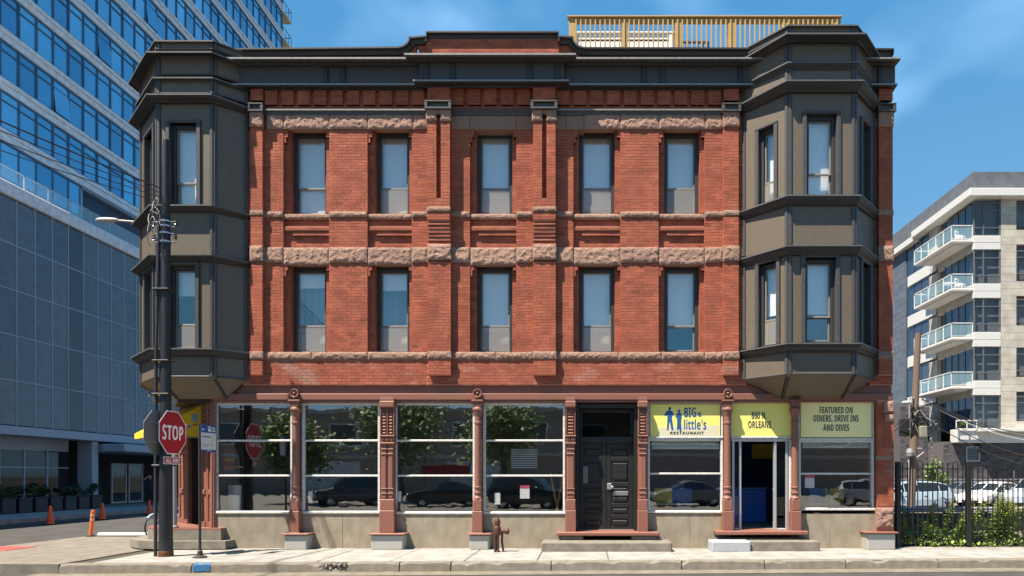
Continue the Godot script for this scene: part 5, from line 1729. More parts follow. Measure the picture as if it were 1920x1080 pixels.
func build_street_things() -> void:
	# roof deck railing in new yellow timber
	var R := thing("deck_railing", "new yellow timber deck railing on the flat roof", "railing", Vector3(3.094, 12.6, -2.0))
	var x0 := -0.478 - 3.094; var x1 := 6.708 - 3.094
	var yr := 13.784 - 12.6
	var hand := MB.new()
	hand.bev(x0 - 0.03, x1, yr - 0.04, yr, -0.08, 0.10, 0.008)
	put(hand, "handrail", M.wood, R)
	var tr := MB.new()
	tr.bev(x0, x1 - 0.02, yr - 0.19, yr - 0.055, 0.0, 0.045, 0.008)
	put(tr, "top_rail", M.wood, R)
	tr = MB.new()
	tr.bev(x0, x1 - 0.02, 0.06, 0.19, 0.0, 0.045, 0.008)
	put(tr, "bottom_rail", M.wood, R)
	for x in [-0.38, 0.998, 2.405, 3.811, 5.217, 6.553]:
		var p := MB.new()
		p.bev(x - 3.094 - 0.085, x - 3.094 + 0.085, -1.5, yr - 0.045, -0.07, 0.055, 0.01)
		put(p, "post", M.wood, R)
	var bm := MB.new()
	bm.col = Color(1.3, 1.5, 2.6)
	bm.bev(-0.02, 0.02, 0.06, yr - 0.1, 0.046, 0.086, 0.006)
	var bmesh := bm.mesh()
	var xx := x0 + 0.2
	while xx < x1 - 0.1:
		put(bmesh, "baluster", M.wood, R).position = Vector3(xx, 0, 0)
		xx += 0.127
	# stair house on the roof in white clapboards with dark gaps
	var H := thing("roof_stair_house", "white clapboard stair house on the roof behind the railing", "shed", Vector3(1.312, 11.1, -5.5))
	var hb := MB.new(); hb.col = Color(0.14, 0.14, 0.145)
	var w0 := -0.246 - 1.312; var w1 := 2.723 - 1.312
	hb.box(w0, w1, 0.0, 15.652 - 11.1, -2.5, -0.02)
	put(hb, "wall", M.plain, H)
	var yy := 1.2
	while yy < 15.586 - 11.1:
		var c := MB.new()
		c.quad(Vector3(w0, yy, 0.02), Vector3(w1, yy, 0.02), Vector3(w1, yy + 0.20, 0.0), Vector3(w0, yy + 0.20, 0.0)); c.quad(Vector3(w0, yy - 0.001, -0.02), Vector3(w1, yy - 0.001, -0.02), Vector3(w1, yy, 0.02), Vector3(w0, yy, 0.02))
		put(c, "clapboard", M.siding, H)
		yy += 0.262
	var eb := MB.new()
	eb.bev(w0 - 0.06, w1 + 0.06, 15.619 - 11.1, 15.668 - 11.1, -2.6, 0.06, 0.01); eb.bev(w1 - 0.12, w1 + 0.01, 0.5, 15.586 - 11.1, -0.02, 0.045, 0.01)
	put(eb, "trim_board", M.siding, H)
	var pb := thing("roof_bench", "brown slatted timber bench on the roof seen through the railing", "bench", Vector3(3.203, 14.315 - 0.45, -4.2))
	for i in 2:
		var m := MB.new(); m.col = Color(0.5, 0.4, 0.4)
		m.bev(-0.42, 0.42, 0.30 + i * 0.32, 0.36 + i * 0.32, 0.0, 0.05, 0.008)
		put(m, "slat", M.old_wood, pb)
	for i in 6:
		var m := MB.new(); m.col = Color(0.5, 0.4, 0.4)
		m.bev(-0.42 + i * 0.158, -0.37 + i * 0.158, 0.0, 0.64, -0.02, -0.001, 0.008)
		put(m, "slat", M.old_wood, pb)
	# black steel pole with a cable pipe beside it
	var px := -8.889
	var P := thing("street_pole", "tall black steel pole at the corner with wires clamped near its top", "pole", Vector3(px, 0, 1.58))
	var b := MB.new()
	b.col = Color(0.016, 0.018, 0.023)
	b.lathe([Vector2(0.132, 0.34), Vector2(0.130, 0.8), Vector2(0.126, 2.0), Vector2(0.118, 2.04), Vector2(0.104, 2.2), Vector2(0.098, 5.0), Vector2(0.086, 7.0), Vector2(0.055, 8.75), Vector2(0.05, 8.8), Vector2(0.0, 8.83)], 20)
	put(b, "shaft", M.satin, P)
	b = MB.new(); b.col = Color(0.024, 0.026, 0.030)
	b.lathe([Vector2(0.138, 0.05), Vector2(0.138, 0.34)], 20)
	put(b, "base_sleeve", M.satin, P)
	b = MB.new(); b.col = Color(0.20, 0.075, 0.02)
	b.lathe([Vector2(0.145, -0.01), Vector2(0.145, 0.10), Vector2(0.138, 0.115)], 20)
	put(b, "rusty_foot", M.rough_metal, P, "rusty collar at the foot of the pole")
	b = MB.new(); b.col = Color(0.035, 0.035, 0.04)
	b.tube([Vector3(-0.20, 0.0, 0.03), Vector3(-0.19, 4.0, 0.03), Vector3(-0.13, 7.0, 0.03)], 0.034)
	put(b, "cable_pipe", M.satin, P)
	for y in [1.9, 3.4, 4.1, 5.6]:
		b = MB.new(); b.col = Color(0.03, 0.03, 0.035)
		b.bev(-0.22, 0.13, y, y + 0.035, -0.14, 0.145, 0.01)
		put(b, "strap", M.satin, P)
	for y in [6.62, 6.80, 6.95, 7.05]:
		b = MB.new(); b.col = Color(0.55, 0.56, 0.58)
		b.t = Transform3D(Basis(), Vector3(0, y, 0))
		b.lathe([Vector2(0.112, 0.0), Vector2(0.112, 0.03)], 16)
		b.bev(0.10, 0.20, 0.0, 0.02, -0.02, 0.02, 0.005); b.bev(-0.24, -0.10, 0.0, 0.02, -0.02, 0.02, 0.005)
		put(b, "steel_band", M.metal, P)
	for q in [Vector3(0.21, 7.05, 0), Vector3(-0.25, 7.02, 0), Vector3(-0.25, 6.72, 0), Vector3(0.20, 6.75, 0.0)]:
		b = MB.new(); b.col = Color(0.05, 0.045, 0.05)
		b.t = Transform3D(Basis(), q)
		b.lathe([Vector2(0.0, -0.06), Vector2(0.04, -0.05), Vector2(0.025, -0.02), Vector2(0.045, 0.0), Vector2(0.025, 0.03), Vector2(0.035, 0.05), Vector2(0.0, 0.07)], 10)
		put(b, "insulator", M.gloss, P)
	for i in 6:
		# loose loops of service cable
		b = MB.new(); b.col = [Color(0.35, 0.35, 0.36), Color(0.05, 0.05, 0.05), Color(0.40, 0.39, 0.38), Color(0.06, 0.06, 0.06), Color(0.3, 0.3, 0.31), Color(0.04, 0.04, 0.04)][i]
		var pts := []
		var r1 := 0.07 + 0.025 * (i % 3); var yc := 7.35 - 0.13 * i
		for k in 15:
			var a := TAU * k / 14.0 * 0.9 + i
			pts.append(Vector3(-0.12 + cos(a) * r1 + 0.04 * (i % 2), yc + sin(a) * (0.17 + 0.02 * i), 0.14 + 0.03 * i + sin(a * 2.0) * 0.03))
		b.tube(pts, 0.0085, 0.0085, 6)
		put(b, "cable_loop", M.satin, P)
	# overhead wires from the pole towards the viewer's side of the street
	for i in 4:
		b = MB.new(); b.col = Color(0.02, 0.02, 0.022)
		var a := Vector3(px - 0.12, 7.78 - 0.10 * i, 1.6); var e := Vector3(px - 1.1 + 0.15 * i, 8.6 - 0.12 * i, 38.0)
		var pts := []
		for k in 25:
			var t := k / 24.0
			var q := a.lerp(e, t); q.y -= (7.0 + 0.6 * i) * t * (1.0 - t)
			pts.append(q - a)
		b.tube(pts, 0.008 if i else 0.013, -1.0, 6)
		var wr := put(b, "overhead_wire", M.satin, null, ["topmost and thickest overhead wire leaving the black pole", "second overhead wire from the top at the black pole", "third overhead wire from the top at the black pole", "lowest overhead wire leaving the black pole"][i], "wire", "wires from the black pole")
		wr.position = a
	# stop signs on both sides of the pole
	var sz := 1.60
	stop_sign("red stop sign facing the road to the right of the black pole", Vector3(-8.73, 2.607, sz), deg_to_rad(89))
	stop_sign("grey back of a stop sign on the far side of the black pole", Vector3(-9.034, 2.607, sz + 0.02), deg_to_rad(269))
	var aw := thing("all_way_plate", "small red plate reading ALL WAY under the front stop sign", "sign", Vector3(-8.73, 2.022, sz), deg_to_rad(76))
	b = MB.new(); b.col = Color(0.8, 0.78, 0.78)
	b.bev(-0.228, 0.228, -0.078, 0.078, -0.003, 0.0, 0.001)
	put(b, "plate", M.satin, aw)
	b = MB.new(); b.col = Color(0.40, 0.008, 0.022)
	b.prism(PackedVector2Array([Vector2(-0.214, -0.064), Vector2(0.214, -0.064), Vector2(0.214, 0.064), Vector2(-0.214, 0.064)]), 0.0002, 0.0025)
	put(b, "red_face", M.satin, aw)
	lettering(aw, "ALL WAY", Transform3D(Basis(), Vector3(0, 0, 0.003)), 0.085, Color(0.93, 0.9, 0.9), 0.6, "lettering", 0.36)
	b = MB.new(); b.col = Color(0.6, 0.6, 0.6)
	b.bev(-0.24, 0.1, 0.05, 0.065, -0.03, -0.004, 0.004); b.bev(-0.24, 0.1, -0.065, -0.05, -0.03, -0.004, 0.004)
	put(b, "bracket", M.rough_metal, aw)
	# bus stop post
	var bs := thing("bus_stop_post", "thin black bus stop post on a flat foot beside the stoop", "bus stop", Vector3(-8.009, 0, 1.86))
	b = MB.new(); b.col = Color(0.03, 0.03, 0.033)
	b.tube([Vector3(0, 0.05, 0), Vector3(-0.01, 2.78, 0)], 0.028, 0.026, 10)
	put(b, "post", M.satin, bs)
	b = MB.new(); b.col = Color(0.09, 0.07, 0.055)
	b.lathe([Vector2(0.14, 0.0), Vector2(0.13, 0.03), Vector2(0.055, 0.055), Vector2(0.05, 0.14), Vector2(0.03, 0.16)], 12)
	put(b, "foot", M.rough_metal, bs)
	var sg := thing("bus_stop_sign", "blue and white bus stop sign on the thin black post", "sign", Vector3(-8.009 + 0.03, 2.485, 1.86 - 0.27), deg_to_rad(82))
	b = MB.new(); b.col = Color(0.62, 0.62, 0.60)
	b.bev(-0.23, 0.23, -0.285, 0.285, -0.003, 0.0, 0.001)
	put(b, "plate", M.satin, sg)
	for q in [[-0.23, 0.23, 0.12, 0.285, Color(0.015, 0.075, 0.27)], [-0.23, 0.23, -0.285, -0.235, Color(0.015, 0.075, 0.27)], [-0.21, -0.12, 0.17, 0.20, Color(0.5, 0.55, 0.65)], [-0.02, 0.08, 0.155, 0.255, Color(0.72, 0.75, 0.8)], [0.0, 0.06, 0.20, 0.235, Color(0.015, 0.075, 0.27)], [-0.01, 0.015, 0.145, 0.155, Color(0.72, 0.75, 0.8)], [0.045, 0.07, 0.145, 0.155, Color(0.72, 0.75, 0.8)], [0.11, 0.20, 0.21, 0.24, Color(0.6, 0.65, 0.72)], [0.11, 0.21, 0.15, 0.185, Color(0.6, 0.65, 0.72)], [-0.19, 0.05, 0.02, 0.045, Color(0.12, 0.12, 0.13)], [-0.19, 0.10, -0.13, -0.12, Color(0.2, 0.2, 0.2)], [-0.19, -0.02, -0.17, -0.16, Color(0.2, 0.2, 0.2)], [0.12, 0.13, -0.17, 0.08, Color(0.3, 0.3, 0.3)], [-0.05, 0.05, -0.265, -0.25, Color(0.6, 0.65, 0.72)]]:
		b = MB.new(); b.col = q[4]
		var zz := 0.001 if q[1] - q[0] > 0.3 else 0.0025
		b.prism(PackedVector2Array([Vector2(q[0], q[2]), Vector2(q[1], q[2]), Vector2(q[1], q[3]), Vector2(q[0], q[3])]), -0.001, zz)
		put(b, "print", M.satin, sg)
	# street lamp on the side street
	var L := thing("street_lamp", "grey street lamp with a long arm reaching out beyond the corner turret", "street lamp", Vector3(-12.95, 0, -5.0))
	b = MB.new(); b.col = Color(0.45, 0.45, 0.44)
	b.lathe([Vector2(0.12, 0.0), Vector2(0.10, 0.5), Vector2(0.06, 9.2), Vector2(0.05, 9.6), Vector2(0, 9.62)], 12)
	put(b, "post", M.rough_metal, L)
	b = MB.new(); b.col = Color(0.55, 0.55, 0.53)
	b.tube([Vector3(0, 9.4, 0), Vector3(-0.6, 9.48, 0), Vector3(-1.5, 9.56, 0)], 0.04, 0.035)
	put(b, "arm", M.rough_metal, L)
	b = MB.new(); b.col = Color(0.62, 0.61, 0.58)
	b.t = Transform3D(Basis(Vector3(0, 0, 1), PI / 2) , Vector3(-1.45, 9.57, 0)).scaled_local(Vector3(0.8, 1, 1))
	b.lathe([Vector2(0.0, 0.0), Vector2(0.06, 0.02), Vector2(0.085, 0.15), Vector2(0.10, 0.40), Vector2(0.08, 0.62), Vector2(0.03, 0.70), Vector2(0, 0.71)], 14)
	put(b, "lamp_head", M.rough_metal, L)
	# old standpipe at the foot of the wall
	var S := thing("standpipe", "rusty red iron standpipe with a side outlet at the wall foot", "standpipe", Vector3(-2.002, 0, 0.75))
	S.scale = Vector3.ONE * 1.16
	b = MB.new(); b.col = Color(0.15, 0.052, 0.036)
	b.lathe([Vector2(0.06, 0.0), Vector2(0.06, 0.02), Vector2(0.04, 0.04), Vector2(0.04, 0.30), Vector2(0.065, 0.32), Vector2(0.075, 0.36), Vector2(0.075, 0.46), Vector2(0.06, 0.50), Vector2(0.05, 0.53), Vector2(0.065, 0.55), Vector2(0.06, 0.60), Vector2(0.045, 0.64), Vector2(0.025, 0.66), Vector2(0.02, 0.69), Vector2(0.0, 0.70)], 14)
	put(b, "body", M.rough_metal, S)
	b = MB.new(); b.col = Color(0.15, 0.052, 0.036)
	b.t = Transform3D(Basis(Vector3(0, 0, 1), -PI / 2), Vector3(0, 0.40, 0))
	b.lathe([Vector2(0.04, 0.05), Vector2(0.04, 0.15), Vector2(0.06, 0.16), Vector2(0.065, 0.22), Vector2(0.04, 0.235), Vector2(0.0, 0.24)], 12)
	put(b, "outlet", M.rough_metal, S)
	b = MB.new(); b.col = Color(0.14, 0.05, 0.036)
	b.tube([Vector3(0.10, 0.36, 0.0), Vector3(0.09, 0.2, -0.03), Vector3(0.12, 0.0, -0.02)], 0.022)
	b.tube([Vector3(-0.03, 0.0, 0.05), Vector3(-0.035, 0.32, 0.04)], 0.02)
	put(b, "brace", M.rough_metal, S)
	# sign boards of the restaurant
	var yel := Color(0.90, 0.77, 0.19)
	var zs := -0.085
	var s1 := thing("sign_board", "yellow sign board with two blue figures and the words BIG & little's RESTAURANT", "sign", Vector3(2.327, 3.011, zs))
	b = MB.new(); b.col = yel
	b.bev(-0.83, 0.818, -0.403, 0.377, -0.05, -0.002, 0.004)
	put(b, "board", M.satin, s1)
	var sy := 3.011
	var sx := 2.327
	b = MB.new(); b.col = Color(0.62, 0.57, 0.42)
	b.prism(PackedVector2Array([Vector2(-0.64, -0.37), Vector2(0.79, -0.37), Vector2(0.79, -0.12), Vector2(-0.20, -0.15), Vector2(-0.65, -0.17), Vector2(-0.62, -0.26)]), -0.01, 0.0)
	put(b, "cream_band", M.satin, s1)
	var blue := Color(0.018, 0.10, 0.26).linear_to_srgb()
	lettering(s1, "BIG", Transform3D(Basis(), Vector3(2.44 - sx, 3.199 - sy, 0.0)), 0.22, blue, 0.5, "lettering", 0.28)
	lettering(s1, "&", Transform3D(Basis(), Vector3(2.667 - sx, 3.149 - sy, 0.0)), 0.10, blue, 0.8, "lettering", 0.09)
	lettering(s1, "little's", Transform3D(Basis(), Vector3(2.553 - sx, 2.91 - sy, 0.0)), 0.22, blue, 0.5, "lettering", 0.53)
	lettering(s1, "RESTAURANT", Transform3D(Basis(), Vector3(2.365 - sx, 2.709 - sy, 0.0)), 0.065, Color(0.02, 0.02, 0.025), 1.0, "lettering", 0.80)
	b = MB.new(); b.col = Color(0.018, 0.10, 0.26)
	var fx := 1.95 - sx; var fy := 2.772 - sy
	b.t = Transform3D(Basis(), Vector3(fx, fy, 0.0))
	# tall figure, hands on hips
	b.prism(PackedVector2Array([Vector2(-0.06, 0.0), Vector2(-0.02, 0.0), Vector2(0.0, 0.22), Vector2(0.05, 0.0), Vector2(0.10, 0.0), Vector2(0.06, 0.28), Vector2(0.065, 0.36), Vector2(0.09, 0.34), Vector2(0.10, 0.38), Vector2(0.07, 0.45), Vector2(0.02, 0.47), Vector2(0.035, 0.50), Vector2(0.03, 0.55), Vector2(-0.02, 0.55), Vector2(-0.025, 0.50), Vector2(-0.01, 0.47), Vector2(-0.07, 0.45), Vector2(-0.12, 0.37), Vector2(-0.10, 0.33), Vector2(-0.05, 0.36), Vector2(-0.05, 0.28)]), -0.004, 0.001)
	b.t = Transform3D(Basis(), Vector3(2.176 - sx, fy, 0.0))
	b.prism(PackedVector2Array([Vector2(-0.05, 0.0), Vector2(-0.01, 0.01), Vector2(0.0, 0.04), Vector2(0.02, -0.03), Vector2(0.06, -0.02), Vector2(0.05, 0.2), Vector2(0.07, 0.36), Vector2(0.04, 0.41), Vector2(0.015, 0.42), Vector2(0.035, 0.45), Vector2(0.025, 0.49), Vector2(-0.02, 0.49), Vector2(-0.03, 0.45), Vector2(-0.01, 0.42), Vector2(-0.05, 0.40), Vector2(-0.09, 0.32), Vector2(-0.05, 0.29), Vector2(-0.045, 0.2)]), -0.004, 0.001)
	put(b, "figure_emblem", M.satin, s1)
	var s2 := thing("sign_board", "yellow sign board reading 860 N. ORLEANS over the restaurant door", "sign", Vector3(4.113, 3.023, zs))
	b = MB.new(); b.col = yel
	b.bev(-0.692, 0.704, -0.403, 0.39, -0.05, -0.002, 0.004)
	put(b, "board", M.satin, s2)
	var ink := Color(0.02, 0.045, 0.075).linear_to_srgb()
	lettering(s2, "860 N.", Transform3D(Basis(), Vector3(4.063 - 4.113, 3.124 - 3.023, 0)), 0.16, ink, 0.5, "lettering", 0.36)
	lettering(s2, "ORLEANS", Transform3D(Basis(), Vector3(4.075 - 4.113, 2.91 - 3.023, 0)), 0.16, ink, 0.5, "lettering", 0.54)
	var s3 := thing("sign_board", "yellow sign board reading FEATURED ON DINERS, DRIVE INS AND DIVES", "sign", Vector3(5.887, 3.023, zs))
	b = MB.new(); b.col = Color(0.95, 0.84, 0.37)  # paler than the other boards: brightness painted in against the shade of the bay
	b.bev(-0.843, 0.83, -0.415, 0.415, -0.05, -0.002, 0.004)
	put(b, "board", M.satin, s3)
	lettering(s3, "FEATURED ON", Transform3D(Basis(), Vector3(-0.01, 3.25 - 3.023, 0)), 0.15, ink, 0.5, "lettering", 0.78)
	lettering(s3, "DINERS, DRIVE INS", Transform3D(Basis(), Vector3(-0.01, 3.042 - 3.023, 0)), 0.15, ink, 0.5, "lettering", 1.06)
	lettering(s3, "AND DIVES", Transform3D(Basis(), Vector3(-0.01, 2.835 - 3.023, 0)), 0.15, ink, 0.5, "lettering", 0.61)
	# paper notices stuck inside the panes
	for q in [[975, 993, 910, 935, "white notice with a red heading taped in the window left of the black door", true], [927, 938, 924, 946, "plain white paper taped low in the window above the standpipe", false], [1509, 1527, 891, 915, "white notice with a pink heading in the window right of the restaurant door", true], [578, 586, 921, 943, "narrow white paper in the second shop window from the corner", false], [746, 753, 921, 941, "narrow white paper at the edge of the third shop window", false]]:
		var n := thing("paper_notice", q[4], "notice", Vector3((q[0] + q[1] - 2200) / 2.0 * 16.17 / 1280.0, 1.69 + (893 - (q[2] + q[3]) / 2.0) * 16.17 / 1280.0, -0.165), 0.0, "notices in the shop windows")
		var w: float = (q[1] - q[0]) / 160.0; var h: float = (q[3] - q[2]) / 160.0
		b = MB.new(); b.col = Color(0.8, 0.79, 0.78)
		b.quad(Vector3(-w, -h, 0), Vector3(w, -h, 0.0), Vector3(w, h, 0), Vector3(-w, h, 0.002))
		put(b, "sheet", M.cloth, n)
		if q[5]:
			b = MB.new(); b.col = Color(0.62, 0.10, 0.20)
			b.box(-w, w, h * 0.55, h, 0.002, 0.0035)
			put(b, "heading", M.cloth, n)
	# cones and the leaning post across the side street
	var cn := thing("traffic_cone", "orange traffic cone on the shaded kerb before the dark planters", "traffic cone", Vector3(-20.9, -0.19, -10.6), 0.3, "orange traffic cones by the tower")
	b = MB.new(); b.col = Color(0.012, 0.012, 0.013)
	b.bev(-0.2, 0.2, 0.0, 0.035, -0.2, 0.2, 0.01)
	put(b, "base", M.plain, cn)
	b = MB.new(); b.col = Color(0.75, 0.10, 0.02)
	b.lathe([Vector2(0.15, 0.03), Vector2(0.13, 0.06), Vector2(0.045, 0.70), Vector2(0.035, 0.72), Vector2(0.0, 0.72)], 16)
	put(b, "cone", M.satin, cn)
	copy(cn, "traffic_cone", Vector3(-21.0, -0.19, -13.6), 1.0, "orange traffic cone in front of the tall grey podium column")
	copy(cn, "traffic_cone", Vector3(-21.4, -0.19, -17.4), 0.2, "orange traffic cone standing beside the person in dark clothes")
	var dp := thing("marker_post", "orange marker post leaning over at the pavement edge", "marker post", Vector3(-13.95, 0.0, -3.2))
	dp.rotation = Vector3(0.05, 0, -0.13)
	b = MB.new(); b.col = Color(0.70, 0.16, 0.02)
	b.lathe([Vector2(0.05, 0.03), Vector2(0.05, 0.70), Vector2(0.045, 0.74), Vector2(0.0, 0.745)], 14)
	put(b, "tube", M.satin, dp)
	b = MB.new(); b.col = Color(0.02, 0.02, 0.02)
	b.lathe([Vector2(0.10, -0.01), Vector2(0.10, 0.02), Vector2(0.06, 0.04)], 14)
	put(b, "foot", M.plain, dp)
	for y in [0.45, 0.58]:
		b = MB.new(); b.col = Color(0.55, 0.40, 0.30)
		b.t = Transform3D(Basis(), Vector3(0, y, 0)); b.lathe([Vector2(0.052, 0), Vector2(0.052, 0.06)], 14)
		put(b, "reflective_band", M.satin, dp)
	# planters along the podium
	var nth := ["first", "second", "third", "fourth", "fifth", "sixth", "seventh"]
	for i in 7:
		var z := -20.6 + i * 0.93
		var pl := thing("planter", "%s dark planter of bushy plants counted from the podium column" % nth[i], "planter", Vector3(-26.6, -0.03, z), 0.0, "planters along the tower lobby")
		b = MB.new(); b.col = Color(0.022, 0.024, 0.028)
		b.bev(-0.38, 0.38, 0.0, 0.68, -0.38, 0.38, 0.03); b.bev(-0.41, 0.41, 0.66, 0.72, -0.41, 0.41, 0.015)
		put(b, "box", M.satin, pl)
		leaf_cloud(pl, "leaves", Vector3(0, 1.0 + 0.06 * sin(i * 2.3), 0), Vector3(0.45, 0.38, 0.45), 260, 0.13, Color(0.05, 0.09, 0.03), 100 + i)
	build_person()
	build_bicycle()

func build_bicycle() -> void:
	var k := thing("bicycle", "parked bicycle with a pale blue rear mudguard half hidden behind the pole", "bicycle", Vector3(-11.32, 0.008, -1.95), deg_to_rad(74))
	var r := 0.33
	for s in 2:
		var b := MB.new(); b.col = Color(0.015, 0.015, 0.016)
		var pts := []
		for i in 33: pts.append(Vector3(cos(TAU * i / 32) * r, sin(TAU * i / 32) * r, 0))
		b.t = Transform3D(Basis(), Vector3(1.05 * s, r + 0.02, 0))
		b.tube(pts, 0.02, 0.02, 8, false)
		var w := put(b, "wheel", M.plain, k)
		b = MB.new(); b.col = Color(0.55, 0.55, 0.55)
		b.t = Transform3D(Basis(), Vector3(1.05 * s, r + 0.02, 0))
		for i in 14: b.tube([Vector3.ZERO, Vector3(cos(TAU * i / 14) * r, sin(TAU * i / 14) * r, 0)], 0.003, 0.003, 4)
		b.tube([Vector3(0, 0, -0.06), Vector3(0, 0, 0.06)], 0.02)
		put(b, "spokes", M.metal, w)
	var f := MB.new(); f.col = Color(0.08, 0.25, 0.45)
	var hub := Vector3(0, r + 0.02, 0); var bb := Vector3(0.42, 0.28, 0); var seat := Vector3(0.28, 0.82, 0); var head := Vector3(0.86, 0.86, 0); var fork := Vector3(1.05, r + 0.02, 0)
	for q in [[hub, bb], [hub, seat], [bb, seat], [bb, head], [seat.lerp(bb, 0.25), head], [head, fork]]: f.tube([q[0], q[1]], 0.018)
	put(f, "frame", M.gloss, k)
	var g := MB.new(); g.col = Color(0.30, 0.42, 0.50)
	for i in 8:
		var a := deg_to_rad(40 + i * 12); var c := deg_to_rad(40 + (i + 1) * 12)
		g.quad(hub + Vector3(cos(a), sin(a), 0) * (r + 0.04) + Vector3(0, 0, -0.028), hub + Vector3(cos(a), sin(a), 0) * (r + 0.04) + Vector3(0, 0, 0.028), hub + Vector3(cos(c), sin(c), 0) * (r + 0.04) + Vector3(0, 0, 0.028), hub + Vector3(cos(c), sin(c), 0) * (r + 0.04) + Vector3(0, 0, -0.028))
	for z in [-0.04, 0.04]:
		g.prism(PackedVector2Array([Vector2(hub.x - 0.30, hub.y + 0.22), Vector2(hub.x + 0.1, hub.y + 0.2), Vector2(hub.x + 0.1, hub.y + 0.36), Vector2(hub.x - 0.15, hub.y + 0.34)]), z - 0.003, z + 0.003)
	put(g, "mudguard", M.gloss, k)
	var h := MB.new(); h.col = Color(0.02, 0.02, 0.02)
	h.tube([head, head + Vector3(0.0, 0.16, 0)], 0.016); h.tube([head + Vector3(-0.12, 0.20, -0.28), head + Vector3(0.02, 0.16, -0.1), head + Vector3(0.02, 0.16, 0.1), head + Vector3(-0.12, 0.20, 0.28)], 0.014)
	put(h, "handlebar", M.satin, k)
	var sd := MB.new(); sd.col = Color(0.02, 0.02, 0.02)
	sd.tube([seat, seat + Vector3(-0.03, 0.14, 0)], 0.013); sd.bev(-0.12 + seat.x, 0.14 + seat.x, seat.y + 0.14, seat.y + 0.19, -0.07, 0.07, 0.03)
	put(sd, "saddle", M.satin, k)

func build_person() -> void:
	# a person in dark clothes by the tower entrance, one arm raised to the head
	var who := thing("person", "person in dark clothes with one arm raised beside the tower entrance", "person", Vector3(-25.6, -0.03, -24.0), deg_to_rad(60))
	var bones := []
	var J := func(a: Vector3, b: Vector3, ra: float, rb: float) -> void: bones.append([a, b, ra, rb])
	J.call(Vector3(0, 0.95, 0), Vector3(0, 1.18, 0), 0.13, 0.125); J.call(Vector3(0, 1.18, 0), Vector3(0, 1.38, 0.0), 0.135, 0.13); J.call(Vector3(-0.12, 1.40, 0), Vector3(0.12, 1.40, 0), 0.075, 0.075)
	J.call(Vector3(0, 1.42, 0), Vector3(0, 1.55, 0.02), 0.055, 0.05)
	J.call(Vector3(0, 1.62, 0.02), Vector3(0, 1.68, 0.025), 0.085, 0.09); J.call(Vector3(0, 1.575, 0.06), Vector3(0, 1.60, 0.05), 0.045, 0.05); J.call(Vector3(0, 1.625, 0.105), Vector3(0, 1.60, 0.12), 0.014, 0.017)
	for s in [-1.0, 1.0]:
		J.call(Vector3(0.085 * s, 0.93, 0), Vector3(0.10 * s, 0.50, 0.02 * s), 0.095, 0.062); J.call(Vector3(0.10 * s, 0.50, 0.02 * s), Vector3(0.105 * s, 0.09, -0.02 + 0.03 * s), 0.06, 0.042)
		J.call(Vector3(0.105 * s, 0.045, -0.04 + 0.03 * s), Vector3(0.115 * s, 0.035, 0.14 + 0.03 * s), 0.042, 0.032)
	J.call(Vector3(0.19, 1.38, 0), Vector3(0.25, 1.12, -0.02), 0.055, 0.045); J.call(Vector3(0.25, 1.12, -0.02), Vector3(0.24, 0.88, 0.06), 0.042, 0.03)
	J.call(Vector3(-0.19, 1.40, 0), Vector3(-0.40, 1.50, 0.10), 0.055, 0.045); J.call(Vector3(-0.40, 1.50, 0.10), Vector3(-0.15, 1.68, 0.10), 0.042, 0.03)
	for h in [[Vector3(0.24, 0.88, 0.06), Vector3(0.0, -0.5, 0.1)], [Vector3(-0.15, 1.68, 0.10), Vector3(0.4, 0.25, 0.0)]]:
		var o: Vector3 = h[0]; var d: Vector3 = (h[1] as Vector3).normalized()
		var side := d.cross(Vector3(0, 0.2, 1)).normalized()
		J.call(o, o + d * 0.085, 0.028, 0.03)
		for i in 4: J.call(o + d * 0.08 + side * (i - 1.5) * 0.019, o + d * (0.14 + 0.012 * (1.5 - absf(i - 1.5))) + side * (i - 1.5) * 0.021 + Vector3(0, -0.01, 0.01), 0.010, 0.008)
		J.call(o + d * 0.03 - side * 0.03, o + d * 0.085 - side * 0.06, 0.012, 0.009)
	var st := nets(bones, 0.022)
	put(st, "body", M.cloth, who)
	var hair := MB.new()
	hair.col = Color(0.03, 0.02, 0.015)
	hair.t = Transform3D(Basis(), Vector3(0, 1.70, -0.005)).scaled_local(Vector3(0.95, 1.0, 1.05))
	hair.lathe([Vector2(0.092, -0.08), Vector2(0.102, -0.02), Vector2(0.098, 0.03), Vector2(0.06, 0.085), Vector2(0.0, 0.10)], 14)
	put(hair, "hair", M.cloth, who)

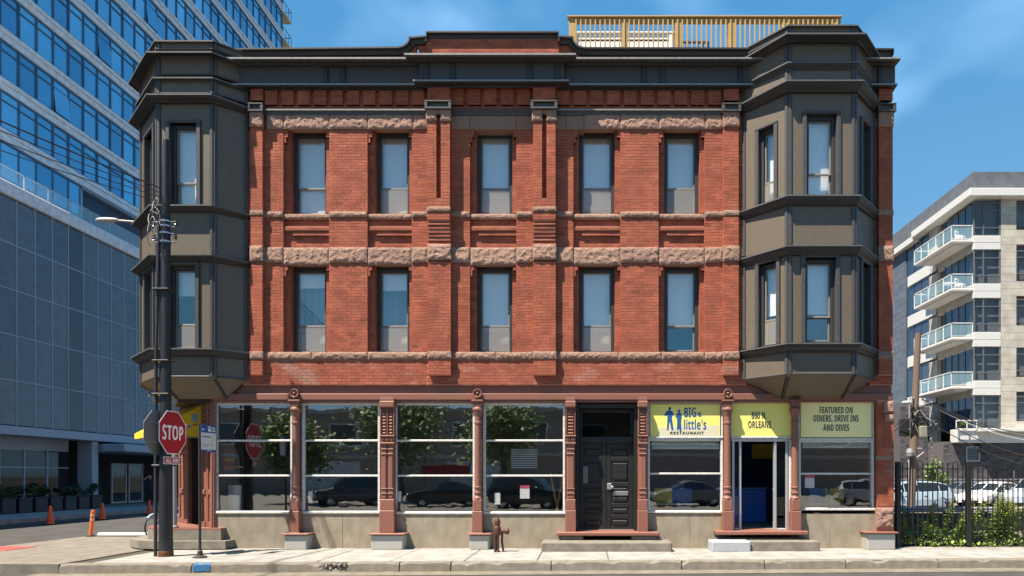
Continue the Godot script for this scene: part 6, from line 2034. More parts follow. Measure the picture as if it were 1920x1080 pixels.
func nets(bones: Array, cell: float) -> MB:
	# smooth union of tapered capsules meshed as surface nets
	var lo := Vector3.ONE * 9.0; var hi := -lo
	for q in bones:
		lo = lo.min(q[0] - Vector3.ONE * (q[2] + 0.05)).min(q[1] - Vector3.ONE * (q[3] + 0.05)); hi = hi.max(q[0] + Vector3.ONE * (q[2] + 0.05)).max(q[1] + Vector3.ONE * (q[3] + 0.05))
	var n := Vector3i(((hi - lo) / cell).ceil()) + Vector3i.ONE
	var f := PackedFloat32Array()
	f.resize(n.x * n.y * n.z); f.fill(1.0)
	for q in bones:
		var a: Vector3 = q[0]; var b: Vector3 = q[1]
		var m: float = maxf(q[2], q[3]) + 0.06
		var i0 := Vector3i(((a.min(b) - Vector3.ONE * m - lo) / cell).floor()).clamp(Vector3i.ZERO, n - Vector3i.ONE); var i1 := Vector3i(((a.max(b) + Vector3.ONE * m - lo) / cell).ceil()).clamp(Vector3i.ZERO, n - Vector3i.ONE)
		var ab := b - a; var l2 := maxf(ab.length_squared(), 1e-6)
		for z in range(i0.z, i1.z + 1):
			for y in range(i0.y, i1.y + 1):
				for x in range(i0.x, i1.x + 1):
					var p := lo + Vector3(x, y, z) * cell
					var t := clampf((p - a).dot(ab) / l2, 0, 1)
					var d := (p - a - ab * t).length() - lerpf(q[2], q[3], t)
					var id := x + n.x * (y + n.y * z)
					var k := 0.02
					var h := clampf(0.5 + 0.5 * (f[id] - d) / k, 0, 1)
					f[id] = lerpf(f[id], d, h) - k * h * (1.0 - h)
	var vid := {}
	var vs := []
	for z in n.z - 1:
		for y in n.y - 1:
			for x in n.x - 1:
				var s := Vector3.ZERO; var c := 0
				var any_in := false; var any_out := false
				for e in 8:
					if f[(x + (e & 1)) + n.x * ((y + ((e >> 1) & 1)) + n.y * (z + (e >> 2)))] < 0.0: any_in = true
					else: any_out = true
				if not (any_in and any_out): continue
				for e in 8:
					for ax in 3:
						if e & (1 << ax): continue
						var g := e | (1 << ax)
						var va := f[(x + (e & 1)) + n.x * ((y + ((e >> 1) & 1)) + n.y * (z + (e >> 2)))]; var vb := f[(x + (g & 1)) + n.x * ((y + ((g >> 1) & 1)) + n.y * (z + (g >> 2)))]
						if (va < 0.0) != (vb < 0.0):
							var t := va / (va - vb)
							var p := Vector3(e & 1, (e >> 1) & 1, e >> 2); p[ax] += t
							s += p; c += 1
				vid[Vector3i(x, y, z)] = vs.size()
				vs.append(lo + (Vector3(x, y, z) + s / c) * cell)
	var b := MB.new()
	for z in range(1, n.z - 1):
		for y in range(1, n.y - 1):
			for x in range(1, n.x - 1):
				var v0 := f[x + n.x * (y + n.y * z)]
				for ax in 3:
					var g := Vector3i(x, y, z); g[ax] += 1
					var v1 := f[g.x + n.x * (g.y + n.y * g.z)]
					if (v0 < 0.0) == (v1 < 0.0): continue
					var u := Vector3i.ZERO; u[(ax + 1) % 3] = 1
					var w := Vector3i.ZERO; w[(ax + 2) % 3] = 1
					var o := Vector3i(x, y, z)
					var q := [o - u - w, o - w, o, o - u]
					var ok := true
					for k in q: ok = ok and vid.has(k)
					if not ok: continue
					var h: float = vs[vid[q[0]]].y
					b.col = Color(0.42, 0.24, 0.17) if h > 1.52 else (Color(0.02, 0.026, 0.045) if h > 0.95 else (Color(0.018, 0.018, 0.022) if h > 0.08 else Color(0.1, 0.1, 0.1)))
					if v0 < 0.0: b.quad(vs[vid[q[0]]], vs[vid[q[1]]], vs[vid[q[2]]], vs[vid[q[3]]])
					else: b.quad(vs[vid[q[3]]], vs[vid[q[2]]], vs[vid[q[1]]], vs[vid[q[0]]])
	return b

func car(label: String, at: Vector3, yaw: float, col: Color, style := 0, group := "") -> Node3D:
	# length along x (front at +x). style 0: hatchback, 1: saloon, 2: tall estate
	var c := thing("parked_car", label, "car", at, yaw, group)
	var hi: float = [1.50, 1.45, 1.72][style]
	# stations: x, sill, belt, top, half width at sill, at belt, at top
	var st: Array
	if style == 0:
		st = [[-2.0, 0.45, 0.62, 0.66, 0.70, 0.74, 0.66], [-1.93, 0.30, 0.95, 1.05, 0.80, 0.84, 0.60], [-1.70, 0.25, 1.02, 1.36, 0.84, 0.87, 0.62], [-1.25, 0.22, 1.00, 1.46, 0.86, 0.89, 0.64], [-0.2, 0.20, 0.96, 1.50, 0.87, 0.90, 0.66], [0.45, 0.20, 0.95, 1.42, 0.87, 0.90, 0.64], [1.15, 0.22, 0.94, 1.00, 0.86, 0.88, 0.72], [1.85, 0.25, 0.80, 0.84, 0.80, 0.82, 0.66], [2.08, 0.40, 0.62, 0.66, 0.66, 0.70, 0.60]]
	elif style == 1:
		st = [[-2.3, 0.45, 0.70, 0.76, 0.70, 0.75, 0.66], [-2.15, 0.28, 0.92, 0.98, 0.82, 0.86, 0.70], [-1.55, 0.22, 0.96, 1.04, 0.86, 0.90, 0.70], [-0.85, 0.20, 0.95, 1.40, 0.88, 0.91, 0.62], [-0.1, 0.20, 0.94, 1.45, 0.88, 0.91, 0.64], [0.45, 0.20, 0.93, 1.37, 0.88, 0.91, 0.62], [1.15, 0.22, 0.92, 0.98, 0.86, 0.89, 0.72], [2.0, 0.26, 0.76, 0.80, 0.80, 0.83, 0.68], [2.25, 0.40, 0.58, 0.62, 0.66, 0.70, 0.60]]
	else:
		st = [[-2.25, 0.50, 0.80, 0.86, 0.74, 0.78, 0.66], [-2.2, 0.36, 1.08, 1.20, 0.84, 0.88, 0.66], [-1.98, 0.30, 1.12, 1.62, 0.88, 0.91, 0.68], [-1.2, 0.26, 1.10, 1.70, 0.90, 0.93, 0.70], [-0.1, 0.26, 1.08, 1.72, 0.90, 0.93, 0.70], [0.55, 0.26, 1.07, 1.62, 0.90, 0.93, 0.68], [1.15, 0.28, 1.06, 1.14, 0.88, 0.91, 0.76], [1.98, 0.32, 0.94, 1.00, 0.82, 0.86, 0.72], [2.2, 0.48, 0.72, 0.78, 0.70, 0.74, 0.64]]
	var body := MB.new(); body.col = col
	var gl := MB.new(); gl.col = Color(0.012, 0.016, 0.020)
	var low := MB.new(); low.col = Color(0.014, 0.014, 0.015)
	var ring := func(s: Array, sg: float) -> Array:
		return [Vector3(s[0], s[1], s[4] * sg * 0.96), Vector3(s[0], s[1] + 0.12, s[4] * sg), Vector3(s[0], lerpf(s[1], s[2], 0.55), s[5] * sg * 1.01), Vector3(s[0], s[2], s[5] * sg * 0.985), Vector3(s[0], s[3], s[6] * sg), Vector3(s[0], s[3] + 0.035, 0)]
	for i in st.size() - 1:
		for sg in [-1.0, 1.0]:
			var a: Array = ring.call(st[i], sg); var b: Array = ring.call(st[i + 1], sg)
			var cabin: bool = st[i][3] - st[i][2] > 0.2 or st[i + 1][3] - st[i + 1][2] > 0.2
			for k in 5:
				var t := body
				if k == 0: t = low
				t.quad(a[k], b[k], b[k + 1], a[k + 1])
			if cabin:
				# glazing set just proud of the shell, leaving pillars and roof rails
				var p := [a[3], b[3], b[4], a[4]]
				var m := (p[0] + p[1] + p[2] + p[3]) * 0.25 as Vector3
				var q := []
				for e in p: q.append(Vector3(m.x + (e.x - m.x) * 0.965, m.y + (e.y - m.y) * 0.86, m.z + (e.z - m.z) * 0.86 + 0.006 * sg))
				if st[i][3] - st[i][2] > 0.2 and st[i + 1][3] - st[i + 1][2] > 0.2 or style != 9: gl.quad(q[0], q[1], q[2], q[3])
			var dt: float = st[i + 1][3] - st[i][3]
			if absf(dt) > 0.25:
				# windscreen and rear window lie on the steep parts of the top
				var p2 := [a[4], b[4], b[5], a[5]]
				var m2 := (p2[0] + p2[1] + p2[2] + p2[3]) * 0.25 as Vector3
				var q2 := []
				for e in p2: q2.append(m2 + (e - m2) * 0.9 + Vector3(0.004 * signf(-dt), 0.006, 0))
				gl.quad(q2[0], q2[1], q2[2], q2[3])
	for e in [0, st.size() - 1]:
		var a: Array = ring.call(st[e], 1.0); var b: Array = ring.call(st[e], -1.0)
		for k in 5: body.quad(a[k], b[k], b[k + 1], a[k + 1])
	put(body, "body", M.gloss, c); put(gl, "glazing", M.gloss, c); put(low, "sill", M.plain, c)
	var L: float = st[st.size() - 1][0]
	for sx in [-1.0, 1.0]:
		for sg in [-1.0, 1.0]:
			var w := MB.new(); w.col = Color(0.012, 0.012, 0.012)
			w.t = Transform3D(Basis(Vector3.RIGHT, PI / 2 * sg), Vector3(sx * 1.32, 0.32, 0.74 * sg))
			w.lathe([Vector2(0.0, -0.08), Vector2(0.31, -0.08), Vector2(0.33, -0.05), Vector2(0.33, 0.10), Vector2(0.31, 0.13), Vector2(0.22, 0.135)], 20)
			var wo := put(w, "wheel", M.plain, c)
			w = MB.new(); w.col = Color(0.5, 0.5, 0.52)
			w.t = Transform3D(Basis(Vector3.RIGHT, PI / 2 * sg), Vector3(sx * 1.32, 0.32, 0.74 * sg))
			w.lathe([Vector2(0.22, 0.13), Vector2(0.20, 0.10), Vector2(0.06, 0.13), Vector2(0.0, 0.135)], 10, false)
			put(w, "rim", M.metal, wo)
			var ar := MB.new(); ar.col = Color(0.01, 0.01, 0.01)
			ar.t = Transform3D(Basis(Vector3.RIGHT, PI / 2 * sg), Vector3(sx * 1.32, 0.34, 0.80 * sg))
			ar.lathe([Vector2(0.40, -0.02), Vector2(0.40, 0.085), Vector2(0.36, 0.10), Vector2(0.34, 0.0)], 20)
			put(ar, "wheel_arch", M.plain, c)
	for sg in [-1.0, 1.0]:
		var h := MB.new(); h.col = Color(0.75, 0.76, 0.78)
		h.bev(L - 0.28, L - 0.06, st[7][2] - 0.16, st[7][2] - 0.02, minf(sg * 0.45, sg * 0.72), maxf(sg * 0.45, sg * 0.72), 0.03)
		put(h, "headlight", M.gloss, c)
		h = MB.new(); h.col = Color(0.35, 0.01, 0.01)
		h.bev(st[0][0] - 0.005, st[1][0] + 0.05, st[1][2] - 0.22, st[1][2] - 0.03, minf(sg * 0.58, sg * 0.80), maxf(sg * 0.58, sg * 0.80), 0.03)
		put(h, "tail_light", M.gloss, c)
		h = MB.new(); h.col = col
		h.bev(0.62, 0.80, 0.95 * hi / 1.5, 1.07 * hi / 1.5, minf(sg * 0.90, sg * 1.06), maxf(sg * 0.90, sg * 1.06), 0.03)
		put(h, "wing_mirror", M.gloss, c)
		for x in [-0.55, 0.40]:
			h = MB.new(); h.col = col * 0.8
			h.bev(x - 0.09, x + 0.09, 0.80, 0.83, minf(sg * 0.88, sg * 0.925), maxf(sg * 0.88, sg * 0.925), 0.008)
			put(h, "door_handle", M.gloss, c)
	var g := MB.new(); g.col = Color(0.015, 0.015, 0.016)
	g.bev(L - 0.2, L + 0.005, 0.38, 0.54, -0.42, 0.42, 0.02)
	put(g, "grille", M.satin, c)
	return c

func weed(label: String, at: Vector3, h: float, lean: Vector2, plume: bool, seed_: int) -> void:
	var w := thing("weed_plant", label, "weed", at, 0.0, "weeds growing along the iron fence")
	var r := RandomNumberGenerator.new(); r.seed = seed_
	var st := MB.new(); st.col = Color(0.10, 0.14, 0.04)
	var lf := MB.new()
	var pm := MB.new()
	for s in r.randi_range(3, 5):
		var base := Vector3(r.randf_range(-0.22, 0.22), 0, r.randf_range(-0.18, 0.18))
		var hh := h * r.randf_range(0.6, 1.0)
		var tip := base + Vector3(lean.x * hh + r.randf_range(-0.18, 0.18), hh, lean.y * hh + r.randf_range(-0.12, 0.12))
		var mid := base.lerp(tip, 0.5) - Vector3(lean.x, 0, lean.y) * hh * 0.12
		var pts := []
		for k in 7:
			var t := k / 6.0
			pts.append(base.lerp(mid, t).lerp(mid.lerp(tip, t), t))
		st.tube(pts, 0.009, 0.004, 5)
		var n := int(hh * 60)
		for k in n:
			var t := lerpf(0.05, 0.97, float(k) / n)
			var p := base.lerp(mid, t).lerp(mid.lerp(tip, t), t)
			var a := k * 2.4 + r.randf()
			var ln := r.randf_range(0.12, 0.22) * (1.15 - 0.6 * t)
			var d := Vector3(cos(a), r.randf_range(0.1, 0.7), sin(a)).normalized()
			var sd := d.cross(Vector3.UP).normalized() * ln * 0.24
			var kk := r.randf_range(0.6, 1.4)
			lf.col = Color(0.19 * kk, 0.27 * kk, 0.05 * kk)
			var m := p + d * ln * 0.5 + Vector3(0, ln * 0.06, 0); var e := p + d * ln + Vector3(0, -ln * 0.22, 0)
			lf.tri(p, m - sd, e); lf.tri(p, e, m + sd)
		if plume:
			for k in 90:
				var t := r.randf_range(0.66, 1.05)
				var p := base.lerp(mid, t).lerp(mid.lerp(tip, t), t) + Vector3(r.randfn(), r.randfn(), r.randfn()) * 0.035 * (1.5 - t)
				var kk := r.randf_range(0.7, 1.3)
				pm.col = Color(0.36 * kk, 0.36 * kk, 0.07 * kk)
				var s2 := r.randf_range(0.012, 0.03)
				var d := Vector3(r.randfn(), r.randf() + 0.4, r.randfn()).normalized()
				var sd := d.cross(Vector3(r.randfn(), r.randfn(), r.randfn())).normalized() * s2 * 0.5
				pm.tri(p - sd, p + sd, p + d * s2 * 1.6)
	put(st, "stem", M.leaf, w, "", "", "", "stuff"); put(lf, "leaves", M.leaf, w)
	if plume: put(pm, "flower_plume", M.leaf, w, "", "", "", "stuff")

func build_lot() -> void:
	# iron fence
	var F := thing("iron_fence", "tall black iron picket fence along the parking lot", "fence", Vector3(9.0, 0, -0.4))
	var zf := -0.4
	var h := 2.02
	var blk := Color(0.012, 0.012, 0.014)
	for x in [7.476, 9.167, 10.852, 12.531]:
		var b := MB.new(); b.col = blk
		b.bev(x - 9.0 - 0.055, x - 9.0 + 0.055, -0.02, h + 0.02, -0.055, 0.055, 0.008)
		put(b, "post", M.satin, F)
	for y in [0.14, h - 0.16]:
		var b := MB.new(); b.col = blk
		b.bev(7.47 - 9.0, 12.531 - 9.0, y, y + 0.022, -0.012, 0.012, 0.004)
		put(b, "rail", M.satin, F)
	var pk := MB.new(); pk.col = blk
	pk.bev(-0.011, 0.011, 0.06, h, -0.012, 0.012, 0.003)
	var pm := pk.mesh()
	var x := 7.591
	while x < 12.428:
		put(pm, "picket", M.satin, F).position = Vector3(x - 9.0, 0, 0)
		x += 0.1205
	# weeds behind it
	var soil := MB.new()
	soil.box(7.2, 14.0, -0.2, -0.01, -2.4, -0.05)
	tag(put(soil, "soil", M.earth), "dark soil strip under the weeds", "", "", "structure")
	var gc := MB.new()
	var r := RandomNumberGenerator.new(); r.seed = 77
	for i in 2600:
		var p := Vector3(r.randf_range(7.3, 12.6), 0, r.randf_range(-2.0, -0.30))
		var s := r.randf_range(0.05, 0.13)
		var a := r.randf() * TAU
		var d := Vector3(cos(a) * 0.6, r.randf_range(0.2, 1.0), sin(a) * 0.6).normalized()
		p.y = r.randf_range(0.0, 0.26) * (0.5 + 0.5 * sin(p.x * 3.1) * sin(p.x * 1.3 + 1.0))
		var sd := d.cross(Vector3.UP).normalized() * s * 0.3
		var k := r.randf_range(0.5, 1.5)
		gc.col = Color(0.17 * k, 0.24 * k, 0.045 * k)
		gc.tri(p, p + d * s * 0.5 - sd, p + d * s); gc.tri(p, p + d * s, p + d * s * 0.5 + sd)
	tag(put(gc, "ground_cover", M.leaf), "low green ground cover along the foot of the fence", "ground cover", "", "stuff")
	var spots := [[7.65, -0.75, 1.05, 0.0, false], [8.15, -1.0, 0.75, 0.05, false], [8.45, -0.7, 0.7, -0.05, false], [8.75, -1.1, 1.25, 0.1, true], [9.05, -0.8, 1.05, 0.35, true], [9.35, -1.2, 1.3, 0.45, true], [9.7, -0.9, 0.7, -0.1, false], [10.05, -1.0, 1.45, 0.15, true], [10.3, -0.8, 1.3, 0.3, true], [10.6, -1.2, 1.25, 0.1, true], [10.95, -0.9, 0.8, 0.2, true], [11.3, -0.8, 0.95, 0.0, false], [11.7, -1.1, 1.1, 0.1, false]]
	var looks := ["lone leafy weed just inside the first fence post", "broad low green weed second from the brick pier", "short dense weed in front of the pale blue car's door", "tall weed with a pale plume before the pale blue car's tail", "weed with plumes leaning towards the middle fence post", "yellowest weed whose plume leans across the middle fence post", "dark green weed just right of the middle fence post", "tallest upright weed before the white car's bonnet", "weed with long yellow plumes leaning in front of the white car", "bushy weed with plumes under the white car's windscreen", "weed with drooping plumes near the picture's edge of the fence", "low leafy weed in the second fence bay from the pier", "plain green weed last along the fence in view"]
	for i in spots.size():
		var s = spots[i]
		weed(looks[i], Vector3(s[0], 0, s[1]), s[2], Vector2(s[3], 0.0), s[4], 200 + i)
	# guard rail in front of dark boards
	var G := thing("guard_rail", "low dark barrier with a silver top rail across the parking lot", "barrier", Vector3(13, -0.06, -5.0))
	for i in 12:
		var b := MB.new(); b.col = Color(0.013, 0.013, 0.015)
		b.bev(-5.5 + i * 1.2, -4.32 + i * 1.2, 0.06, 0.62, -0.05, 0.0, 0.01)
		put(b, "board", M.satin, G)
		b = MB.new(); b.col = Color(0.03, 0.03, 0.03)
		b.bev(-5.56 + i * 1.2, -5.44 + i * 1.2, 0.0, 0.74, -0.14, -0.051, 0.01)
		put(b, "post", M.satin, G)
	var gr := MB.new(); gr.col = Color(0.45, 0.43, 0.46)
	var prof := [Vector2(0.0, 0.64), Vector2(0.05, 0.67), Vector2(0.05, 0.70), Vector2(0.015, 0.725), Vector2(0.05, 0.75), Vector2(0.05, 0.78), Vector2(0.0, 0.81)]
	for k in prof.size() - 1:
		gr.quad(Vector3(-5.6, prof[k].y, prof[k].x), Vector3(8.8, prof[k].y, prof[k].x), Vector3(8.8, prof[k + 1].y, prof[k + 1].x), Vector3(-5.6, prof[k + 1].y, prof[k + 1].x))
	put(gr, "rail", M.rough_metal, G)
	# cars in the lot
	car("pale blue hatchback parked behind the fence next to the brick pier", Vector3(15.9, -0.06, -18.0), PI, Color(0.36, 0.46, 0.56), 0, "cars in the parking lot")
	car("dark grey car parked nose out behind the pale blue hatchback", Vector3(22.2, -0.06, -23.8), PI + 0.5, Color(0.13, 0.15, 0.18), 1, "cars in the parking lot")
	car("white car parked nose out in the middle of the lot", Vector3(21.6, -0.06, -20.3), PI + 0.55, Color(0.78, 0.78, 0.78), 1, "cars in the parking lot")
	car("silver blue car parked nearest the edge of the lot", Vector3(22.0, -0.06, -16.9), PI + 0.5, Color(0.38, 0.45, 0.54), 2, "cars in the parking lot")
	# sapling by the black wall
	var sp := thing("sapling", "small bright green tree growing against the black brick wall", "tree", Vector3(20.375, -0.06, -24.0))
	var tk := MB.new(); tk.col = Color(0.08, 0.06, 0.045)
	tk.tube([Vector3(0, 0, 0), Vector3(0.05, 0.8, 0.02), Vector3(-0.02, 1.9, 0)], 0.035, 0.015, 6)
	for k in 6: tk.tube([Vector3(0, 0.8 + 0.15 * k, 0), Vector3(cos(k * 2.0) * 0.5, 1.5 + 0.2 * k, sin(k * 2.0) * 0.5)], 0.012, 0.005, 5)
	put(tk, "trunk", M.plain, sp)
	leaf_cloud(sp, "crown", Vector3(0, 1.95, 0), Vector3(0.62, 0.8, 0.6), 700, 0.15, Color(0.11, 0.20, 0.03), 9)
	var sb := thing("shrub", "small light green shrub beside the dark grey car", "shrub", Vector3(21.406, -0.06, -24.5))
	leaf_cloud(sb, "leaves", Vector3(0, 0.75, 0), Vector3(0.4, 0.7, 0.4), 300, 0.13, Color(0.10, 0.17, 0.03), 10)
	# low wire fence line along the wall
	var wf := thing("rail_fence", "thin grey rail fence in front of the black brick wall", "fence", Vector3(26.0, -0.06, -27.0))
	for y in [1.55, 0.8]:
		var b := MB.new(); b.col = Color(0.4, 0.4, 0.4)
		b.tube([Vector3(-7, y, 0), Vector3(12, y, 0)], 0.03, 0.03, 6)
		put(b, "rail", M.rough_metal, wf)
	for i in 8:
		var b := MB.new(); b.col = Color(0.4, 0.4, 0.4)
		b.tube([Vector3(-7 + i * 2.6, 0, 0), Vector3(-7 + i * 2.6 + (0.12 if i == 3 else 0.0), 1.6 + (0.5 if i == 3 or i == 4 else 0.0), 0)], 0.035, 0.03, 6)
		put(b, "post", M.rough_metal, wf)
	# wooden utility pole with its gear
	var U := thing("utility_pole", "leaning wooden utility pole tangled with cables beside the parking lot", "utility pole", Vector3(14.227, -0.06, -14.0))
	var d := 30.0 / 1280.0
	var top := Vector3(14.5 * d, 1.69 + 268 * d + 0.06, 0)
	var b := MB.new()
	b.tube([Vector3(0, -0.1, 0), top * 0.33, top * 0.66, top], 0.185, 0.13, 14)
	put(b, "pole", M.old_wood, U)
	b = MB.new(); b.col = Color(0.45, 0.43, 0.34)
	b.t = Transform3D(Basis(), Vector3(18 * d, 1.69 + 86 * d, 0.2))
	b.bev(-7 * d, 7 * d, -11 * d, 10 * d, -0.15, 0.15, 0.03)
	put(b, "metal_box", M.rough_metal, U)
	b = MB.new(); b.col = Color(0.02, 0.02, 0.022)
	b.bev(-16 * d, 2 * d, 1.69 + 78 * d, 1.69 + 112 * d, -0.35, -0.16, 0.03)
	put(b, "transformer", M.satin, U)
	b = MB.new(); b.col = Color(0.02, 0.02, 0.022)
	b.bev(22 * d, 44 * d, 1.69 + 84 * d, 1.69 + 104 * d, -0.5, -0.2, 0.05)
	put(b, "transformer", M.satin, U)
	b = MB.new(); b.col = Color(0.5, 0.5, 0.5)
	for q in [[Vector3(0.06, 1.69 + 54 * d, 0.1), Vector3(32 * d, 1.69 + 55 * d, 0.1)], [Vector3(0.02, 1.69 + 30 * d, 0.1), Vector3(32 * d, 1.69 + 55 * d, 0.1)], [Vector3(24 * d, 1.69 + 55 * d, 0.1), Vector3(28 * d, 1.69 + 79 * d, 0.1)], [Vector3(38 * d, 1.69 + 55 * d, 0.1), Vector3(38 * d, 1.69 + 79 * d, 0.1)], [Vector3(28 * d, 1.69 + 79 * d, 0.1), Vector3(38 * d, 1.69 + 79 * d, 0.1)], [Vector3(26 * d, 1.69 + 57 * d, 0.1), Vector3(38 * d, 1.69 + 75 * d, 0.1)], [Vector3(32 * d, 1.69 + 55 * d, 0.1), Vector3(38 * d, 1.69 + 55 * d, 0.1)]]: b.tube([q[0], q[1]], 0.028, 0.028, 5)
	put(b, "bracket", M.rough_metal, U)
	b = MB.new(); b.col = Color(0.6, 0.6, 0.6)
	b.tube([Vector3(0.25, 1.69 + 150 * d, 0), Vector3(-0.2, 1.69 + 146 * d, 0.3), Vector3(-0.32, 1.69 + 139 * d, 0.5)], 0.03, 0.03, 6)
	b.t = Transform3D(Basis(Vector3(0, 0, 1), PI / 2), Vector3(-0.2, 1.69 + 138 * d, 0.5))
	b.lathe([Vector2(0, 0), Vector2(0.08, 0.03), Vector2(0.10, 0.2), Vector2(0.07, 0.38), Vector2(0, 0.42)], 12)
	put(b, "lamp_head", M.rough_metal, U)
	b = MB.new(); b.col = Color(0.45, 0.45, 0.46)
	b.t = Transform3D(Basis(), Vector3(-5 * d, 1.69 + 47 * d, 0.2)); b.lathe([Vector2(0.0, -0.2), Vector2(0.14, -0.16), Vector2(0.16, 0.0), Vector2(0.12, 0.16), Vector2(0.0, 0.18)], 12)
	put(b, "meter", M.rough_metal, U)
	b = MB.new(); b.col = Color(0.55, 0.55, 0.55)
	b.tube([Vector3(-0.22, 0, 0.18), Vector3(-0.15, 1.69 + 48 * d, 0.18)], 0.04)
	b.tube([Vector3(-0.12, 1.69 + 150 * d, 0.16), Vector3(-0.14, 1.69 + 90 * d, 0.2)], 0.03)
	put(b, "riser_pipe", M.rough_metal, U)
	var rr := RandomNumberGenerator.new(); rr.seed = 31
	for i in 26:
		b = MB.new()
		b.col = Color(0.02, 0.02, 0.02) if rr.randf() < 0.75 else Color(0.3, 0.3, 0.3)
		var a := Vector3(rr.randf_range(-6, 12) * d, 1.69 + rr.randf_range(100, 142) * d, rr.randf_range(0.12, 0.28))
		var e := Vector3(rr.randf_range(14, 52) * d, 1.69 + rr.randf_range(84, 118) * d, rr.randf_range(0.0, 0.4))
		var pts := []
		for k in 9:
			var t := k / 8.0
			var p := a.lerp(e, t); p.y -= rr.randf_range(0.15, 0.5) * sin(t * PI) * (1.0 if i % 3 else -0.7)
			pts.append(p)
		b.tube(pts, 0.016, 0.016, 5)
		put(b, "cable", M.satin, U)
	# overhead cables to both sides
	var names := ["upper thick overhead cable running right from the wooden pole", "second overhead cable running right from the wooden pole", "pale overhead cable drooping right from the wooden pole", "lower black overhead cable crossing the white terrace slab", "lowest black overhead cable running right from the wooden pole", "black overhead cable running left behind the brick pier", "lower overhead cable running left behind the brick pier"]
	var ends := [[18.0, 145.0, 330.0, 70.0], [18.0, 143.0, 330.0, 60.0], [22.0, 138.0, 330.0, 52.0], [44.0, 110.0, 330.0, 20.0], [40.0, 96.0, 330.0, 2.0], [-4.0, 118.0, -190.0, 60.0], [-4.0, 110.0, -190.0, 40.0]]
	for i in 7:
		b = MB.new(); b.col = Color(0.34, 0.34, 0.34) if i == 2 else Color(0.018, 0.018, 0.02)
		var q = ends[i]
		var a := Vector3(14.227 + q[0] * d, 1.69 + q[1] * d, -13.85); var e := Vector3(14.227 + q[2] * d, 1.69 + q[3] * d + 1.0, -13.85 + (4.0 if i < 5 else -2.0))
		var pts := []
		for k in 17:
			var t := k / 16.0
			var p := a.lerp(e, t); p.y -= 1.3 * sin(t * PI)
			pts.append(p - a)
		b.tube(pts, 0.02, 0.02, 6)
		put(b, "overhead_cable", M.satin, null, names[i], "cable", "cables on the wooden pole").position = a

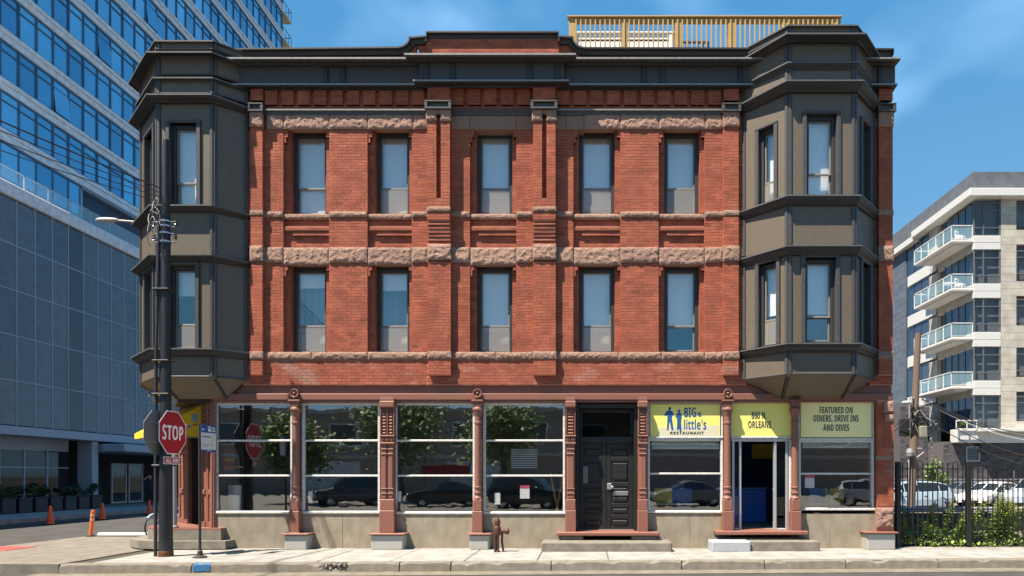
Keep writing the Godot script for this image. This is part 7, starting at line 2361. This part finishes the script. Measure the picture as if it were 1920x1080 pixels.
func build_inside() -> void:
	# shop rooms behind the glass
	var I := thing("shop_interior", "dim shop rooms behind the street windows", "room", Vector3(-1.5, 0, -4))
	var o := Transform3D(Basis(), Vector3(1.5, 0, 4))
	var b := MB.new(); b.t = o
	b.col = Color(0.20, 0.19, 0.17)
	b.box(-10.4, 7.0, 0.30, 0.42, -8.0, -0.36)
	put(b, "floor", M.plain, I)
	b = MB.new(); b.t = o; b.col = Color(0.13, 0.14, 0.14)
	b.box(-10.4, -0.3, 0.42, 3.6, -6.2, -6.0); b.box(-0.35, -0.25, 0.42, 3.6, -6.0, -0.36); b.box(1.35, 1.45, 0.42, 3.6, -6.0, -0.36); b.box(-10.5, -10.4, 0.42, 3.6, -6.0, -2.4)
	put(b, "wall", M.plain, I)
	b = MB.new(); b.t = o; b.col = Color(0.02, 0.05, 0.17)
	b.box(1.35, 7.0, 0.42, 3.6, -5.2, -5.0)
	put(b, "blue_wall", M.plain, I, "dark blue back wall of the restaurant")
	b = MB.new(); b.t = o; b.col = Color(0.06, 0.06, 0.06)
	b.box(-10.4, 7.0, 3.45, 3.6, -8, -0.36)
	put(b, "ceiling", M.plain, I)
	# restaurant counter, pictures, chairs
	var c := thing("counter", "blue restaurant counter seen through the open door", "counter", Vector3(4.592, 0.42, -2.7))
	b = MB.new(); b.col = Color(0.015, 0.12, 0.55)
	b.bev(-0.8, 0.33, 0.0, 0.92, -0.5, 0.0, 0.02)
	put(b, "front", M.satin, c)
	b = MB.new(); b.col = Color(0.08, 0.2, 0.45)
	b.bev(-0.85, 0.36, 0.92, 0.96, -0.55, 0.04, 0.01)
	put(b, "counter_top", M.satin, c)
	var pc := thing("wall_picture", "yellow framed picture high on the blue restaurant wall", "picture", Vector3(5.421, 2.457, -4.98))
	b = MB.new(); b.col = Color(0.65, 0.48, 0.02)
	b.bev(-0.35, 0.35, -0.22, 0.22, 0.0, 0.03, 0.01)
	put(b, "picture", M.satin, pc)
	for q in [[1243, "yellow chair behind the restaurant window left of the open door", Color(0.55, 0.42, 0.02), 0.0], [1275, "blue chair behind the restaurant window left of the open door", Color(0.012, 0.10, 0.36), 0.1], [1556, "yellow chair behind the restaurant window right of the open door", Color(0.55, 0.42, 0.02), 0.1], [1532, "blue chair behind the restaurant window right of the open door", Color(0.012, 0.10, 0.36), -0.1]]:
		var ch := thing("cafe_chair", q[1], "chair", Vector3((q[0] - 1100) * 17.2 / 1280.0, 0.42, -1.2), PI + q[3], "chairs in the restaurant")
		b = MB.new(); b.col = q[2]
		b.bev(-0.24, 0.24, 0.42, 0.46, -0.24, 0.24, 0.015)
		put(b, "seat", M.satin, ch)
		b = MB.new(); b.col = q[2]
		b.bev(-0.25, 0.25, 0.50, 0.98, -0.26, -0.22, 0.02)
		put(b, "backrest", M.satin, ch)
		for x in [-0.2, 0.2]:
			for z in [-0.2, 0.2]:
				b = MB.new(); b.col = Color(0.1, 0.1, 0.1)
				b.tube([Vector3(x * 1.1, 0, z * 1.1), Vector3(x, 0.42, z)], 0.014)
				put(b, "leg", M.satin, ch)
	for q in [[1.753, "white counter shelf along the restaurant window left of the door"], [5.91, "white counter shelf along the restaurant window right of the door"]]:
		var sh := put(MB.new(), "window_shelf", M.white_frame, null, q[1], "shelf", "shelves in the restaurant windows")
		b = MB.new(); b.col = Color(0.9, 0.9, 0.9)
		b.bev(-0.5, 0.55, -0.02, 0.02, -0.25, 0.0, 0.006)
		sh.mesh = b.mesh(); sh.position = Vector3(q[0], 1.007, -0.7)
	# things in the other shop
	var mb := thing("mini_blind", "white slatted blind hanging inside the window left of the black door", "blind", Vector3(-1.572, 2.133, -1.2))
	for i in 9:
		b = MB.new(); b.col = Color(0.82, 0.82, 0.80)
		var y := -0.24 + i * 0.056
		b.quad(Vector3(-0.33, y, 0.02), Vector3(0.33, y, 0.02), Vector3(0.33, y + 0.034, -0.005), Vector3(-0.33, y + 0.034, -0.005))
		put(b, "slat", M.cloth, mb)
	for q in [[1032, 1044, 0.12, "pale wooden stake leaning inside the window left of the black door", 0.0], [1060, 1046, -0.10, "thin bent wooden stake beside the leaning one in the window", -0.2]]:
		var sk := put(MB.new(), "wooden_stake", M.wood, null, q[3], "stake", "stakes in the shop window")
		b = MB.new()
		var xa: float = (q[0] - 1040) / 78.0
		b.tube([Vector3(q[2], 0, 0), Vector3(-q[2], 1.15, 0), Vector3(-q[2] * 1.2, 1.35, 0.05)], 0.03, 0.022, 7)
		sk.mesh = b.mesh(); sk.position = Vector3((q[1] - 1100) * 16.8 / 1280.0, 0.42, -0.8)
	var bd := thing("white_board", "folded white board standing in the corner shop window", "board", Vector3(-8.689, 0.42, -0.8), 0.1)
	for s in [-1.0, 1.0]:
		b = MB.new(); b.col = Color(0.82, 0.82, 0.80)
		b.t = Transform3D(Basis(Vector3.UP, 0.5 * s), Vector3.ZERO)
		b.bev(minf(0.0, 0.17 * s), maxf(0.0, 0.17 * s), 0.0, 1.05, -0.01, 0.01, 0.004)
		put(b, "board_half", M.cloth, bd)
	var fl := thing("hanging_cloth", "blue and orange patterned cloth hanging in the corner shop window", "cloth", Vector3(-8.794, 2.055, -0.8))
	for i in 6:
		b = MB.new(); b.col = [Color(0.03, 0.07, 0.35), Color(0.5, 0.16, 0.02), Color(0.35, 0.03, 0.03), Color(0.5, 0.3, 0.03), Color(0.03, 0.07, 0.35), Color(0.35, 0.03, 0.03)][i]
		b.bev(-0.13, 0.13, -0.31 + i * 0.103, -0.215 + i * 0.103, -0.01, 0.012 + 0.01 * (i % 2), 0.008)
		put(b, "stripe", M.cloth, fl)
	for q in [[-7.188, "long grey display table in the middle of the dim shop"], [-3.75, "second grey display table nearer the black door"]]:
		var t := thing("display_table", q[1], "table", Vector3(q[0], 0.42, -4.2), 0.0, "tables in the dim shop")
		b = MB.new(); b.col = Color(0.12, 0.13, 0.13)
		b.bev(-0.9, 0.9, 0.70, 0.76, -0.4, 0.4, 0.01)
		put(b, "table_top", M.satin, t)
		for x in [-0.8, 0.8]:
			for z in [-0.32, 0.32]:
				b = MB.new(); b.col = Color(0.1, 0.1, 0.1)
				b.bev(x - 0.03, x + 0.03, 0.0, 0.70, z - 0.03, z + 0.03, 0.005)
				put(b, "leg", M.satin, t)

func big_tree(label: String, at: Vector3, h: float, w: float, seed_: int) -> void:
	var t := thing("street_tree", label, "tree", at, 0.0, "trees across the street")
	var r := RandomNumberGenerator.new(); r.seed = seed_
	var b := MB.new(); b.col = Color(0.07, 0.055, 0.045)
	b.tube([Vector3.ZERO, Vector3(0.1, h * 0.25, 0), Vector3(0.0, h * 0.5, 0.1), Vector3(0.1, h * 0.8, 0)], 0.22, 0.06, 10)
	for k in 9:
		var a := k * 2.4
		var y0 := h * r.randf_range(0.25, 0.6)
		b.tube([Vector3(0.05, y0, 0), Vector3(cos(a) * w * 0.4, y0 + h * 0.15, sin(a) * w * 0.4), Vector3(cos(a) * w * 0.8, y0 + h * 0.22, sin(a) * w * 0.8)], 0.07, 0.02, 6)
	put(b, "trunk", M.plain, t)
	leaf_cloud(t, "crown", Vector3(0, h * 0.62, 0), Vector3(w, h * 0.36, w), 4200, 0.30, Color(0.13, 0.20, 0.05), seed_)

func build_across_the_street() -> void:
	# what the shop windows mirror: trees, parked cars and a dark brick building on the other side
	big_tree("broad green tree mirrored in the second shop window from the corner", Vector3(-13.0, -0.1, 31), 9.0, 3.4, 51)
	big_tree("green tree mirrored in the third shop window from the corner", Vector3(-6.5, -0.1, 36), 8.0, 3.0, 52)
	big_tree("small green tree mirrored in the corner shop window", Vector3(-19.0, -0.1, 28), 6.0, 2.4, 53)
	car("dark blue car mirrored low in the second shop window", Vector3(-14.2, -0.1, 25.0), 2.6, Color(0.02, 0.03, 0.05), 2, "cars across the street")
	car("black car mirrored low in the third shop window", Vector3(-8.4, -0.1, 24.0), 2.9, Color(0.012, 0.012, 0.014), 1, "cars across the street")
	car("black estate car with red tail lamps mirrored left of the black door", Vector3(-3.2, -0.1, 22.0), 0.3, Color(0.015, 0.016, 0.018), 2, "cars across the street")
	car("grey car mirrored in the restaurant window left of the open door", Vector3(6.0, -0.1, 24.0), 2.95, Color(0.12, 0.13, 0.14), 1, "cars across the street")
	car("silver car mirrored in the restaurant window right of the open door", Vector3(17.0, -0.1, 24.5), 0.2, Color(0.35, 0.36, 0.38), 0, "cars across the street")
	var bn := thing("banner", "red banner on two posts mirrored in the third shop window", "banner", Vector3(-9.4, -0.1, 30.0), PI)
	var b := MB.new(); b.col = Color(0.33, 0.02, 0.025)
	b.bev(-1.6, 1.6, 1.7, 2.6, -0.02, 0.02, 0.01)
	put(b, "cloth", M.cloth, bn)
	for x in [-1.6, 1.6]:
		b = MB.new(); b.col = Color(0.1, 0.1, 0.1)
		b.tube([Vector3(x, 0, 0.05), Vector3(x, 2.7, 0.05)], 0.05)
		put(b, "post", M.satin, bn)
	var W := thing("warehouse", "long dark brick warehouse across the street mirrored in the shop windows", "building", Vector3(-4, -0.1, 46), PI)
	b = MB.new(); b.col = Color(0.26, 0.20, 0.17)
	b.box(-42, 40, 0, 7.5, -10, 0)
	put(b, "wall", M.plain, W)
	b = MB.new(); b.col = Color(0.35, 0.33, 0.30)
	b.bev(-42.1, 40.1, 7.5, 7.9, -10, 0.15, 0.03); b.bev(-42, 40, 3.5, 3.9, 0.0, 0.1, 0.03)
	put(b, "stone_band", M.plain, W)
	for i in 14:
		b = MB.new(); b.col = Color(0.6, 0.6, 0.58)
		var x := -38.0 + i * 5.6
		b.bev(x - 1.4, x + 1.4, 4.6, 6.6, 0.0, 0.08, 0.02)
		var w := put(b, "window_frame", M.plain, W)
		b = MB.new(); b.col = Color(0.05, 0.06, 0.07)
		b.quad(Vector3(x - 1.25, 4.75, 0.09), Vector3(x + 1.25, 4.75, 0.09), Vector3(x + 1.25, 6.45, 0.09), Vector3(x - 1.25, 6.45, 0.09))
		put(b, "pane", M.gloss, w)
	for i in 4:
		b = MB.new(); b.col = Color(0.5, 0.5, 0.49)
		b.bev(-22.0 + i * 13.0, -17.5 + i * 13.0, 0.0, 3.2, 0.0, 0.06, 0.02)
		put(b, "roller_door", M.plain, W)
